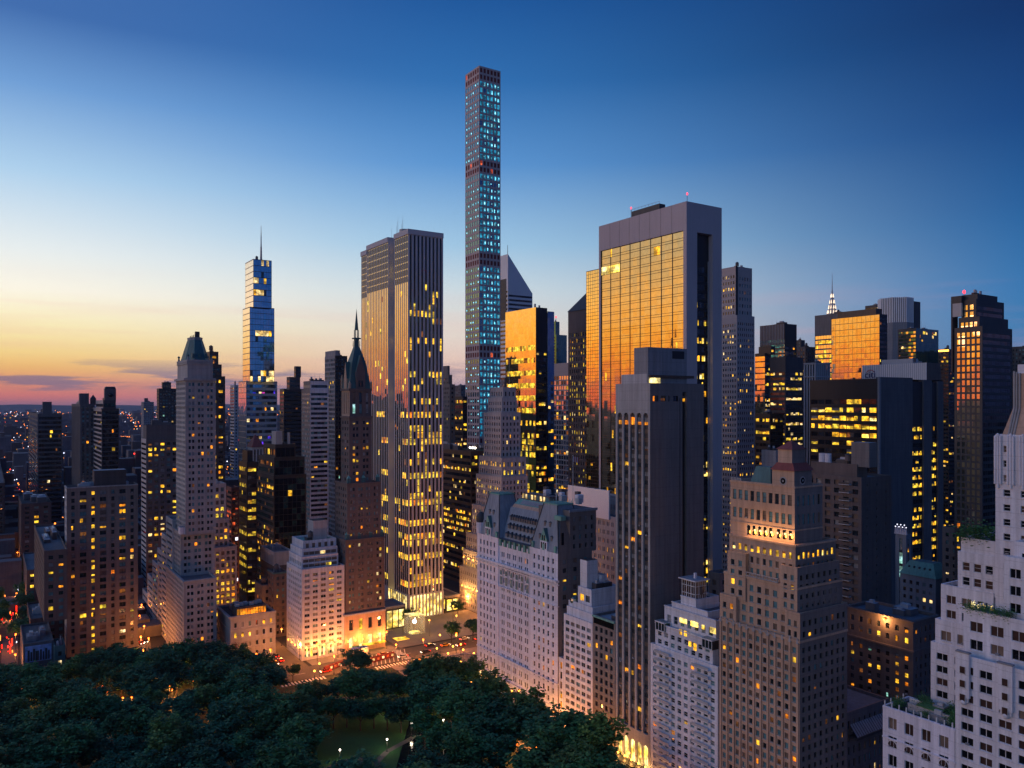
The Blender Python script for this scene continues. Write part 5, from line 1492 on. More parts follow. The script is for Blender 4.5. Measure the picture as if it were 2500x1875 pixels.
# billboard topped block behind
b = tower('office_building', 'lavender grey building with a big blank white wall on its roof behind the grand hotel', 'lime_stone', [T(1503, 1387, (14,), vl=1242), T(1520, 1362, (12,), vl=1196, dx=9)],
    st(bay=3.2, ww=.5, fh=3.9, wh=.5, p=.2, pair=.5, kinds=(('lit_amber', 3), ('lit_orange', 2), ('lit_yellow', 1))), st(p=.1), X=235, roof='roof_grey')
x0, x1, y0, y1, z0, z1 = b.tiers[0]
ya_, yb_ = yat(1488, 234.6), yat(1388, 234.6)
part_box(b, 'blank_panel', 234.2, 234.9, ya_, yb_, z1 - 1.5, zat(1184, dX(1388, 234.6)), 'billboard_white')
for k_ in range(7):
    mb = MB(); yy = ya_ + (yb_ - ya_) * (.06 + .14 * k_); mb.tube((235.5, yy, z1), (235.5, yy, z1 + 11.5), .12, .12, 'alu'); mb.tube((235.5, yy, z1 + 11.5), (238, yy, z1 + 11.5), .1, .1, 'alu'); mb.build('panel_brace', b.root, b.org, (235.5, yy, z1))

# stepped tower of pale stone with lit upper rows
LV = (('lit_amber', 4), ('lit_yellow', 2), ('lit_pale', 2))
def SG(**k): return st(**dict(dict(bay=2.35, ww=.42, fh=3.3, wh=.55, rec=.3, p=.07, rowp=.32, ph=.8, kinds=LV, dark=DD), **k))
b = tower('stepped_tower', 'pale stone ziggurat tower with glowing window rows in front of the thin white tower', 'pale_stone',
    [T(1224, 1122, 1292, vl=1380), T(1224, 1130, 1291, vl=1338, dx=1), T(1224, 1138, 1290, vl=1299, dx=2), T(1224, 1152, 1290, vl=1230, dx=3), T(1224, 1162, 1288, vl=1156, dx=4),
     T(1225, 1169, 1284, vl=1112, dx=5), T(1223, 1181, 1271, vl=1006, dx=6, SL=SG(rowp=.1, p=.03), SR=SG(rowp=.1, p=.12)), T(1225, 1191, 1262, vl=971, dx=7, SL=SG(rowp=0, p=.0), SR=SG(rowp=0, p=0)), T(1228, 1197, 1260, vl=946, dx=8, SL=SG(rowp=0, p=0), SR=SG(rowp=0, p=0))],
    SG(), SG(), X=234)
x0, x1, y0, y1, z0, z1 = b.tiers[8]
for k_, hh in ((0, 5.5), (1, 4.5)):
    mb = MB(); yy = y0 + 2 + k_ * 5; mb.frust(x0 + 3 + k_, yy, z1 - .9, z1 + hh, .9, .9, .8, .8, ('dark_brick', 'lime_stone')[k_], n=10); mb.build('chimney', b.root, b.org, (x0 + 3, yy, z1))
mb = MB(); mb.ball((x0 + 5, y0 + 1, z1 + .8), .8, 'lamp_warm'); mb.build('floodlight', b.root, b.org, (x0 + 5, y0 + 1, z1))
mb = MB(); mb.tube((x1 - 4, y0 + 1, z1 - 1), (x1 - 4, y0 + 1, z1 + 18), .14, .08, 'frame_white'); mb.build('roof_pole', b.root, b.org, (x1 - 4, y0 + 1, z1))

rooftop(b, 0)
# ================================================================== park front: white stepped apartment houses
WB = st(bay=3.0, ww=.72, fh=2.55, wh=.58, p=.03, rec=.3, dark=(('glass', 4), ('glass_teal', 2), ('glass_curtain', 2), ('glass_blind', 1)), frame='frame_white')
b = tower('apartment_building', 'narrow white stepped apartment house just right of the grand hotel', 'white_stone',
    [T(1446.5, 1376.5, (13,), vl=1497), T(1446.5, 1384, (13,), vl=1478, dx=.8), T(1446.5, 1388, (13,), vl=1464, dx=1.5), T(1444, 1411, (13,), vl=1430, dx=2.6)], WB, BLANK, X=175.3)
x0, x1, y0, y1, z0, z1 = b.tiers[3]
ya_, yb_ = yat(1433, x0 + 1), yat(1416.5, x0 + 1)
part_box(b, 'roof_tower', x0 + 1, x0 + 6, ya_, yb_, z1 - .9, zat(1365, dX(1416.5, x0 + 1)), 'white_stone', 'roof_dark')
part_box(b, 'roof_house', x0 + 6.5, x0 + 9, ya_ - 1.5, ya_ + 2.4, z1 - .9, z1 + 4, 'white_stone', 'roof_light')
X2, Y2 = b.tiers[2][0], b.tiers[2][3]
mb = MB(); mb.ball((X2 + 1.6, Y2 - 1.8, b.tiers[2][5]), 1.9, 'glass_green', 12, 8); mb.build('greenhouse_dome', b.root, b.org, (X2 + 1.6, Y2 - 1.8, b.tiers[2][5]))
b = tower('apartment_building', 'narrow brown stone house with a green copper cornice between two white park front buildings', 'tan_brick',
    [T(1501.5, 1447.5, (13,), vl=1499, roof='roof_light')], st(bay=2.7, ww=.52, fh=2.75, wh=.6, p=.05, rec=.35, dark=DD, kinds=(('lit_orange', 1), ('lit_amber', 1)), top=3.2, wall='tan_brick'), BLANK, X=175.2)
x0, x1, y0, y1, z0, z1 = b.tiers[0]
mb = MB(); mb.box(x0 - .5, x0 + .02, y0 + .1, y1 - .1, z1 - .7, z1 - .1, 'copper'); mb.box(x0 - .1, x0 - .02, y0 + .6, y1 - .6, z1 - 2.9, z1 - .9, 'glass_black'); mb.build('cornice', b.root, b.org, (x0, y0, z1))

FB = dict(bay=2.75, ww=.58, fh=2.5, wh=.58, p=.05, rec=.3, dark=(('glass', 5), ('glass_teal', 2), ('glass_blind', 2)), frame='frame_white', kinds=(('lit_amber', 2), ('lit_orange', 2)))
b = tower('apartment_building', 'white terraced apartment house crowned by a small square glass pavilion', 'white_stone',
    [T(1752, 1588, (15,), vl=1569), T(1740, 1599.5, (14,), vl=1520, dx=.7), T(1748, 1622, (13,), vl=1478, dx=2.5), T(1728, 1640, (12,), vl=1469, dx=3.4), T(1699, 1662, (10,), vl=1454, dx=3.9)],
    st(**FB), BLANK, X=175.0)
x0, x1, y0, y1, z0, z1 = b.tiers[4]
# glazed pavilion
xq, yq0, yq1 = x0 + .4, yat(1697.6, x0 + .4), yat(1665, x0 + .4)
xq1 = xat(1724, yq0)
zq0, zq1 = z1 - .6, zat(1420, dX(1697.6, x0 + .4))
mb = MB(); mb.box(xq + .1, xq1 - .1, yq0 + .1, yq1 - .1, zq0, zq1, 'glass_brown')
for k_ in range(7):
    yy = yq0 + (yq1 - yq0) * k_ / 6; w2 = .14 if k_ % 2 == 0 else .06
    mb.box(xq, xq + .09, yy - w2, yy + w2, zq0, zq1, 'frame_white')
    xx = xq + (xq1 - xq) * k_ / 6; mb.box(xx - w2, xx + w2, yq0, yq0 + .09, zq0, zq1, 'frame_white')
for zz_ in (zq0 + .2, zq0 + (zq1 - zq0) * .32, zq0 + (zq1 - zq0) * .72, zq1 - .2):
    mb.box(xq - .01, xq + .08, yq0, yq1, zz_ - .1, zz_ + .1, 'frame_white'); mb.box(xq, xq1, yq0 - .01, yq0 + .08, zz_ - .1, zz_ + .1, 'frame_white')
mb.build('glass_pavilion', b.root, b.org, (xq, yq0, zq0))
mb = MB(); mb.box(xq - .8, xq1 + .8, yq0 - .8, yq1 + .8, zq1 + .02, zq1 + .35, 'white_stone', 'roof_light'); mb.box(xq + 2, xq + 2.8, yq0 + 2, yq0 + 2.6, zq1 + .36, zq1 + 2, 'white_stone'); mb.build('pavilion_roof', b.root, b.org, (xq, yq0, zq1))
# the two corner conservatories, balconies in two stacks, lit penthouse openings
x1_, z1_ = b.tiers[1][0], b.tiers[1][5]
for (ul, ur, vb) in ((1601, 1622, 1537), (1714, 1738, 1580)):
    q0, q1 = yat(ur, 175.2), yat(ul, 175.2)
    zb_ = zat(vb, dX(ul, 175.2)); mb = MB()
    mb.box(175.25, 178, q0, q1, zb_, zb_ + 2.6, 'glass')
    for k_ in range(4):
        yy = q0 + (q1 - q0) * k_ / 3; mb.box(175.1, 175.22, yy - .09, yy + .09, zb_, zb_ + 2.6, 'frame_white')
    mb.box(174.9, 178.3, q0 - .2, q1 + .2, zb_ + 2.62, zb_ + 3.0, 'white_stone', 'roof_light'); mb.box(175.05, 175.24, q0, q1, zb_ - .1, zb_ + .25, 'frame_white')
    mb.build('conservatory', b.root, b.org, (175, q0, zb_))
for (ul, ur) in ((1603, 1639), (1694, 1735)):
    q0, q1 = yat(ur, 175), yat(ul, 175)
    for k_ in range(17):
        zb_ = zat(1600 if ul < 1650 else 1635, dX(ur, 175)) - k_ * 2.5 - .4
        if zb_ < 6: break
        mb = MB(); mb.box(173.9, 174.98, q0, q1, zb_, zb_ + .18, 'white_stone')
        mb.box(173.9, 173.98, q0, q1, zb_ + .2, zb_ + 1.0, 'alu'); mb.build('balcony', b.root, b.org, (174, q0, zb_))
for (ul, ur, vt, vb, X_) in ((1659, 1676, 1510, 1521, b.tiers[2][0]), (1686, 1704, 1518, 1530, b.tiers[2][0]), (1713, 1719, 1526, 1536, b.tiers[2][0]), (1733, 1747, 1532, 1546, b.tiers[2][0]), (1658, 1664, 1536, 1549, b.tiers[1][0]), (1670, 1676, 1540, 1553, b.tiers[1][0]), (1681, 1687, 1566, 1578, b.tiers[1][0]), (1693, 1700, 1571, 1588, b.tiers[1][0])):
    q0, q1 = yat(ur, X_ - .1), yat(ul, X_ - .1); Dm = dX((ul + ur) / 2, X_ - .1)
    mb = MB(); mb.box(X_ - .12, X_ - .03, q0, q1, zat(vb, Dm), zat(vt, Dm), 'lit_hot' if vt < 1534 else 'lit_amber'); mb.build('lit_opening', b.root, b.org, (X_, q0, zat(vb, Dm)))
for k_, (X_, zt_, q0, q1) in enumerate([(t[0], t[5], t[2], t[3]) for t in b.tiers[1:5]]):
    mb = MB()
    mb.box(X_ - .25, X_ + .3, q0, q1, zt_ - .05, zt_ + .22, 'white_stone'); mb.build('parapet_coping', b.root, b.org, (X_, q0, zt_))
b = tower('apartment_building', 'brown building corner seen between the white terraced house and the tan tower', 'tan_brick', [T(1757, 1730, 1790, 1400)], st(p=.05), st(p=.08, fh=3, bay=3), D=262)

# ================================================================== tan brick tower with lantern
XT = 175.0
TB = dict(bay=2.42, ww=.48, fh=2.5, wh=.56, rec=.3, p=.15, dark=(('glass', 3), ('glass_teal', 5), ('glass_curtain', 2)), kinds=(('lit_amber', 3), ('lit_orange', 2), ('lit_dim', 4)), sill='lime_stone', mx=.5)
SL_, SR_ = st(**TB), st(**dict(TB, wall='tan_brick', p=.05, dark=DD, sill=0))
def pk_row(row_from_top, p=.9):
    def f(i, j, nc, nr, r):
        if nr - 1 - j == row_from_top: return 'lit_hot' if r.random() < .3 else ('lit_amber' if r.random() < p else None)
        return 'lit_dim' if r.random() < .05 else None
    return f
b = tower('apartment_tower', 'tan brick tower with a red tiled lantern and a lit arcade', 'warm_brick',
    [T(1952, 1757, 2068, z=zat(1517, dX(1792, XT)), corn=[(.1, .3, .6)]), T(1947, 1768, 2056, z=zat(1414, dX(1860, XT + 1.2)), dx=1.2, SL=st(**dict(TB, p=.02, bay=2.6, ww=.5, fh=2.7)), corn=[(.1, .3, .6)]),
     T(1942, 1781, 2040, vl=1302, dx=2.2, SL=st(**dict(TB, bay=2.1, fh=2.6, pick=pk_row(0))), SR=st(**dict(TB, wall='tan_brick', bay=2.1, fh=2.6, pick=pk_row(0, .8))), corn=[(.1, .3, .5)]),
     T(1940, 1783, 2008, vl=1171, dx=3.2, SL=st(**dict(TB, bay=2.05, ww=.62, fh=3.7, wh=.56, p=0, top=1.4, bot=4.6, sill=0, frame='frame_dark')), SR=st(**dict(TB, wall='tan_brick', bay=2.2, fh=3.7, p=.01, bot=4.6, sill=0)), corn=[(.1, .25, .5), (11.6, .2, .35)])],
    SL_, SR_, X=XT, fin=False, cat='tower')
zA_, zB2_ = zat(1447, dX(1757, XT)), zat(1342, dX(1774, XT + 1.2))
b.wm = 'warm_brick'
z0_, z1_ = b.tiers[0][5] - .9, b.tiers[1][5] - .9
b.tier(XT + .02, XT + 3, yat(1797, XT), b.tiers[0][3] - .02, z0_, zA_, SL_, BLANK)
b.tier(XT + .02, xat(2068, b.tiers[0][2]), b.tiers[0][2] - .12, yat(1916, XT), z0_, zA_, SL_, SR_)
b.tier(XT + .78, XT + 4, yat(1820, XT + .78), yat(1776, XT + .78), zA_ - .9, zB2_, SL_, st(**dict(TB, wall='tan_brick', p=0, sill=0)))
b.tier(XT + .78, xat(2048, b.tiers[1][2]), b.tiers[1][2] - .22, yat(1905, XT + .78), zA_ - .9, zB2_ - 1.0, SL_, SR_)
# square tower with lantern
x3, _, y3, y3b, _, z3 = b.tiers[3]
Xl = x3 - .06
yl0, yl1 = yat(1939, Xl), yat(1885, Xl)
xl1 = xat(1982, yl0)
zl1 = zat(1146, dX(1885, Xl))
b.wm = 'warm_brick'
b.tier(Xl, xl1, yl0, yl1, z3 - .9, zl1, BLANK, st('blank', wall='tan_brick'), par=0)
Xm = Xl + 1.0
ym0, ym1 = yat(1933.5, Xm), yat(1899, Xm); xm1 = xat(1965, ym0)
zm0, zm1, zm2 = zat(1131, dX(1933, Xm)), zat(1096, dX(1899, Xm)), zat(1074, dX(1920, Xm + 3))
b.tier(Xm, xm1, ym0, ym1, zl1 + .02, zm1, st(bay=4.2, ww=.42, pair=.2, fh=3.6, wh=.62, p=0, dark=DD, bot=(zm0 - zl1) + .6, top=1.2, rec=.4), st(bay=4.2, ww=.42, pair=.2, fh=3.6, wh=.62, p=0, dark=DD, bot=(zm0 - zl1) + .6, top=1.2, wall='tan_brick', rec=.4), par=0)
b.finish(100)
mb = MB(); cx_, cy_ = (Xl + xl1) / 2, (yl0 + yl1) / 2
mb.frust(cx_, cy_, zl1 + .01, zm0, (xl1 - Xl) / 2 + .4, (yl1 - yl0) / 2 + .4, (xm1 - Xm) / 2 + .3, (ym1 - ym0) / 2 + .3, 'red_tile'); mb.build('skirt_roof', b.root, b.org, (cx_, cy_, zl1))
mb = MB(); cx_, cy_ = (Xm + xm1) / 2, (ym0 + ym1) / 2
mb.frust(cx_, cy_, zm1 + .01, zm2, (xm1 - Xm) / 2 + .45, (ym1 - ym0) / 2 + .45, .1, .1, 'red_tile'); mb.tube((cx_, cy_, zm2 - .2), (cx_, cy_, zm2 + 1.2), .2, .05, 'red_tile'); mb.build('pyramid_roof', b.root, b.org, (cx_, cy_, zm1))
for face in (0, 1):
    mb = MB()
    if face == 0:
        yy = yat(1912, Xl); zc_ = zat(1174, dX(1912, Xl))
        c0 = (Xl - .05, yy, zc_); A = (0, 1, 0)
    else:
        xx = xat(1959, yl0); zc_ = zat(1173, dY(1959, yl0)); c0 = (xx, yl0 - .05, zc_); A = (1, 0, 0)
    for rad, m_, off in ((1.15, 'lime_stone', 0), (.8, 'glass_black', .05), (.3, 'lime_stone', .1)):
        pts = [(c0[0] + A[0] * rad * cos(2 * pi * q / 14) - (off if face == 0 else 0), c0[1] + A[1] * rad * cos(2 * pi * q / 14) - (off if face else 0), c0[2] + rad * sin(2 * pi * q / 14)) for q in range(14)]
        mb.poly(pts, m_)
    mb.build('round_window', b.root, b.org, c0)
# arcade of eight arches with wall lamps
za = zat(1307, dX(1830, x3))
for k_ in range(8):
    uu = (1828, 1841, 1855, 1868, 1882, 1901, 1915, 1930)[k_]
    yy = yat(uu, x3); zb_ = za - .0 + .2
    zb_ = zat(1305 + (uu - 1828) * .13, dX(uu, x3))
    mb = MB(); r_ = .55
    for rr_, m_, o_ in ((.72, 'lime_stone', .04), (.52, 'glass_black', .07)):
        pts = [(x3 - o_, yy + rr_, zb_)] + [(x3 - o_, yy + rr_ * cos(pi * q / 8), zb_ + 2.2 + rr_ * sin(pi * q / 8)) for q in range(9)] + [(x3 - o_, yy - rr_, zb_)]
        mb.poly(pts, m_)
    mb.build('arch', b.root, b.org, (x3, yy, zb_))
    mb = MB(); mb.ball((x3 - .5, yy - .9, zb_ + .9), .24, 'lamp_warm', 8, 5, 1.7); mb.tube((x3 - .5, yy - .9, zb_ + .9), (x3, yy - .9, zb_ + .7), .05, .05, 'dark_metal'); o_ = mb.build('wall_lamp', b.root, b.org, (x3 - .5, yy - .9, zb_ + .9))
    li = bpy.data.lights.new('wall_lamp_light', 'POINT'); li.energy = 240; li.color = (1, .50, .17); li.shadow_soft_size = .3
    lo = bpy.data.objects.new('wall_lamp_light', li); lo.location = (-1.1, 0, .3); link(lo, o_)
# vertical buttress ribs and scalloped crowns on the lower park front
x0, x1, y0, y1, z0, z1 = b.tiers[0]
nb = int((y1 - y0 - 1.0) / 2.42 + .5); bwT = (y1 - y0 - 1.0) / nb
for k_ in range(nb + 1):
    yy = y0 + .5 + k_ * bwT
    mb = MB(); zt_ = z1 - 4.0 - 2.2 * (k_ % 2)
    mb.box(x0 - .35, x0 - .01, yy - .28, yy + .28, 0, z1 - 1.0, 'warm_brick'); mb.frust(x0 - .18, yy, z1 - 1.0, z1 + .3, .25, .35, .1, .15, 'lime_stone'); mb.build('buttress', b.root, b.org, (x0, yy, 0))
for k_ in range(1, 8):
    yy = y1 - .5 - (k_ + .5) * bwT
    mb = MB()
    for q in range(6):
        t0_, t1_ = pi * q / 6, pi * (q + 1) / 6
        mb.tube((x0 - .3, yy + .95 * cos(t0_), z1 - 1.2 + 1.0 * sin(t0_)), (x0 - .3, yy + .95 * cos(t1_), z1 - 1.2 + 1.0 * sin(t1_)), .17, .17, 'lime_stone', 4)
    mb.build('scallop', b.root, b.org, (x0, yy, z1 - 4))
x2, _, y2, y2b, _, z2 = b.tiers[1]
ya_, yb_ = yat(1901, x2), yat(1823, x2)
mb = MB(); mb.box(x2 - .5, x2 + .4, ya_, yb_, z2 + .02, z2 + .3, 'lime_stone')
for k_ in range(10): yy = ya_ + .2 + (yb_ - ya_ - .4) * k_ / 9; mb.tube((x2 - .3, yy, z2 + .3), (x2 - .3, yy, z2 + 1.0), .12, .12, 'lime_stone', 5)
mb.box(x2 - .5, x2 - .1, ya_, yb_, z2 + 1.0, z2 + 1.2, 'lime_stone'); mb.build('terrace_balustrade', b.root, b.org, (x2, ya_, z2))
for k_ in range(7):
    mb = MB(); yy = y3b - .4 - k_ * .55; mb.box(x3 - .05, x3 + .3, yy - .18, yy + .18, z3 + .02, z3 + .8, 'lime_stone'); mb.build('merlon', b.root, b.org, (x3, yy, z3))
mb = MB(); q0, q1 = yat(1882, x3 + 2), yat(1830, x3 + 2)
mb.frust(x3 + 4.5, (q0 + q1) / 2, z3 - .9, z3 + 4.2, 2.6, (q1 - q0) / 2, 1.2, (q1 - q0) / 2 - 1.2, 'copper_dark'); mb.build('green_roof', b.root, b.org, (x3 + 4, q0, z3))
TAN = b.tiers[0]

# ================================================================== right: behind and beside
b = tower('apartment_building', 'brown brick slab with stacked balconies and water tanks behind the tan lantern tower', 'brown_brick',
    [T(2103, 1985, 2176, 1166), T(2092, 1980, 2117, 1134, dx=1.5, SL=BLANK, SR=BLANK)], st(bay=4.2, ww=.6, fh=3.05, wh=.6, rec=.6, p=.02, dark=(('glass', 3), ('glass_blind', 1), ('glass_curtain', 2)), top=1), st(bay=5.5, ww=.1, fh=3.05, wh=.3, p=0), D=300)
x0, x1, y0, y1, z0, z1 = b.tiers[0]
yb0, yb1 = yat(2077, x0), yat(2052, x0)
for k_ in range(16):
    mb = MB(); zb_ = z1 - 3.2 - k_ * 3.05; mb.box(x0 - 1.3, x0 - .02, yb0, yb1, zb_, zb_ + .2, 'frame_white'); mb.box(x0 - 1.3, x0 - 1.2, yb0, yb1, zb_ + .22, zb_ + 1.0, 'dark_metal'); mb.build('balcony', b.root, b.org, (x0, yb0, zb_))
x0, x1, y0, y1, z0, z1 = b.tiers[1]
yv0, yv1 = yat(2122, x0 + .5), yat(2078, x0 + .5)
xv1 = xat(2141, yv0)
part_box(b, 'roof_house', x0 + .5, xv1, yv0, yv1, z1 - .9, zat(1081, dX(2122, x0 + .5)), 'tan_brick', 'roof_light')
for k_ in range(2):
    mb = MB(); yy = yat(2005 + 15 * k_, x0 + 2); mb.frust(x0 + 2.5, yy, z1 - .9, z1 + 3.4, 1.25, 1.25, 1.25, 1.25, 'white_stone', 'roof_light', n=12); mb.build('water_tank', b.root, b.org, (x0 + 2.5, yy, z1))

# black office slab
BLK = office(bay=4.4, ww=.9, fh=4.45, wh=.55, rec=.3, rowp=0, p=.02, wall='black_metal', top=10,
    pick=lambda i, j, nc, nr, r: pickw(r, (('lit_yellow', 4), ('lit_amber', 4), ('lit_hot', 1))) if nr - 1 - j < 8 and r.random() < (.45, .9, .95, .95, .6 if i < nc * .6 else .1, .6, .25, .2)[nr - 1 - j] else ('lit_dim' if r.random() < .05 else None))
b = Building('office_slab', 'wide black office slab with several broad yellow lit floors and grey stone end piers', 'office block', *P(2148, 420), None, 'black_metal')
Xk, Yk = P(2148, 420)
yk1 = yat(1977, Xk)
zk = zat(928.6, dX(1979, Xk)); zk2 = zat(920, 420)
b.facade('L', Xk, Xk + 40, Yk + 1.2, yk1, 0, zk, BLK)
b.w.box(Xk - .4, Xk + 1, Yk, Yk + 1.15, 0, zk2, 'grey_concrete')
us = [2150, 2228, 2255, 2275, 2290, 2303]
xk = [xat(q, Yk) for q in us]
b.w.box(Xk + 1.02, xk[1], Yk + .02, Yk + 3, 0, zk2 - .02, 'dark_concrete')
SLT = office(bay=1.6, ww=.9, fh=4.45, wh=.5, rec=.2, rowp=.8, ph=.85, p=.15, wall='black_metal', top=24, kinds=(('lit_yellow', 4), ('lit_amber', 4)), mx=.2)
b.facade('R', xk[1], xk[2], Yk + .9, yk1, 0, zk2 - 2, SLT)
b.w.box(xk[2], xk[3], Yk, Yk + 3, 0, zk2 - 1, 'dark_concrete')
b.facade('R', xk[3], xk[4], Yk + .9, yk1, 0, zk2 - 2, SLT)
b.w.box(xk[4], xk[5], Yk, Yk + 3, 0, zk2 - 1.5, 'dark_concrete')
b.w.poly([(xk[5], Yk, 0), (xk[5], yk1, 0), (xk[5], yk1, zk), (xk[5], Yk, zk)], 'black_metal')
b.w.poly([(Xk, yk1, 0), (xk[5], yk1, 0), (xk[5], yk1, zk), (Xk, yk1, zk)], 'black_metal')
b.r.poly([(Xk, Yk + 1.2, zk), (xk[5], Yk + 1.2, zk), (xk[5], yk1, zk), (Xk, yk1, zk)], 'roof_dark')
b.tiers = [(Xk, xk[5], Yk, yk1, 0, zk + .9)]
b.finish(100)
b = tower('office_tower', 'tall black tower with lit white roof line behind the black office slab', 'black_metal', [T(2316, 2290, 2330, 852)], office(rowp=.25, ph=.5, kinds=LV), office(rowp=.2), D=760, roof='roof_dark', cap=40)
x0, x1, y0, y1, z0, z1 = b.tiers[0]
part_box(b, 'light_strip', x0 - .3, x0 - .05, y0, y1, z1 - 2.2, z1 - .6, 'lamp_warm')
# white corrugated roof building with the logo
b = tower('office_building', 'building with a white corrugated penthouse wall carrying a bank logo, above the black office slab', 'alu', [T(2262, 2105, 2297, vl=892, SL=BLANK)], BLANK, st('blank', wall='brown_brick'), D=500, roof='roof_light')
x0, x1, y0, y1, z0, z1 = b.tiers[0]
mb = MB()
for k_ in range(34):
    yy = y0 + .3 + (y1 - y0 - .6) * k_ / 33; mb.box(x0 - .25, x0 - .02, yy - .28, yy + .28, z1 - 14, z1 - .1, 'billboard_white')
mb.build('corrugated_wall', b.root, b.org, (x0, y0, z1 - 14))
part_box(b, 'roof_house', x0 + 3, x0 + 9, yat(2228, x0 + 3), yat(2152, x0 + 3), z1 - .9, z1 + 3.2, 'alu', 'roof_light')
wall('logo_blue', (.03, .05, .16), var=0, streak=0); wall('logo_red', (.5, .04, .05), var=0, streak=0)
def text_mesh(body, size, mat, depth=.1):
    cu = bpy.data.curves.new('txt', 'FONT'); cu.body = body; cu.size = size; cu.extrude = depth; cu.align_x = 'CENTER'; cu.resolution_u = 3
    to = bpy.data.objects.new('txt', cu); COL.objects.link(to)
    dg = bpy.context.evaluated_depsgraph_get(); me = bpy.data.meshes.new_from_object(to.evaluated_get(dg)); bpy.data.objects.remove(to)
    me.materials.clear(); me.materials.append(MATS[mat]); return me
yy = yat(2125, x0)
me = text_mesh('citi', 6.6, 'logo_blue')
o = bpy.data.objects.new('logo_letters', me); link(o, b.root); o.rotation_euler = (radians(90), 0, radians(-90)); o.location = (x0 - .5 - b.org[0], yy - b.org[1], z1 - 8.6)
mb = MB()
for q in range(8):
    a0_, a1_ = pi * (.12 + .76 * q / 8), pi * (.12 + .76 * (q + 1) / 8)
    mb.tube((x0 - .5, yy - .2 + 3.0 * cos(a0_), z1 - 6.0 + 2.6 * sin(a0_)), (x0 - .5, yy - .2 + 3.0 * cos(a1_), z1 - 6.0 + 2.6 * sin(a1_)), .22, .22, 'logo_red', 5)
mb.build('logo_arc', b.root, b.org, (x0, yy, z1 - 5))
# bronze cube and its neighbour, art deco needle
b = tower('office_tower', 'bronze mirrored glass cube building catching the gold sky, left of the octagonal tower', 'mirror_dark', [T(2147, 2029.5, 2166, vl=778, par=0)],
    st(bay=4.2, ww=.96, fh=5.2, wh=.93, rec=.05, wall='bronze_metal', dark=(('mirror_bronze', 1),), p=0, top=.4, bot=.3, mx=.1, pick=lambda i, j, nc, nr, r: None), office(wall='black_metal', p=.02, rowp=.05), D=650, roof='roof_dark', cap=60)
x0, x1, y0, y1, z0, z1 = b.tiers[0]
part_box(b, 'roof_house', x0 + 1.5, x1 - 1, y0 + 4, y1 - 5, z1 + .01, z1 + 5, 'bronze_metal')
b = tower('office_tower', 'ribbed brown tower with bright upper floors behind the bronze cube', 'bronze_metal', [T(2060, 1989, 2075, vl=771)], office(bay=3, fh=4.6, wh=.7, rec=.1, rowp=.45, ph=.8, p=.1, wall='tan_brick', top=20, dark=(('mirror_pale', 1),), kinds=LV), office(), D=770, roof='roof_dark', cap=60)
Dn = 1300.0
xn, yn = P(2031.5, Dn)
zn = lambda v: zat(v, Dn)
b = Building('art_deco_skyscraper', 'far art deco skyscraper whose lit silver crown and needle rise above the bronze cube', 'skyscraper', xn, yn, None, 'alu')
hw_ = 9.5
b.tier(xn - 11, xn + 11, yn - 11, yn + 11, 0, zn(800), st(p=.05), st(p=.05), par=0)
b.finish(20)
mb = MB()
for (v0, v1, w0, w1) in ((800, 766, 10, 9.2), (766, 752, 7.6, 5.6), (752, 740, 5.6, 4.0), (740, 727, 3.9, 2.4), (727, 709, 1.9, .9)):
    mb.frust(xn, yn, zn(v0), zn(v1), w0, w0, w1, w1, 'alu', n=8, rot=.39)
for (v_, w0, n_) in ((762, 7.2, 5), (750, 5.4, 4), (737, 3.6, 3), (722, 1.9, 2)):
    for q in range(n_ * 2):
        th = 2 * pi * q / (n_ * 2) + .3
        mb.frust(xn + w0 * cos(th), yn + w0 * sin(th), zn(v_ + 4), zn(v_ - 5), 1.3, .6, .1, .1, 'spire_light')
mb.build('crown', b.root, b.org, (xn, yn, zn(800)))
mb = MB(); mb.tube((xn, yn, zn(710)), (xn, yn, zn(666)), .8, .15, 'alu'); mb.build('needle', b.root, b.org, (xn, yn, zn(710)))
b = Building('octagonal_tower', 'pale ribbed octagonal tower with a flat crown, right of the bronze cube', 'office tower', *P(2190, 830), None, 'silver')
xo, yo = P(2186, 850)
mb = MB(); zt_ = zat(731, 850)
mb.frust(xo, yo, 0, zt_ - 26, 18, 18, 18, 18, 'grey_concrete', n=8, rot=.39); mb.frust(xo, yo, zt_ - 26, zt_, 16.8, 16.8, 16.8, 16.8, 'dark_metal', n=8, rot=.39)
for q in range(8):
    a0_, a1_ = .39 + 2 * pi * q / 8, .39 + 2 * pi * (q + 1) / 8
    for s_ in range(7):
        f = s_ / 7; xx = xo + 17 * ((1 - f) * cos(a0_) + f * cos(a1_)); yy = yo + 17 * ((1 - f) * sin(a0_) + f * sin(a1_))
        mb.box(xx - .45, xx + .45, yy - .45, yy + .45, zt_ - 27, zt_ + .6, 'silver')
mb.build('shaft', b.root, (*P(2190, 830), 0), (xo, yo, 0))
mb = MB(); rr = random.Random(5)
xw, yw = P(2180, 828)
for j in range(18):
    for i in range(4):
        if rr.random() < .6: xx = xo - 10 + i * 2.4; mb.box(xx, xx + 1.4, yo - 16.9, yo - 16.7, zt_ - 34 - j * 4.2, zt_ - 31.6 - j * 4.2, 'lit_pale' if rr.random() < .6 else 'lit_amber')
mb.build('lit_floors', b.root, (*P(2190, 830), 0), (xo, yo, 0))
x_, y_ = P(2236, 850)
part_box(b, 'side_shaft', x_ - 6, x_ + 5, y_ - 2, y_ + 12, 0, zat(737, 850), 'dark_metal')
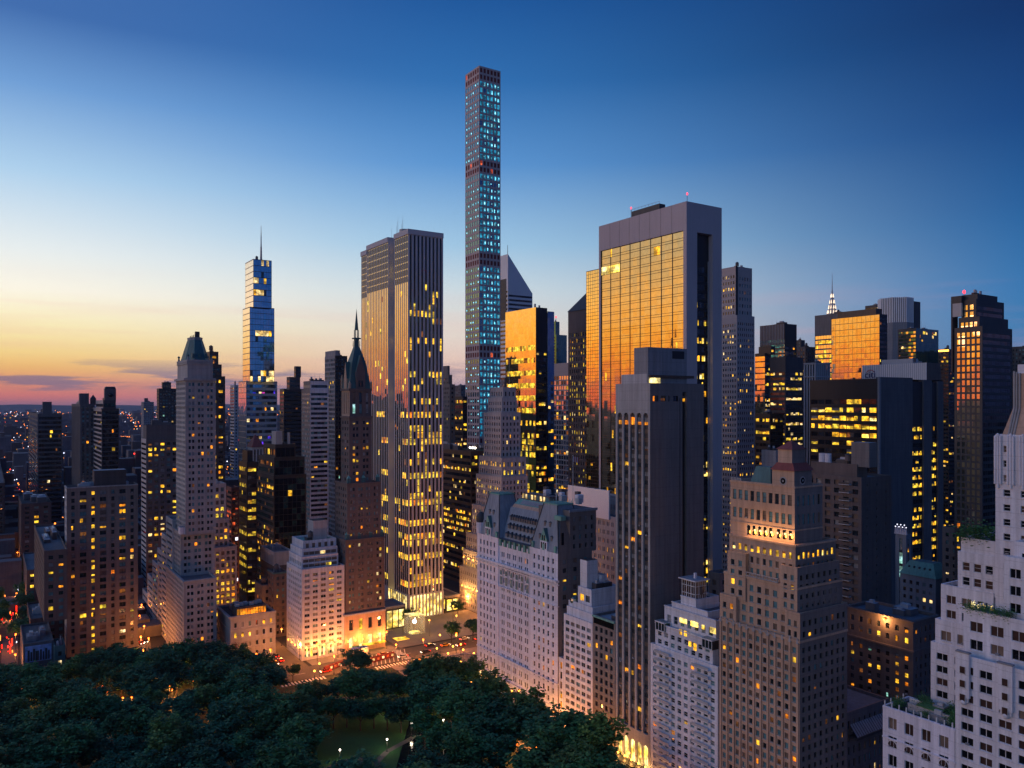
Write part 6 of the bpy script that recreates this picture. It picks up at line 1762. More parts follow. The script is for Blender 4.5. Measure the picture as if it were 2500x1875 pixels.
b = tower('office_tower', 'teal and gold glass block in front of the octagonal tower', 'mirror_teal', [T(2237, 2192, 2291, 801)], office(bay=2.4, fh=3.2, wh=.6, rec=.1, wall='dark_metal', dark=(('mirror_gold', 1), ('mirror_teal', 1)), rowp=.2, p=.05), office(bay=2.4, fh=3.2, wh=.85, rec=.05, wall='mirror_teal', dark=(('mirror_teal', 1),), p=.02, rowp=.05, ph=.5), D=700, cap=60)
rooftop(b, 2, 'dark_metal', 3, mast=3)
b = tower('office_tower', 'dark low topped tower with lights under its roof, left of the octagonal tower', 'dark_metal', [T(2140, 2112, 2160, 744)], office(top=2, rowp=.6, kinds=(('strip_white', 1), ('lit_pale', 2))), office(), D=950, roof='roof_dark', cap=10)
# dark stepped tower with gold lit edge at the right
RG = st(bay=1.8, ww=.62, fh=2.6, wh=.7, rec=.08, p=.02, wall='dark_metal', dark=(('mirror_gold', 3), ('mirror_bronze', 3)), kinds=KA)
RD = office(bay=1.8, fh=2.6, wh=.6, rec=.15, p=.01, rowp=.03, ph=.2, wall='dark_metal', dark=(('mirror_dark', 1), ('glass', 1)), mull='dark_metal')
b = tower('stepped_glass_tower', 'tall dark stepped tower with gold reflecting windows near the right edge', 'dark_metal',
    [T(2398, 2330, 2471, 796), T(2391, 2340, 2461, 772, dx=1.5), T(2383, 2347, 2451, 730, dx=3), T(2386, 2349, 2435, 717, dx=4, SL=BLANK, SR=BLANK)], RG, RD, D=300, roof='roof_dark')
x0, x1, y0, y1, z0, z1 = b.tiers[3]
Xf = b.tiers[1][0]
ql0, ql1 = yat(2347, Xf), yat(2321.5, Xf)
mb = MB(); mb.box(Xf, Xf + 4, ql0, ql1, z1 - 3.2, z1 - .4, 'dark_metal'); mb.box(Xf, Xf + 1, ql0, ql1 - .6, z1 - 8.4, z1 - 3.22, 'alu'); mb.box(Xf, Xf + 4, ql1 - .6, ql1, z1 - 30, z1 - 3.22, 'dark_brick'); mb.build('side_frame', b.root, b.org, (Xf, ql0, z1 - 5))
for (ax, ay, m_) in ((2, 6, 'beacon_red'), (5, 3, 'alu')):
    mb = MB(); mb.tube((x0 + ax, y0 + ay, z1 - .9), (x0 + ax, y0 + ay, z1 + 1.2), .12, .1, 'dark_metal'); mb.ball((x0 + ax, y0 + ay, z1 + 1.5), .5, m_, sz=1.5); mb.build('beacon', b.root, b.org, (x0 + ax, y0 + ay, z1))
b = tower('stone_tower', 'grey stone tower with small square windows, just right of the white framed tower', 'pink_concrete',
    [T(1799, 1762, 1842, 769), T(1796, 1762, 1836, 650, dx=.8, SR=st(bay=2.6, ww=.5, fh=4.6, wh=.5, p=.04, top=6, dark=(('glass_teal', 2), ('glass', 1))))], st(bay=2.2, ww=.5, fh=3.9, wh=.5, rec=.3, p=.10, rowp=.12, ph=.6, kinds=(('lit_pale', 2), ('lit_amber', 3)), dark=DD, top=5), st(bay=2.3, ww=.5, fh=3.9, wh=.5, rec=.3, p=.08, rowp=.2, ph=.5, dark=DD, kinds=(('lit_pale', 2), ('lit_amber', 3)), top=4), D=560)
x0, x1, y0, y1, z0, z1 = b.tiers[1]
part_box(b, 'dark_recess', x0 - .1, x0 + 2.2, y0 - .12, y0 - .03, b.tiers[0][5], z1 + .02, 'black_metal')
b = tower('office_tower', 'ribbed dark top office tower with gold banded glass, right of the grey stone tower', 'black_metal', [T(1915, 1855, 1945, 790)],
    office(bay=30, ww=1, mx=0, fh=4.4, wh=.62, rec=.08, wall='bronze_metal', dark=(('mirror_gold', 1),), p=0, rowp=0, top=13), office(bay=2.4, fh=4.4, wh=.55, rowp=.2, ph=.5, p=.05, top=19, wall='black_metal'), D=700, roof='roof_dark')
x0, x1, y0, y1, z0, z1 = b.tiers[0]
mb = MB()
for k_ in range(16): yy = y0 + (y1 - y0) * (k_ + .5) / 16; mb.box(x0 - .35, x0 - .02, yy - .3, yy + .3, z1 - 18, z1 - .4, 'grey_concrete')
mb.build('ribbed_band', b.root, b.org, (x0, y0, z1 - 18))
rooftop(b, 2, 'dark_metal', 3, mast=2)
b = tower('office_tower', 'small gold glass tower with lit lower floors squeezed right of the grey stone tower', 'black_metal', [T(1867, 1843, 1882, 862), T(1882, 1852, 1892, 845, dx=3)],
    office(bay=30, ww=1, mx=0, fh=4.2, wh=.8, rec=.08, wall='bronze_metal', dark=(('mirror_gold', 1),), p=0, rowp=0), office(rowp=.4, p=.1), D=590, roof='roof_dark', cap=40)
b = tower('office_tower', 'dark office tower with bright curved looking ribbon floors in front of the ribbed top tower', 'black_metal', [T(1917.5, 1879, 1961, 871)],
    office(bay=2.3, fh=3.15, wh=.5, rowp=.4, ph=.75, p=.06, top=9, wall='dark_metal', kinds=(('lit_pale', 3), ('lit_yellow', 2), ('lit_amber', 1))), office(bay=2.3, fh=3.15, wh=.5, rowp=.45, ph=.9, p=.05, top=9, wall='dark_metal', kinds=(('lit_pale', 4), ('lit_yellow', 3))), D=500, roof='roof_dark')
b = tower('office_tower', 'pale vertically ribbed tower between the ribbon windowed tower and the bronze cube', 'alu', [T(1991, 1962, 2027, 885, corn=[(9.5, .4, .8), (.1, .4, .6)])],
    st('vertical', bay=2.3, ww=.5, fh=4, wh=.8, rec=.5, p=.02, sp='glass_black', dark=DO, top=1.2), st('vertical', bay=2.3, ww=.5, fh=4, wh=.8, rec=.5, p=.03, sp='glass_black', dark=DO, top=1.2), D=560, roof='roof_dark')
b = tower('office_tower', 'brown ribbed far tower left of the bright floored brown tower', 'brown_brick', [T(1966, 1946, 1991, 846)], st('vertical', bay=3, p=.02), st('vertical', bay=3, p=.02), D=800, cap=20)
b = tower('office_tower', 'small dark far tower peeping over the brown ribbed tower', 'dark_metal', [T(1955, 1940, 1965, 830)], st(p=.05), st(p=.05), D=900, cap=10)
b = tower('office_building', 'low block with orange ribbon windows left of the red tiled lantern', 'black_metal', [T(1880, 1843, 1912, 1010), T(1912, 1880, 1925, 1060, dx=0)][:1],
    office(rowp=.5, ph=.8, fh=3.6, bay=2.2, kinds=(('lit_amber', 2), ('lit_orange', 1), ('lit_yellow', 1))), office(rowp=.4), D=460)
b = tower('office_building', 'grey roof box building directly left of the red tiled lantern', 'grey_concrete', [T(1895, 1859, 1915, 1100)], BLANK, BLANK, D=360)
b = tower('ribbed_tower', 'dark vertically ribbed tower cut by the right edge of the picture', 'dark_metal', [T(2520, 2468, 2560, vl=847)], st('vertical', bay=2.6, ww=.5, p=.02), BLANK, D=700, cap=20)

# dark brick house, blue roofed house, green mansard house, gothic crown
b = tower('apartment_building', 'dark brick building with many orange and pale windows and a spotlit cornice, lower right', 'brown_brick',
    [T(2229, 2066, 2290, vl=1545, corn=[(.1, .35, .5)], par=0), T(2229, 2066, 2290, vl=1478, dx=.05, corn=[(.1, .4, .5)])], st(bay=2.75, ww=.4, fh=2.45, wh=.56, rec=.3, p=.55, kinds=(('lit_orange', 4), ('lit_amber', 2), ('lit_dim', 4), ('lit_cool', .5)), dark=DD, frame='frame_dark', sill=0), st(bay=2.6, ww=.4, fh=2.45, wh=.56, p=.18, kinds=(('lit_orange', 1), ('lit_dim', 3))), X=222)
x0, x1, y0, y1, z0, z1 = b.tiers[1]
rooftop(b, 3, 'dark_concrete', 3)
sy_ = yat(2162, x0); mb = MB(); mb.ball((x0 - .7, sy_, z1 - 1.2), .3, 'lamp_orange'); mb.tube((x0 - .7, sy_, z1 - 1.2), (x0, sy_, z1 - .7), .06, .06, 'dark_metal'); o_ = mb.build('cornice_lamp', b.root, b.org, (x0 - .7, sy_, z1 - 1.2))
li = bpy.data.lights.new('cornice_light', 'POINT'); li.energy = 2600; li.color = (1, .42, .12); li.shadow_soft_size = .2
lo = bpy.data.objects.new('cornice_light', li); lo.location = (-.9, 0, -.2); link(lo, o_)
b = Building('town_house', 'low dark house with a blue grey roof and a glazed awning', 'house', 196, 132, None, 'dark_concrete')
zb_ = 35.0
b.tier(196, 217, 132, 149, 0, zb_, st(p=.02), st(bay=2.4, ww=.36, fh=3.4, wh=.6, p=.08), roof='roof_blue')
b.tiers = [(196, 217, 132, 149, 0, zb_)]
b.finish(100)
mb = MB(); mb.poly([(199, 131.95, zb_ - 5.5), (216, 131.95, zb_ - 5.5), (216, 133.6, zb_ - 2.4 + .0), (199, 133.6, zb_ - 2.4)], 'alu')
mb.poly([(198, 129.6, zb_ - 6.2), (216.5, 129.6, zb_ - 6.2), (216.5, 131.9, zb_ - 3.4), (198, 131.9, zb_ - 3.4)], 'roof_light')
for k_ in range(18): mb.tube((198 + k_ * 1.05, 129.55, zb_ - 6.1), (198 + k_ * 1.05, 131.9, zb_ - 3.3), .08, .08, 'slate_dark', 4)
mb.box(197.8, 216.7, 129.4, 131.98, zb_ - 6.9, zb_ - 6.3, 'dark_metal'); mb.build('glazed_awning', b.root, b.org, (198, 130, zb_ - 6))
b = tower('mansard_house', 'small building with a turquoise copper mansard roof behind the dark brick building', 'slate', [T(2284, 2197, (12,), vl=1398, par=0)], st(bay=3, p=.05, fh=3.2), BLANK, D=330)
x0, x1, y0, y1, z0, z1 = b.tiers[0]
mb = MB(); mb.frust((x0 + x1) / 2, (y0 + y1) / 2, z1 + .01, z1 + 5.6, (x1 - x0) / 2 + .4, (y1 - y0) / 2 + .3, (x1 - x0) / 2 - 3, (y1 - y0) / 2 - 2.6, 'copper', 'copper_dark')
for k_ in range(5): yy = y0 + 3.2 + (y1 - y0 - 6.4) * k_ / 4; mb.ball((x0 + 1.6, yy, z1 + 3.2), .55, 'slate_dark')
mb.build('mansard_roof', b.root, b.org, (x0, y0, z1))
b = tower('gothic_tower', 'small gothic topped tower with white lit pinnacles before the black office slab', 'slate', [T(2212, 2186, 2224, 1306, par=0)], st('vertical', bay=3, ww=.4, fh=6, wh=.8, p=.5, kinds=(('lit_cool', 1),)), st('vertical', bay=3, p=.3), D=350, cap=20)
x0, x1, y0, y1, z0, z1 = b.tiers[0]
for k_ in range(7):
    yy = y0 + (y1 - y0) * k_ / 6; mb = MB(); mb.frust(x0, yy, z1, z1 + 3 + (k_ % 2), .4, .4, .08, .08, 'white_stone'); mb.ball((x0, yy, z1 + 3.2 + (k_ % 2)), .25, 'strip_white'); mb.build('pinnacle', b.root, b.org, (x0, yy, z1))
b = tower('apartment_building', 'dim stepped brown building left of the tall white art deco tower', 'tan_brick', [T(2342, 2300, 2400, vl=1285)], st(bay=3.2, fh=3, p=.05), st(p=.02), D=320)

# ================================================================== art deco apartment tower at the right edge with its roof garden
DECO = dict(bay=4.1, ww=.62, fh=2.95, wh=.56, rec=.3, p=.03, frame='frame_white', dark=(('glass_brown', 3), ('glass_black', 5), ('glass_curtain', 1)), kinds=(('lit_orange', 1), ('lit_amber', 1)), sill='white_stone')
b = Building('art_deco_apartment_house', 'huge white art deco apartment house with stepped terraces and ribbed crown at the right edge', 'apartment house', 175, 60, None, 'white_stone')
def zl(u, v, X): return zat(v, dX(u, X))
yR = 52.0
def blk(X, X1, ul, z0, z1, S_, ur=None, corn=None, roof='roof_grey'):
    yb_ = yat(ul, X); ya_ = yat(ur, X) if ur else yR
    b.tier(X, X1, ya_, yb_, z0, z1, S_, BLANK, corn=corn, roof=roof)
blk(175.0, 181, 2332, 0, 66.0, st(**dict(DECO, bay=3.9, ww=.66)))
blk(178.0, 188, 2352, 66.0 - .9, 75.3, st(**DECO))
blk(186.0, 205, 2272, 0, zl(2272, 1565, 186), st(**DECO), ur=2420)
blk(186.3, 205, 2283, zl(2272, 1565, 186) - .9, zl(2283, 1510, 186), st(**DECO), ur=2420)
blk(186.6, 205, 2297, zl(2283, 1510, 186) - .9, zl(2297, 1425, 186.6), st(**DECO), ur=2425)
blk(187.0, 205, 2338, zl(2297, 1425, 186.6) - .9, zl(2338, 1345, 187), st(**dict(DECO, bay=3)), ur=2436)
blk(187.3, 205, 2346, zl(2338, 1345, 187) - .9, zl(2346, 1311, 187.3), st(**dict(DECO, bay=3)), ur=2436)
blk(186.0, 200, 2430, 66, zl(2430, 1060, 186), st(**dict(DECO, bay=3.4, ww=.4, fh=3.2, wh=.46)))
blk(182.0, 185.9, 2477, 75.3 - .9, zl(2477, 1321, 182), st(**DECO))
blk(180.0, 181.9, 2450, 75.3 - .9, zl(2450, 1357, 180), st(**dict(DECO, bay=3.4)), )
b.finish(100)
b.tiers = [(175, 181, yR, yat(2332, 175), 0, 66)]
for (ul, ur, vt, vb) in ((2336, 2366, 1590, 1860), (2437, 2472, 1618, 1900)):
    q0, q1 = yat(ur, 174.4), yat(ul, 174.4)
    mb = MB(); z_t, z_b = zl(ul, vt, 174.4), 0.0
    zm_ = z_t - 9.5
    mb.box(174.2, 174.98, q0, q1, zm_, z_t, 'white_stone')
    mb.box(174.5, 174.98, q0 + .3, q1 - .3, zm_ - 1.0, zm_, 'white_stone')
    mb.box(174.0, 174.98, q0 - .15, q1 + .15, z_t + .02, z_t + .35, 'grey_concrete')
    for j in range(3):
        zc_ = z_t - 3.6 - j * 2.95; yc_ = (q0 + q1) / 2
        mb.box(174.1, 174.18, yc_ - .55, yc_ + .55, zc_ - .7, zc_ + .7, 'glass_brown')
        mb.box(174.05, 174.09, yc_ - .62, yc_ - .55, zc_ - .75, zc_ + .75, 'frame_white'); mb.box(174.05, 174.19, yc_ - .62, yc_ + .62, zc_ - .9, zc_ - .75, 'frame_white')
    mb.ball((174.6, (q0 + q1) / 2, zm_ - 1.0), .7, 'white_stone', 10, 6); mb.build('oriel_bay', b.root, b.org, (174.4, q0, zm_))
# fluted piers and sloped crown
Xc_ = 186.0
zs0, zs1 = zl(2430, 1060, Xc_), zl(2430, 1190, Xc_)
for (uu) in (2437, 2468, 2498, 2530):
    yy = yat(uu, Xc_)
    for s_ in (-.55, 0, .55):
        mb = MB(); mb.tube((Xc_ - .25, yy + s_, zs1 + (.8 if s_ else 0)), (Xc_ - .25, yy + s_, zs0 - (0 if s_ == 0 else .5)), .26, .26, 'white_stone', 8); mb.ball((Xc_ - .25, yy + s_, zs0 - (0 if s_ == 0 else .5)), .26, 'white_stone', 8, 5); mb.build('fluted_pier', b.root, b.org, (Xc_, yy + s_, zs1))
mb = MB(); ycr0, ycr1 = yR + 1, yat(2446, Xc_ + 1.2)
zc0, zc1 = zs0 - .3, zl(2472, 996, Xc_ + 3)
ycr2 = yat(2472, Xc_ + 3)
mb.poly([(Xc_ + 1.2, ycr1, zc0), (Xc_ + 1.2, ycr0, zc0), (Xc_ + 3.2, ycr0, zc1), (Xc_ + 3.2, ycr2, zc1)], 'warm_brick')
mb.poly([(Xc_ + 1.2, ycr1, zc0), (Xc_ + 3.2, ycr2, zc1), (Xc_ + 12, ycr2, zc1), (Xc_ + 12, ycr1, zc0)], 'lime_stone')
mb.box(Xc_ + 3.2, Xc_ + 12, ycr0, ycr2, zc1, zl(2480, 912, Xc_ + 3.2), 'warm_brick')
mb.build('sloped_crown', b.root, b.org, (Xc_, ycr1, zc0))
for uu in (2476, 2482, 2489):
    yy = yat(uu, Xc_ + 3.0); mb = MB(); mb.tube((Xc_ + 3.0, yy, zc1), (Xc_ + 3.0, yy, zl(2480, 906 + (uu - 2476) * .4, Xc_ + 3)), .22, .2, 'lime_stone', 6); mb.tube((Xc_ + 3.0, yy, zc1), (Xc_ + 1.1, yy + .35, zc0), .22, .22, 'lime_stone', 6); mb.build('crown_rib', b.root, b.org, (Xc_ + 3, yy, zc1))
part_box(b, 'crown_cap', Xc_ + 4, Xc_ + 10, ycr0, yat(2484, Xc_ + 4), zl(2480, 912, Xc_ + 3.2) + .02, zl(2484, 890, Xc_ + 4), 'white_stone', 'roof_light')
ART = b
# low pink stone building with roof garden
GB = st(bay=4.05, ww=.52, fh=4.1, wh=.62, rec=.4, p=.0, frame='frame_white', dark=(('glass_brown', 2), ('glass_black', 2), ('glass_curtain', 1)), kinds=(('lit_orange', 1),), mx=.4, top=1.5)
b = tower('apartment_building', 'low pinkish stone building with arched windows and a planted roof terrace', 'white_stone', [T(2330.5, 2155, (10.6,), vl=1721, corn=[(7.0, .25, .4), (.1, .12, .3)], roof='roof_dark', wm='hotel_stone')], GB, BLANK, X=175.0)
x0, x1, y0, y1, z0, z1 = b.tiers[0]
for k_ in range(4):
    yy = y0 + .4 + (k_ + .5) * (y1 - y0 - .8) / 4; mb = MB(); zc_ = z1 - 8.6; r_ = 1.05
    for rr_, m_, o_ in ((1.25, 'white_stone', .05), (1.02, 'glass_brown', .09)):
        pts = [(x0 - o_, yy + rr_, zc_ - .1)] + [(x0 - o_, yy + rr_ * cos(pi * q / 10), zc_ + rr_ * sin(pi * q / 10)) for q in range(11)] + [(x0 - o_, yy - rr_, zc_ - .1)]
        mb.poly(pts, m_)
    mb.box(x0 - .16, x0 - .1, yy - .45, yy - .38, zc_ - .1, zc_ + .9, 'frame_white'); mb.box(x0 - .16, x0 - .1, yy + .38, yy + .45, zc_ - .1, zc_ + .9, 'frame_white'); mb.build('arched_window', b.root, b.org, (x0, yy, zc_))
for k_ in range(13):
    yy = y0 + .6 + (y1 - y0 - 1.0) * k_ / 12 if k_ < 10 else y1 - .3
    xx = x0 + .25 if k_ < 10 else x0 + .25 + (k_ - 9) * 2.6
    yy = y0 + .6 + (y1 - y0 - 1.0) * k_ / 9 if k_ < 10 else y1 - .3
    mb = MB(); mb.box(xx - .12, xx + .12, yy - .12, yy + .12, z1 + .01, z1 + 1.15, 'frame_white'); mb.build('parapet_post', b.root, b.org, (xx, yy, z1))
mb = MB(); mb.box(x0 + 3.5, x0 + 4.0, y0 + 3, y1 - 4, z1 - .9, z1 + 1.1, 'lime_stone'); mb.box(x0 + 3.4, x0 + 8, y0 + 5, y1 - 6, z1 + 1.12, z1 + 1.3, 'leaf_a'); mb.box(x0 + 6, x0 + 6.4, y1 - 6, y1 - 3, z1 - .9, z1 + 1.4, 'frame_white'); mb.build('garden_pergola', b.root, b.org, (x0 + 3.5, y0 + 3, z1))
GARD = (x0, x1, y0, y1, z1)

# roof plant, tanks and rails on the roofs that have none yet
for b in AUTO:
    if getattr(b, 'done', False): continue
    x0, x1, y0, y1, z0, z1 = b.tiers[-1]
    if x1 - x0 < 5 or y1 - y0 < 5: continue
    rooftop(b, 2, b.rng.choice(['grey_concrete', 'dark_metal', 'dark_brick']), 2.6)
    if b.rng.random() < .5:
        mb = MB(); cx, cy = x0 + (x1 - x0) * .3, y0 + (y1 - y0) * .25
        for sx in (-.8, .8):
            for sy in (-.8, .8): mb.tube((cx + sx, cy + sy, z1 - .9), (cx + sx, cy + sy, z1 + 1.1), .08, .08, 'dark_metal', 4)
        mb.frust(cx, cy, z1 + 1.1, z1 + 3.3, 1.25, 1.25, 1.15, 1.15, 'brown_brick', n=10); mb.frust(cx, cy, z1 + 3.3, z1 + 4.1, 1.3, 1.3, .1, .1, 'dark_metal', n=10)
        mb.build('water_tank', b.root, b.org, (cx, cy, z1 - .9))

# ================================================================== ground, roads, park
def sheet(name, pts, z, mat, kind='structure', thick=0.0):
    mb = MB()
    mb.poly([(x, y, z) for x, y in pts], mat)
    if thick:
        n = len(pts)
        for i in range(n):
            a, c = pts[i], pts[(i + 1) % n]
            mb.poly([(a[0], a[1], 0.0), (c[0], c[1], 0.0), (c[0], c[1], z), (a[0], a[1], z)], mat)
    o = mb.build(name)
    o['kind'] = kind
    return o
def rect(x0, x1, y0, y1): return [(x0, y0), (x1, y0), (x1, y1), (x0, y1)]
sheet('ground', rect(-14000, 14500, -2000, 14500), 0.0, 'city_ground')
sheet('park_ground', [(-260, -60), (153, -60), (153, 334), (100, 338), (98, 370), (86, 376), (70, 388), (40, 424), (-260, 470)], 0.03, 'soil')
sheet('road', rect(158.4, 170, -60, 400), 0.04, 'asphalt')              # street along the park
sheet('sidewalk', rect(170.1, 174.6, -60, 300), 0.14, 'paving', thick=1)
sheet('sidewalk', rect(153.4, 158, -60, 334), 0.14, 'paving', thick=1)
sheet('road', rect(100, 420, 338.5, 354.5), 0.05, 'asphalt')         # avenue crossing in front of the hotels
sheet('sidewalk', rect(124, 167, 354.7, 363), 0.14, 'paving', thick=1)
sheet('plaza', rect(169, 233, 356.5, 401), 0.16, 'paving', thick=1)
sheet('plaza', rect(171, 226, 300, 337.5), 0.16, 'paving', thick=1)
sheet('road', rect(105, 122.5, 354.6, 900), 0.045, 'asphalt')         # side street between club house and white apartments
sheet('road', rect(168, 420, 337.6, 338.4), 0.03, 'asphalt')
a_, b_, c_, d_ = G(30, 1130), G(44, 1130), G(44, 1640), G(2, 1640)
sheet('road', [a_, d_, c_, b_], 0.055, 'asphalt')                      # avenue at the left edge
a_, b_, c_, d_ = G(338, 1440), G(352, 1440), G(376, 1640), G(335, 1640)
sheet('road', [a_, d_, c_, b_], 0.06, 'asphalt')                       # narrow street beside the slab
sheet('lawn', [G(740, 1700), G(700, 1900), G(1010, 1900), G(1090, 1760), G(1000, 1690)], 0.06, 'grass')
sheet('water', [G(1000, 1760), G(960, 1900), G(1080, 1990), G(1180, 1900), G(1110, 1790)], 0.07, 'water')
def strip(name, pts, wd, z, mat, kind='structure'):
    mb = MB(); P_ = [Vector((x, y, 0)) for x, y in pts]
    for i in range(len(P_) - 1):
        d = (P_[i + 1] - P_[i]).normalized(); n = Vector((-d.y, d.x, 0)) * wd / 2
        q = [P_[i] - n, P_[i + 1] - n, P_[i + 1] + n, P_[i] + n]
        mb.poly([(v.x, v.y, z) for v in q], mat)
    o = mb.build(name); o['kind'] = kind; return o
strip('path', [G(775, 1890), G(820, 1866), G(870, 1852), G(885, 1856), G(860, 1880)], 2.6, .075, 'path')
strip('path', [G(1090, 1790), G(1010, 1800), G(945, 1835), G(920, 1860), G(935, 1900)], 2.2, .08, 'path')
strip('path', [G(470, 1800), G(530, 1765), G(560, 1750), G(620, 1742), G(760, 1712), G(900, 1700)], 3.0, .082, 'path')
strip('path', [G(100, 1760), G(300, 1720), G(470, 1700), G(640, 1690)], 3.2, .085, 'path')
# crossings
mb = MB()
for k in range(13):
    x = 104 + 1.55 * k
    mb.poly([(x, 334.5, .062), (x + .8, 334.5, .062), (x + .8, 338.2, .062), (x, 338.2, .062)], 'paint_white')
for k in range(16):
    y = 339 + .98 * k
    mb.poly([(163.5, y, .062), (167.0, y, .062), (167.0, y + .5, .062), (163.5, y + .5, .062)], 'paint_white')
for k in range(14):
    x = 147 + 1.5 * k
    mb.poly([(x, 333.0, .062), (x + .7, 333.0, .062), (x + .7, 337.0, .062), (x, 337.0, .062)], 'paint_white')
for k in range(9):
    mb.poly([(147 + 2.1 * k, 339, .064), (147.35 + 2.1 * k, 339, .064), (153.35 + 2.1 * k, 354, .064), (153 + 2.1 * k, 354, .064)], 'paint_white')
for k in range(24):
    mb.poly([(100 + 13 * k, 346.4, .062), (105 + 13 * k, 346.4, .062), (105 + 13 * k, 346.6, .062), (100 + 13 * k, 346.6, .062)], 'paint_white')
    mb.poly([(164.1, 60 + 11 * k, .062), (164.3, 60 + 11 * k, .062), (164.3, 65 + 11 * k, .062), (164.1, 65 + 11 * k, .062)], 'paint_white')
o = mb.build('road_markings'); o['kind'] = 'structure'
# fountain lawn circle wall in the square by the hotel
mb = MB()
for k in range(20):
    a0, a1 = 2 * pi * k / 20, 2 * pi * (k + 1) / 20
    mb.tube((186 + 9 * cos(a0), 322 + 9 * sin(a0), .55), (186 + 9 * cos(a1), 322 + 9 * sin(a1), .55), .35, .35, 'lime_stone', 5)
o = mb.build('fountain_rim', at=(186, 322, .2)); tag(o, 'round stone rim of the fountain garden beside the grand hotel', 'fountain')

# ---- glass cube with its glowing emblem
GX0, GY0 = 182.5, 372.0
e = empty('glass_cube', (GX0, GY0, .16), 'glowing glass cube entrance standing on the bright plaza', 'glass pavilion')
m = bpy.data.materials.new('clear_glass'); m.use_nodes = True; bb_ = m.node_tree.nodes['Principled BSDF']
bb_.inputs['Base Color'].default_value = (.75, .9, .85, 1); bb_.inputs['Alpha'].default_value = .25; bb_.inputs['Roughness'].default_value = .05; MATS['clear_glass'] = m
mb = MB(); mb.box(GX0, GX0 + 8, GY0, GY0 + 8, .18, 9.6, 'clear_glass'); mb.build('glass_walls', e)
mb = MB()
for k in range(5):
    for q in range(2):
        mb.box(GX0 + 2 * k - .05, GX0 + 2 * k + .05, GY0 - .07 + q * 8.06, GY0 - .01 + q * 8.06, .2, 9.7, 'alu'); mb.box(GX0 - .07 + q * 8.06, GX0 - .01 + q * 8.06, GY0 + 2 * k - .05, GY0 + 2 * k + .05, .2, 9.7, 'alu')
mb.box(GX0, GX0 + 8, GY0, GY0 + 8, 9.66, 9.78, 'lit_pale'); mb.build('frame', e)
mb = MB(); mb.frust(GX0 + 4, GY0 + 4, .2, .5, 3, 3, 3, 3, 'lit_hot', n=16); mb.build('stair_well', e)
mb = MB(); mb.ball((GX0 + 4, GY0 + 4, 6.0), 1.15, 'lamp_white', 12, 8, .95); mb.tube((GX0 + 4, GY0 + 4, 7.0), (GX0 + 4.5, GY0 + 4, 7.9), .3, .1, 'lamp_white'); mb.build('emblem', e)
# brown edge planter pools on the plaza
for k, yy in enumerate((366, 386)):
    mb = MB(); mb.box(172, 179, yy, yy + 6, .17, .6, 'lime_stone', 'lit_amber' if k == 0 else 'water'); o = mb.build('plaza_basin', at=(172, yy, .17)); tag(o, ('shallow lit basin on the plaza near the shop pavilion', 'dark shallow basin on the plaza near the glass cube')[k], 'basin')

# ---- white tall box and red awning row by the park corner
u0, u1 = 857, 889
pA, pB = G(857, 1622), G(889, 1632)
e = empty('event_booth', (pA[0], pA[1], 0), 'tall pale blue grey booth wall among the trees at the park corner', 'booth')
mb = MB(); mb.box(pA[0], pA[0] + 7.2, pA[1] - 3, pA[1], .1, 7.4, 'alu', 'roof_light'); mb.build('body', e)
mb = MB(); mb.box(pA[0] - .1, pA[0] + 7.3, pA[1] - 3.1, pA[1] + .1, 7.42, 7.6, 'white_stone'); mb.build('roof', e)
for (ua, va, ub, vb, lab) in ((893, 1622, 962, 1604, 'long red barrier with white lamps, right of the pale booth'), (792, 1642, 850, 1620, 'long red awning with white lamps, left of the pale booth')):
    pA, pB = G(ua, va), G(ub, vb)
    e = empty('lit_barrier', (pA[0], pA[1], 0), lab, 'barrier')
    dv = Vector((pB[0] - pA[0], pB[1] - pA[1], 0)); L_ = dv.length; dv.normalize(); nv = Vector((-dv.y, dv.x, 0))
    mb = MB(); A = Vector((pA[0], pA[1], 0))
    for (h0, h1, off) in ((.2, 2.6, 0),):
        p = [A + nv * .5, A + dv * L_ + nv * .5, A + dv * L_ - nv * .5, A - nv * .5]
        for q in range(4):
            a, c = p[q], p[(q + 1) % 4]; mb.poly([(a.x, a.y, h0), (c.x, c.y, h0), (c.x, c.y, h1), (a.x, a.y, h1)], 'tent_red')
        mb.poly([(v.x, v.y, h1) for v in p], 'tent_red')
    mb.build('fabric', e)
    for k in range(6):
        c = A + dv * (L_ * (k + .5) / 6) - nv * .62 + Vector((0, 0, 1.5)); mb = MB(); mb.box(c.x - .5, c.x + .5, c.y - .12, c.y + .12, 1.0, 2.0, 'lit_pale' if k % 2 else 'lit_red'); mb.build('lamp_panel', e)

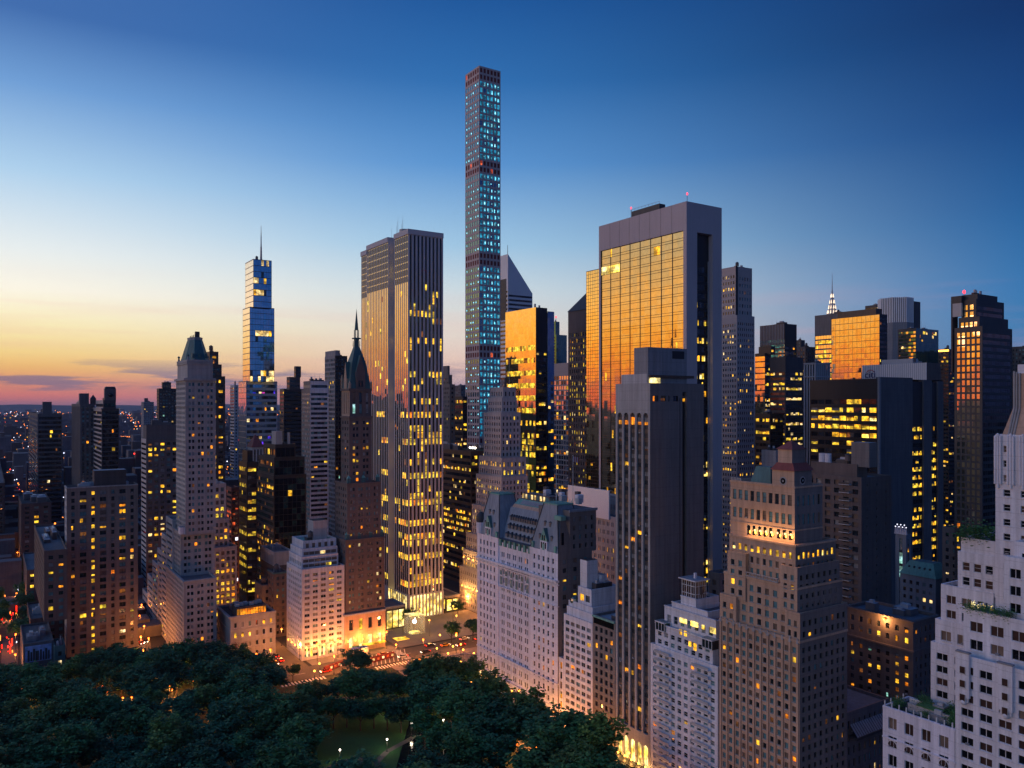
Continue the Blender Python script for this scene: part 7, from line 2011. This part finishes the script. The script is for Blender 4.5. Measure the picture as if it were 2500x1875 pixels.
# ================================================================== trees
def make_crown(seed, leafmat, R=7.4, z0=4.0, z1=15.4, n=84, leaves=44, big=.62):
    rr = random.Random(seed)
    V, F, Mi = [], [], []
    cz, hz = (z0 + z1) / 2, (z1 - z0) / 2
    lobes = [(rr.uniform(-.45, .45) * R, rr.uniform(-.45, .45) * R, cz + rr.uniform(-.3, .45) * hz, rr.uniform(.45, .7)) for _ in range(7)]
    for c in range(n):
        lx, ly, lz, lr = lobes[c % 7]
        th, ph = rr.uniform(0, 2 * pi), math.acos(rr.uniform(-.55, 1))
        k = lr * rr.uniform(.7, 1.05)
        cx = lx + R * k * sin(ph) * cos(th); cy = ly + R * k * sin(ph) * sin(th); c_z = lz + hz * k * cos(ph) * .95
        cr = rr.uniform(.7, 1.7)
        for q in range(leaves):
            a, b_, g = rr.gauss(0, .55) * cr, rr.gauss(0, .55) * cr, rr.gauss(0, .42) * cr
            s_ = big * rr.uniform(.55, 1.2)
            t1, t2 = rr.uniform(0, 2 * pi), rr.uniform(-.9, .9)
            ux, uy, uz = cos(t1), sin(t1), rr.uniform(-.3, .3)
            wx, wy, wz = -sin(t1) * cos(t2), cos(t1) * cos(t2), sin(t2)
            x, y, z = cx + a, cy + b_, c_z + g
            i = len(V)
            V.extend([(x - s_ * ux, y - s_ * uy, z - s_ * uz), (x + s_ * .5 * wx, y + s_ * .5 * wy, z + s_ * .5 * wz), (x + s_ * ux, y + s_ * uy, z + s_ * uz), (x - s_ * .5 * wx, y - s_ * .5 * wy, z - s_ * .5 * wz)])
            F.append((i, i + 1, i + 2, i + 3))
    me = bpy.data.meshes.new('crown'); me.from_pydata(V, [], F); me.materials.append(MATS[leafmat]); me.update()
    return me
def make_trunk(seed, h=7.5):
    rr = random.Random(seed)
    mb = MB(); mb.tube((0, 0, 0), (.1, .05, h * .6), .42, .3, 'bark', 7); mb.tube((.1, .05, h * .6), (0, 0, h * 1.25), .3, .12, 'bark', 6)
    for k in range(5):
        a = rr.uniform(0, 2 * pi); z = h * rr.uniform(.5, .75)
        mb.tube((.1, .05, z), (3.6 * cos(a), 3.6 * sin(a), z + rr.uniform(2.5, 4.5)), .2, .07, 'bark', 5)
    return mb.mesh('trunk')
CROWNS = [make_crown(11, 'leaf_a'), make_crown(12, 'leaf_b'), make_crown(13, 'leaf_a', R=6.8, z1=16.4), make_crown(14, 'leaf_b', R=8.0, z1=14.4), make_crown(15, 'leaf_d', R=6.4, z1=17), make_crown(16, 'leaf_b', R=7.2)]
CROWN_Y = make_crown(21, 'leaf_c', R=6.2, z1=16.5)
TRUNKS = [make_trunk(s) for s in (1, 2, 3)]
def add_tree(x, y, s, k, label, group, crown=None, sz=1.0):
    e = empty('park_tree', (x, y, .03), label, 'tree', group, rz=RND.uniform(0, 6.28))
    e.scale = (s, s, s * sz)
    t_ = bpy.data.objects.new('trunk', TRUNKS[k % 3]); link(t_, e)
    c_ = bpy.data.objects.new('crown', crown or CROWNS[k % 6]); link(c_, e)
    return e
TL = [(-200, 1640), (0, 1625), (160, 1622), (200, 1592), (300, 1572), (335, 1590), (370, 1590), (400, 1578), (450, 1566), (530, 1566), (600, 1580), (650, 1600), (690, 1640), (715, 1680), (800, 1668), (850, 1630), (880, 1625), (920, 1640), (1000, 1650), (1020, 1606), (1100, 1592), (1160, 1612), (1200, 1672), (1300, 1700), (1380, 1722), (1430, 1760), (1500, 1852), (1600, 1990), (2600, 3000)]
def tline(u):
    for (a, va), (c, vc) in zip(TL, TL[1:]):
        if a <= u <= c: return va + (vc - va) * (u - a) / (c - a)
    return 1640
ordn = ['first', 'second', 'third', 'fourth', 'fifth', 'sixth', 'seventh', 'eighth', 'ninth', 'tenth', 'eleventh', 'twelfth', 'thirteenth', 'fourteenth', 'fifteenth', 'sixteenth', 'seventeenth', 'eighteenth', 'nineteenth', 'twentieth', 'twenty first', 'twenty second', 'twenty third', 'twenty fourth', 'twenty fifth', 'twenty sixth', 'twenty seventh', 'twenty eighth', 'twenty ninth', 'thirtieth', 'thirty first', 'thirty second', 'thirty third', 'thirty fourth', 'thirty fifth', 'thirty sixth', 'thirty seventh', 'thirty eighth', 'thirty ninth', 'fortieth', 'forty first', 'forty second', 'forty third', 'forty fourth', 'forty fifth', 'forty sixth', 'forty seventh', 'forty eighth', 'forty ninth', 'fiftieth']
LP = [(830, 1833), (750, 1865), (1083, 1760), (1083, 1830), (1182, 1805), (945, 1807), (950, 1725), (118, 1810), (262, 1813), (626, 1755), (885, 1660), (55, 1683), (64, 1697), (75, 1738), (120, 1742), (250, 1678), (262, 1692), (300, 1706), (322, 1704), (402, 1662), (420, 1686), (433, 1680), (470, 1664), (545, 1672), (515, 1754), (1288, 1802), (1308, 1826), (1279, 1832), (1320, 1798), (1361, 1767), (1430, 1782), (1250, 1690), (1317, 1722), (1341, 1738)]
rt = random.Random(23)
pts = []
tries = 0
while tries < 26000:
    tries += 1
    x, y = rt.uniform(-16, 152), rt.uniform(150, 418)
    ymax = 418 if x < 36 else 418 - (x - 36) * 1.15 if x < 66 else 383 - (x - 66) * .45 if x < 98 else 331
    if y > ymax: continue
    s = rt.uniform(.85, 1.35) if x < 128 else rt.uniform(1.05, 1.5)
    u, v, D = proj(x, y, 0)
    h = 15 * s
    _, vt, _ = proj(x, y, h)
    ul, _, _ = proj(x, y, 0)
    hw = 6.5 * s * FPX / D
    need = max(tline(u), tline(u - hw * .6) - 8, tline(u + hw * .6) - 8)
    if vt < need:
        s2 = (v - need) * D / FPX / 15.0
        if s2 < .5: continue
        s = min(s, s2)
    if u < -90 or u > 1620: continue
    _, vt, _ = proj(x, y, 15 * s)
    if vt > 1930: continue
    if 770 < u < 1000 and 1785 < v < 2005: continue
    if 985 < u < 1055 and 1840 < v < 1950: continue
    vm = (v + vt * 2) / 3
    if any(((a - u) / (4.6 * s * FPX / D)) ** 2 + ((b_ - vm) / (4.4 * s * FPX / D)) ** 2 < 1 and v > b_ + 20 for a, b_ in LP): continue
    if any((x - a) ** 2 + (y - b_) ** 2 < (8.8 * (.4 + .6 * s)) ** 2 for a, b_, _ in pts): continue
    pts.append((x, y, s))
back = []
for u in list(range(175, 720, 27)) + list(range(735, 1010, 30)) + list(range(1025, 1165, 26)):
    vb_ = 1652 if u < 720 else 1728 if u < 1010 else 1705
    vb_ += rt.uniform(-10, 14)
    x, y = G(u, vb_)
    D = x * SA + y * CA
    s = (vb_ - tline(u) - rt.uniform(0, 9)) * D / FPX / 15.0
    if u > 735 and (u // 30) % 4 == 1: s *= .8
    back.append((x, y, max(.45, s)))
for u in range(748, 1015, 33):
    vb_ = 1782 + rt.uniform(-8, 8); x, y = G(u, vb_); D = x * SA + y * CA
    back.append((x, y, (vb_ - 1702 - rt.uniform(0, 14)) * D / FPX / 15.0))
for u in (1185, 1222, 1262, 1300, 1340, 1382):
    X_ = 151.5 + rt.uniform(-2, 2); D = dX(u, X_); x, y = P(u, D); vb_ = HZ + CAMH * FPX / D
    back.append((x, y, min(1.75, (vb_ - tline(u) - rt.uniform(0, 8)) * D / FPX / 15.8)))
pts = [q for q in pts if all((q[0] - a) ** 2 + (q[1] - b_) ** 2 > 36 for a, b_, _ in back)] + back
rows = {}
info = []
for (x, y, s) in pts:
    u, v, D = proj(x, y, 0)
    r = 0 if v > 1930 else 1 if v > 1850 else 2 if v > 1780 else 3 if v > 1710 else 4
    info.append((r, u, x, y, s))
info.sort(key=lambda q: (q[0], q[1]))
rowname = ['nearest tree row', 'second tree row', 'middle tree row', 'fourth tree row', 'farthest tree row']
cnt = {}
for k, (r, u, x, y, s) in enumerate(info):
    n = cnt.get(r, 0); cnt[r] = n + 1
    size = 'large broad' if s > 1.15 else 'small' if s < .85 else 'rounded'
    add_tree(x, y, s, rt.randrange(6), '%s dark green tree, %s from the left in the %s' % (size, ordn[min(n, 49)], rowname[r]), 'park trees in the foreground', sz=rt.uniform(.94, 1.08) if s > .8 else 1)
# the yellow green lamp lit tree at the park's edge, street trees on the plaza
p_ = P(1445, dX(1445, 155.0)); add_tree(p_[0], p_[1], 1.42, 0, 'yellow green tree lit by street lamps before the brown stone house', 'park trees in the foreground', CROWN_Y)
lamp_extra = (1425, 1838)
p_ = P(1505, dX(1505, 151.0)); add_tree(p_[0], p_[1], 1.15, 1, 'dark tree with yellow lamps left of the arched strip tower foot', 'park trees in the foreground')
for k, (uu, vv, s_, lab) in enumerate(((1102, 1570, .72, 'dark street tree in front of the glass cube'), (1155, 1562, .75, 'dark street tree at the left corner of the grand hotel'), (1000, 1530, .62, 'young lit street tree before the bright lobby fins'), (1118, 1502, .62, 'street tree right of the glass cube'), (985, 1528, .55, 'young street tree left of the lobby, by the shop pavilion'), (866, 1668, .98, 'tall dark tree standing just before the pale booth'))):
    p_ = G(uu, vv); add_tree(p_[0], p_[1], s_, k, lab, 'street trees round the plaza')
for k in range(22):
    vv = 1215 + 17 * k
    sd_ = k % 2
    uu = (58 if sd_ else 12) - (vv - 1186) * (-.004 if sd_ else .05)
    p_ = G(uu, vv); add_tree(p_[0], p_[1], .6 + .016 * k, k, 'dark avenue tree on the %s kerb of the far left avenue, %s from the horizon' % ('right' if sd_ else 'left', ordn[k // 2]), 'avenue trees at the far left')
# terrace shrubs
bush = make_crown(31, 'leaf_a', R=1.3, z0=.1, z1=2.2, n=18, leaves=26, big=.22)
def shrub(x, y, z, s, lab):
    e = bpy.data.objects.new('terrace_shrub', bush); e.location = (x, y, z); e.scale = (s, s, s); link(e); tag(e, lab, 'shrub', 'terrace shrubs'); return e
gx0, gx1, gy0, gy1, gz = GARD
for k in range(12):
    shrub(gx0 + 3 + 2.0 * (k % 5), gy0 + 1.5 + 1.3 * k, gz - .9, .7 + .6 * rt.random(), '%s shrub from the right on the roof garden of the low pinkish building' % ordn[k])
for k in range(5): shrub(187.6 + .5 * k, yat(2350 + 17 * k, 188), zl(2346, 1311, 187.3) - .9, .9 + .9 * (k % 2), '%s shrub from the left on the upper terrace of the art deco house' % ordn[k])
for k in range(4): shrub(178.9, yat(2366 + 30 * k, 178.6), 75.3 - .9, 1.0, '%s shrub from the left on the lit terrace of the art deco house' % ordn[k])
for k in range(3): shrub(XB - 0 + .8, yBl + .4 - 0.0 + k * .01 + 100000 if False else yat(1608 + 8 * k, 175.9), b_z if False else zl(1599, 1520, 175.7) - .2, .55, '%s shrub from the left on the terrace of the white house with the glass pavilion' % ordn[k])
# lit golden branches on the terrace
mb = MB(); rr = random.Random(9); xx, yy, zz_ = 178.9, yat(2362, 178.9), 75.3
for k in range(26):
    a = (xx + rr.uniform(0, 1), yy - rr.uniform(0, 5.0), zz_ + rr.uniform(.1, 1.3)); mb.tube(a, (a[0] + rr.uniform(-.3, .3), a[1] + rr.uniform(-.4, .4), a[2] + rr.uniform(.2, .7)), .07, .04, 'lit_hot', 4)
o = mb.build('lit_branches', at=(xx, yy, zz_)); tag(o, 'golden fairy lit shrub branches on the terrace of the art deco house', 'lit shrub')

# ================================================================== lamps
def lamp_proto(h, ballr, mat):
    mb = MB(); mb.tube((0, 0, 0), (0, 0, h), .11, .07, 'dark_metal', 6); mb.frust(0, 0, 0, .5, .25, .25, .15, .15, 'dark_metal', n=8); pm = mb.mesh('pole')
    mb = MB(); mb.ball((0, 0, h + ballr * .8), ballr, mat, 8, 6); gm = mb.mesh('lamp_globe')
    return pm, gm, h
LAMPS = {'p': lamp_proto(4.0, .34, 'lamp_white'), 'o': lamp_proto(4.2, .36, 'lamp_orange'), 's': lamp_proto(8.0, .42, 'lamp_orange'), 'w': lamp_proto(8.0, .42, 'lamp_warm')}
LIGHTS = {}
LK = .13
def light_data(key, energy, col, r):
    if key not in LIGHTS:
        l = bpy.data.lights.new('lamp_light', 'POINT'); l.energy = energy * (.75 if key[0] == 's' else LK if key[0] == 'w' else .11 if key[0] == 'wl' else .5); l.color = col; l.shadow_soft_size = r; LIGHTS[key] = l
    return LIGHTS[key]
LCOL = {'p': (1, .80, .55), 'o': (1, .36, .08), 's': (1, .30, .06), 'w': (1, .46, .13)}
lampn = {}
def lamp(kind, u, v, power, grp=None, xy=None):
    pm, gm, h = LAMPS[kind]
    x, y = xy or G(u, v, h)
    key = {'p': 'white globe park lamp glowing among the park trees', 'o': 'orange globe park lamp glowing among the park trees', 's': 'orange street lamp glowing over the roadway', 'w': 'warm white street lamp glowing by the plaza and pavements'}[kind]
    e = empty('park_lamp' if kind in 'po' else 'street_lamp', (x, y, .04), key, 'lamp', grp or {'p': 'white park lamps', 'o': 'orange park lamps', 's': 'orange street lamps', 'w': 'warm street lamps'}[kind])
    link(bpy.data.objects.new('pole', pm), e); link(bpy.data.objects.new('lamp_globe', gm), e)
    if power:
        lo = bpy.data.objects.new('lamp_light', light_data((kind, power), power, LCOL[kind], .5)); lo.location = (0, 0, h - .9); link(lo, e)
for (u, v) in ((830, 1833), (750, 1865), (1083, 1760), (1083, 1830), (1182, 1805), (945, 1807), (950, 1725), (118, 1810), (262, 1813), (252, 1865), (620, 1812), (596, 1815), (626, 1755), (658, 1757), (885, 1660), (935, 1652), (1005, 1768)): lamp('p', u, v, 700)
for (u, v) in ((1106, 1580), (1125, 1575), (1157, 1597), (1094, 1597), (1131, 1588), (780, 1622), (768, 1640), (1114, 1553), (1074, 1552)): lamp('w', u, v, 2600)
for (u, v) in ((55, 1683), (64, 1697), (75, 1738), (120, 1742), (250, 1678), (262, 1692), (300, 1706), (322, 1704), (402, 1662), (420, 1686), (433, 1680), (470, 1664), (545, 1672), (520, 1672), (507, 1755), (526, 1752), (1232, 1780), (1241, 1784), (1288, 1802), (1298, 1810), (1308, 1826), (1279, 1832), (1254, 1816), (1262, 1820), (1320, 1798), (1330, 1780), (1361, 1767), (1430, 1782), (1430, 1810), (1010, 1650), (1275, 1700)): lamp('o', u, v, 3200)
for (u, v) in ((1150, 1668), (1235, 1678), (1250, 1690), (1267, 1688), (1284, 1706), (1317, 1722), (1328, 1729), (1341, 1738), (1349, 1740), (1165, 1648), (1190, 1660)): lamp('w', u, v, 2400)
for (u, v) in ((1425, 1838), (1440, 1800)): lamp('o', u, v, 14000)
# sodium lit carriageways
for (x, y) in ((107, 362), (122, 366), (106, 384), (121.5, 392), (106, 412), (121, 430), (106, 460), (121, 500), (106, 545)): lamp('s', 0, 0, 9000, xy=(x, y))
for x in (60, 84, 128, 143, 158, 172, 190, 210, 240): lamp('s', 0, 0, 15000 if x < 150 else 7000, xy=(x, 337.6))
for x in (100, 128, 138, 150, 163): lamp('s', 0, 0, 5000, xy=(x, 359))
for y in (120, 150, 178, 192, 205, 225, 250, 275, 300, 322): lamp('w', 0, 0, 1700, xy=(171.0, y))
for y in (135, 165, 195, 222, 252, 284, 312): lamp('s', 0, 0, 900, xy=(157.2, y))
for (x, y) in ((176, 368), (190, 366), (178, 392), (206, 366), (214, 384), (196, 388), (226, 372)): lamp('w', 0, 0, 11000, xy=(x, y))
for (x, y) in ((232.5, 360), (232.5, 380), (232.5, 402), (230, 430), (236, 345)): lamp('s', 0, 0, 9000, xy=(x, y))
for k in range(10):
    v = 1150 + 50 * k
    for s in (0, 1):
        uu = (46 - (v - 1186) * .02) if s else (26 - (v - 1186) * .09)
        lamp('s', uu, v, 6000 if k < 4 else 3200)
for (u, v) in ((346, 1478), (341, 1505), (352, 1530), (344, 1556), (363, 1560), (350, 1590), (357, 1620)): lamp('s', u, v, 7000)
# facade uplights of the needle spired hotel and the grand hotel's corner
def wall_lights(lst, power, label, grp, col=(1, .48, .12)):
    for (x, y, z) in lst:
        e = empty('wall_lantern', (x, y, z), label, 'lantern', grp)
        mb = MB(); mb.ball((x, y, z), .3, 'lamp_warm', 8, 5, 1.4); mb.tube((x, y, z - .1), (x, y + .0001, z - .7), .08, .05, 'dark_metal'); mb.build('lantern_body', e)
        lo = bpy.data.objects.new('lantern_light', light_data(('wl', power), power, col, .3)); lo.location = (-.4, -.4, .2); link(lo, e)
sx0, sx1, sy0 = SHERRY
wall_lights([(sx0 + 1.2 + (sx1 - sx0 - 2.4) * k / 5, sy0 - .9, 6.0) for k in range(6)], 2600, 'glowing wall lantern on the street front of the needle spired hotel', 'lanterns on the needle spired hotel')
wall_lights([(XP - 1.0, yb + 1.2 + 2.6 * k, 5.0) for k in range(6)], 1800, 'glowing wall lantern at the left corner base of the grand hotel', 'lanterns on the grand hotel')
wx0, wx1, wy0, wy1 = WHITEAPT[:4]
wall_lights([(wx0 + 2 + (wx1 - wx0 - 4) * k / 4, wy0 - .9, 6.2) for k in range(5)] + [(wx0 - .9, wy0 + 2 + 5 * k, 6.0) for k in range(4)], 1500, 'glowing wall lantern on the shop floor of the white stepped apartment house', 'lanterns on the white apartment house')
wall_lights([(XB - 1.0, yB + 1 + 3.3 * k, 4.6) for k in range(5)], 2200, 'glowing wall lantern over the entrance of the arched strip tower', 'lanterns on the arched strip tower')
x0, x1, y0, y1 = 234, 260, 366, 430
wall_lights([(233.0, yat(1128 + 9 * k, 233.0), 13) for k in range(5)] + [(233.0, yat(1132 + 12 * k, 233.0), 30) for k in range(4)], 5200, 'glowing wall lantern on the base of the pale stone ziggurat tower', 'lanterns on the ziggurat tower')

# ================================================================== cars
def car_parts(paint):
    P_ = {}
    mb = MB(); L_, W_ = 4.6, 1.82
    sec = [(-2.3, .35, .62), (-2.25, .30, .85), (-1.3, .28, .95), (1.5, .28, .98), (2.2, .30, .88), (2.3, .36, .6)]
    for (xa, za, zb), (xb, zc, zd) in zip(sec, sec[1:]):
        mb.poly([(xa, -W_ / 2, za), (xb, -W_ / 2, zc), (xb, -W_ / 2, zd), (xa, -W_ / 2, zb)], paint)
        mb.poly([(xa, W_ / 2, za), (xb, W_ / 2, zc), (xb, W_ / 2, zd), (xa, W_ / 2, zb)], paint)
        mb.poly([(xa, -W_ / 2, zb), (xb, -W_ / 2, zd), (xb, W_ / 2, zd), (xa, W_ / 2, zb)], paint)
        mb.poly([(xa, -W_ / 2, za), (xb, -W_ / 2, zc), (xb, W_ / 2, zc), (xa, W_ / 2, za)], 'rubber')
    for (x, za, zb) in (sec[0], sec[-1]): mb.poly([(x, -W_ / 2, za), (x, W_ / 2, za), (x, W_ / 2, zb), (x, -W_ / 2, zb)], paint)
    P_['body'] = [mb.mesh('body')]
    mb = MB(); mb.frust(.1, 0, .93, 1.42, 1.5, .82, 1.0, .68, 'glass_black', paint); P_['cabin'] = [mb.mesh('cabin')]
    P_['wheel'] = []
    for x in (-1.45, 1.4):
        for y in (-.86, .86): mb = MB(); mb.tube((x, y - .1, .33), (x, y + .1, .33), .33, .33, 'rubber', 10); P_['wheel'].append(mb.mesh('wheel'))
    P_['headlight'] = []; P_['tail_light'] = []
    for y in (-.65, .65):
        mb = MB(); mb.box(-2.42, -2.3, y - .22, y + .22, .58, .82, 'head_white'); P_['headlight'].append(mb.mesh('headlight'))
        mb = MB(); mb.box(2.28, 2.42, y - .22, y + .22, .62, .86, 'tail_red'); P_['tail_light'].append(mb.mesh('tail_light'))
    return P_
CARS = {k: car_parts(k) for k in ('car_dark', 'car_yellow', 'car_white', 'car_red')}
def car(kind, x, y, rz, label, cat='car'):
    e = empty('parked_car' if 'parked' in label else 'car', (x, y, .06), label, cat, 'cars on the streets', rz=rz)
    for nm, ms in CARS[kind].items():
        for me in ms: link(bpy.data.objects.new(nm, me), e)
kinds_ = ['car_dark', 'car_yellow', 'car_white', 'car_dark', 'car_red']
cname = {'car_dark': 'black', 'car_yellow': 'yellow', 'car_white': 'white', 'car_red': 'red'}
SETS = [('on the side street by the club house', [(110 + 3.4 * (k % 2) + .6, 366 + 7.5 * (k // 2) + 3 * (k % 2)) for k in range(10)], pi / 2),
        ('on the avenue before the needle spired hotel', [(126 + 6.3 * k, 342.5 + 4.1 * (k % 3)) for k in range(7)], 0),
        ('on the avenue before the plaza', [(176 + 6.5 * k, 343 + 4.0 * ((k * 2) % 3)) for k in range(8)], 0),
        ('on the street along the park', [(160.5 + 3.6 * (k % 3), 180 + 11.5 * k) for k in range(12)], pi / 2)]
for where, lst, rz in SETS:
    for k, (x, y) in enumerate(lst):
        kd = kinds_[(k * 3 + len(where)) % 5]
        car(kd, x, y, rz + (pi if k % 2 else 0) if rz else (pi if k % 3 else 0), '%s car with lit lamps, %s nearest %s' % (cname[kd], ordn[k], where))
for k in range(14):
    v = 1210 + 26 * k; s = k % 2
    x, y = G((40 if s else 30) - (v - 1186) * (.035 if s else .07), v)
    kd = kinds_[k % 5]; car(kd, x, y, pi / 2 + (pi if s else 0), '%s car in the traffic of the far left avenue, %s from the horizon' % (cname[kd], ordn[k]))
for k, (u, v) in enumerate(((349, 1545), (355, 1568), (346, 1572), (350, 1590))):
    x, y = G(u, v); kd = kinds_[(k + 2) % 5]; car(kd, x, y, pi / 2, '%s car in the narrow glowing street beside the wide slab, %s from the far end' % (cname[kd], ordn[k]))

# ================================================================== the low city far off, hills, distant lights
rc = random.Random(77)
mb = MB(); ml = MB()
for k in range(5200):
    D = 560 * (10500 / 560) ** rc.random() ** .9
    u = rc.uniform(-60, 760) if rc.random() < .72 else rc.uniform(760, 2560)
    if D < 1500 and u > 760: continue
    x, y = P(u, D)
    if D < 1100 and 8 < u < 64: continue
    w_, d_ = rc.uniform(8, 26) * (1 + D / 5000), rc.uniform(8, 26) * (1 + D / 5000)
    h = rc.uniform(5, 16) + (rc.random() ** 6) * 45
    if D < 800: h = rc.uniform(6, 22)
    mb.box(x, x + w_, y, y + d_, .01, h, ('far_block', 'dark_brick', 'dark_concrete')[k % 3], 'roof_grey')
    if rc.random() < .50:
        s = (.45 + D / 1700) * rc.uniform(.6, 1.5); z = rc.uniform(6, h + 6)
        m_ = pickw(rc, (('city_orange', 7), ('city_white', 3), ('city_red', .8), ('lit_amber', 3)))
        ml.box(x - s - 1.2, x - .2 - 1, y - s - 1, y - 1, z, z + s, m_)
for k in range(900):
    D = 700 * (9000 / 700) ** rc.random(); u = rc.uniform(-40, 720); x, y = P(u, D)
    s = (.3 + D / 1900) * rc.uniform(.6, 1.4); z = rc.uniform(14, 26)
    ml.box(x, x + s, y, y + s, z, z + s, pickw(rc, (('city_orange', 8), ('city_white', 4), ('city_red', 1))))
for k in range(150):
    D = rc.uniform(400, 700); u = rc.uniform(-40, 335); x, y = P(u, D)
    if 0 < u < 68 or (330 < u): continue
    mb.box(x, x + rc.uniform(7, 14), y, y + rc.uniform(7, 14), .01, rc.uniform(7, 24) if D > 460 else rc.uniform(4, 9), ('far_block', 'dark_brick', 'dark_concrete')[k % 3], 'roof_grey')
for k in range(210):
    v = 1100 + 500 * rc.random(); uu = rc.uniform(-8, 52) - (v - 1186) * .03; x, y = G(uu, v, 3); D = x * SA + y * CA
    s = (.22 + D / 2600) * rc.uniform(.6, 1.5)
    ml.box(x, x + s, y, y + s, 1.2 + 5 * rc.random(), 1.2 + s + 5 * rc.random() * 0 + 5.0 * 0 + 1.0, pickw(rc, (('city_orange', 5), ('city_red', 6), ('tail_red', 3), ('city_white', 1))))
# light strings: a bridge or highway row
for k in range(26):
    x, y = P(290 + 5.5 * k * .9, 2300 - 6 * k); ml.box(x, x + 1.9, y, y + 1.9, 24, 26, 'city_orange')
o = mb.build('distant_city'); o['kind'] = 'stuff'; tag(o, 'hazy carpet of low distant houses out to the horizon', 'distant city')
o = ml.build('distant_lights'); o['kind'] = 'stuff'; tag(o, 'tiny orange and white lights scattered over the distant city', 'city lights')
mb = MB(); n = 90
for k in range(n):
    a0, a1 = radians(-14 + 88 * k / n), radians(-14 + 88 * (k + 1) / n)
    def hh(a): return 78 + 26 * sin(a * 9) + 16 * sin(a * 23 + 1) + 8 * sin(a * 61)
    R0, R1 = 10500, 12300
    p = [(R0 * sin(a0), R0 * cos(a0)), (R0 * sin(a1), R0 * cos(a1)), (R1 * sin(a1), R1 * cos(a1)), (R1 * sin(a0), R1 * cos(a0))]
    mb.poly([(*p[0], 0), (*p[1], 0), (*p[2], hh(a1)), (*p[3], hh(a0))], 'far_block')
    mb.poly([(*p[3], hh(a0)), (*p[2], hh(a1)), (R1 * 1.12 * sin(a1), R1 * 1.12 * cos(a1), 0), (R1 * 1.12 * sin(a0), R1 * 1.12 * cos(a0), 0)], 'far_block')
o = mb.build('hills'); o['kind'] = 'structure'

# ================================================================== haze
HAZE = True
if HAZE:
    mb = MB(); MATS['haze'] = bpy.data.materials.new('haze')
    m = MATS['haze']; m.use_nodes = True; t = m.node_tree
    t.nodes.remove(t.nodes['Principled BSDF'])
    pv = t.nodes.new('ShaderNodeVolumePrincipled'); pv.inputs['Color'].default_value = (.62, .66, .90, 1); pv.inputs['Density'].default_value = 3.6e-5; pv.inputs['Anisotropy'].default_value = .2
    t.links.new(pv.outputs[0], t.nodes['Material Output'].inputs['Volume'])
    mb.box(-14600, 15600, -2500, 15400, -1.0, 470.0, 'haze')
    o = mb.build('haze'); o['kind'] = 'stuff'

print('TREES', cnt)
for l_ in LONG: print('LONG', len(l_.replace(',', ' ').split()), l_)
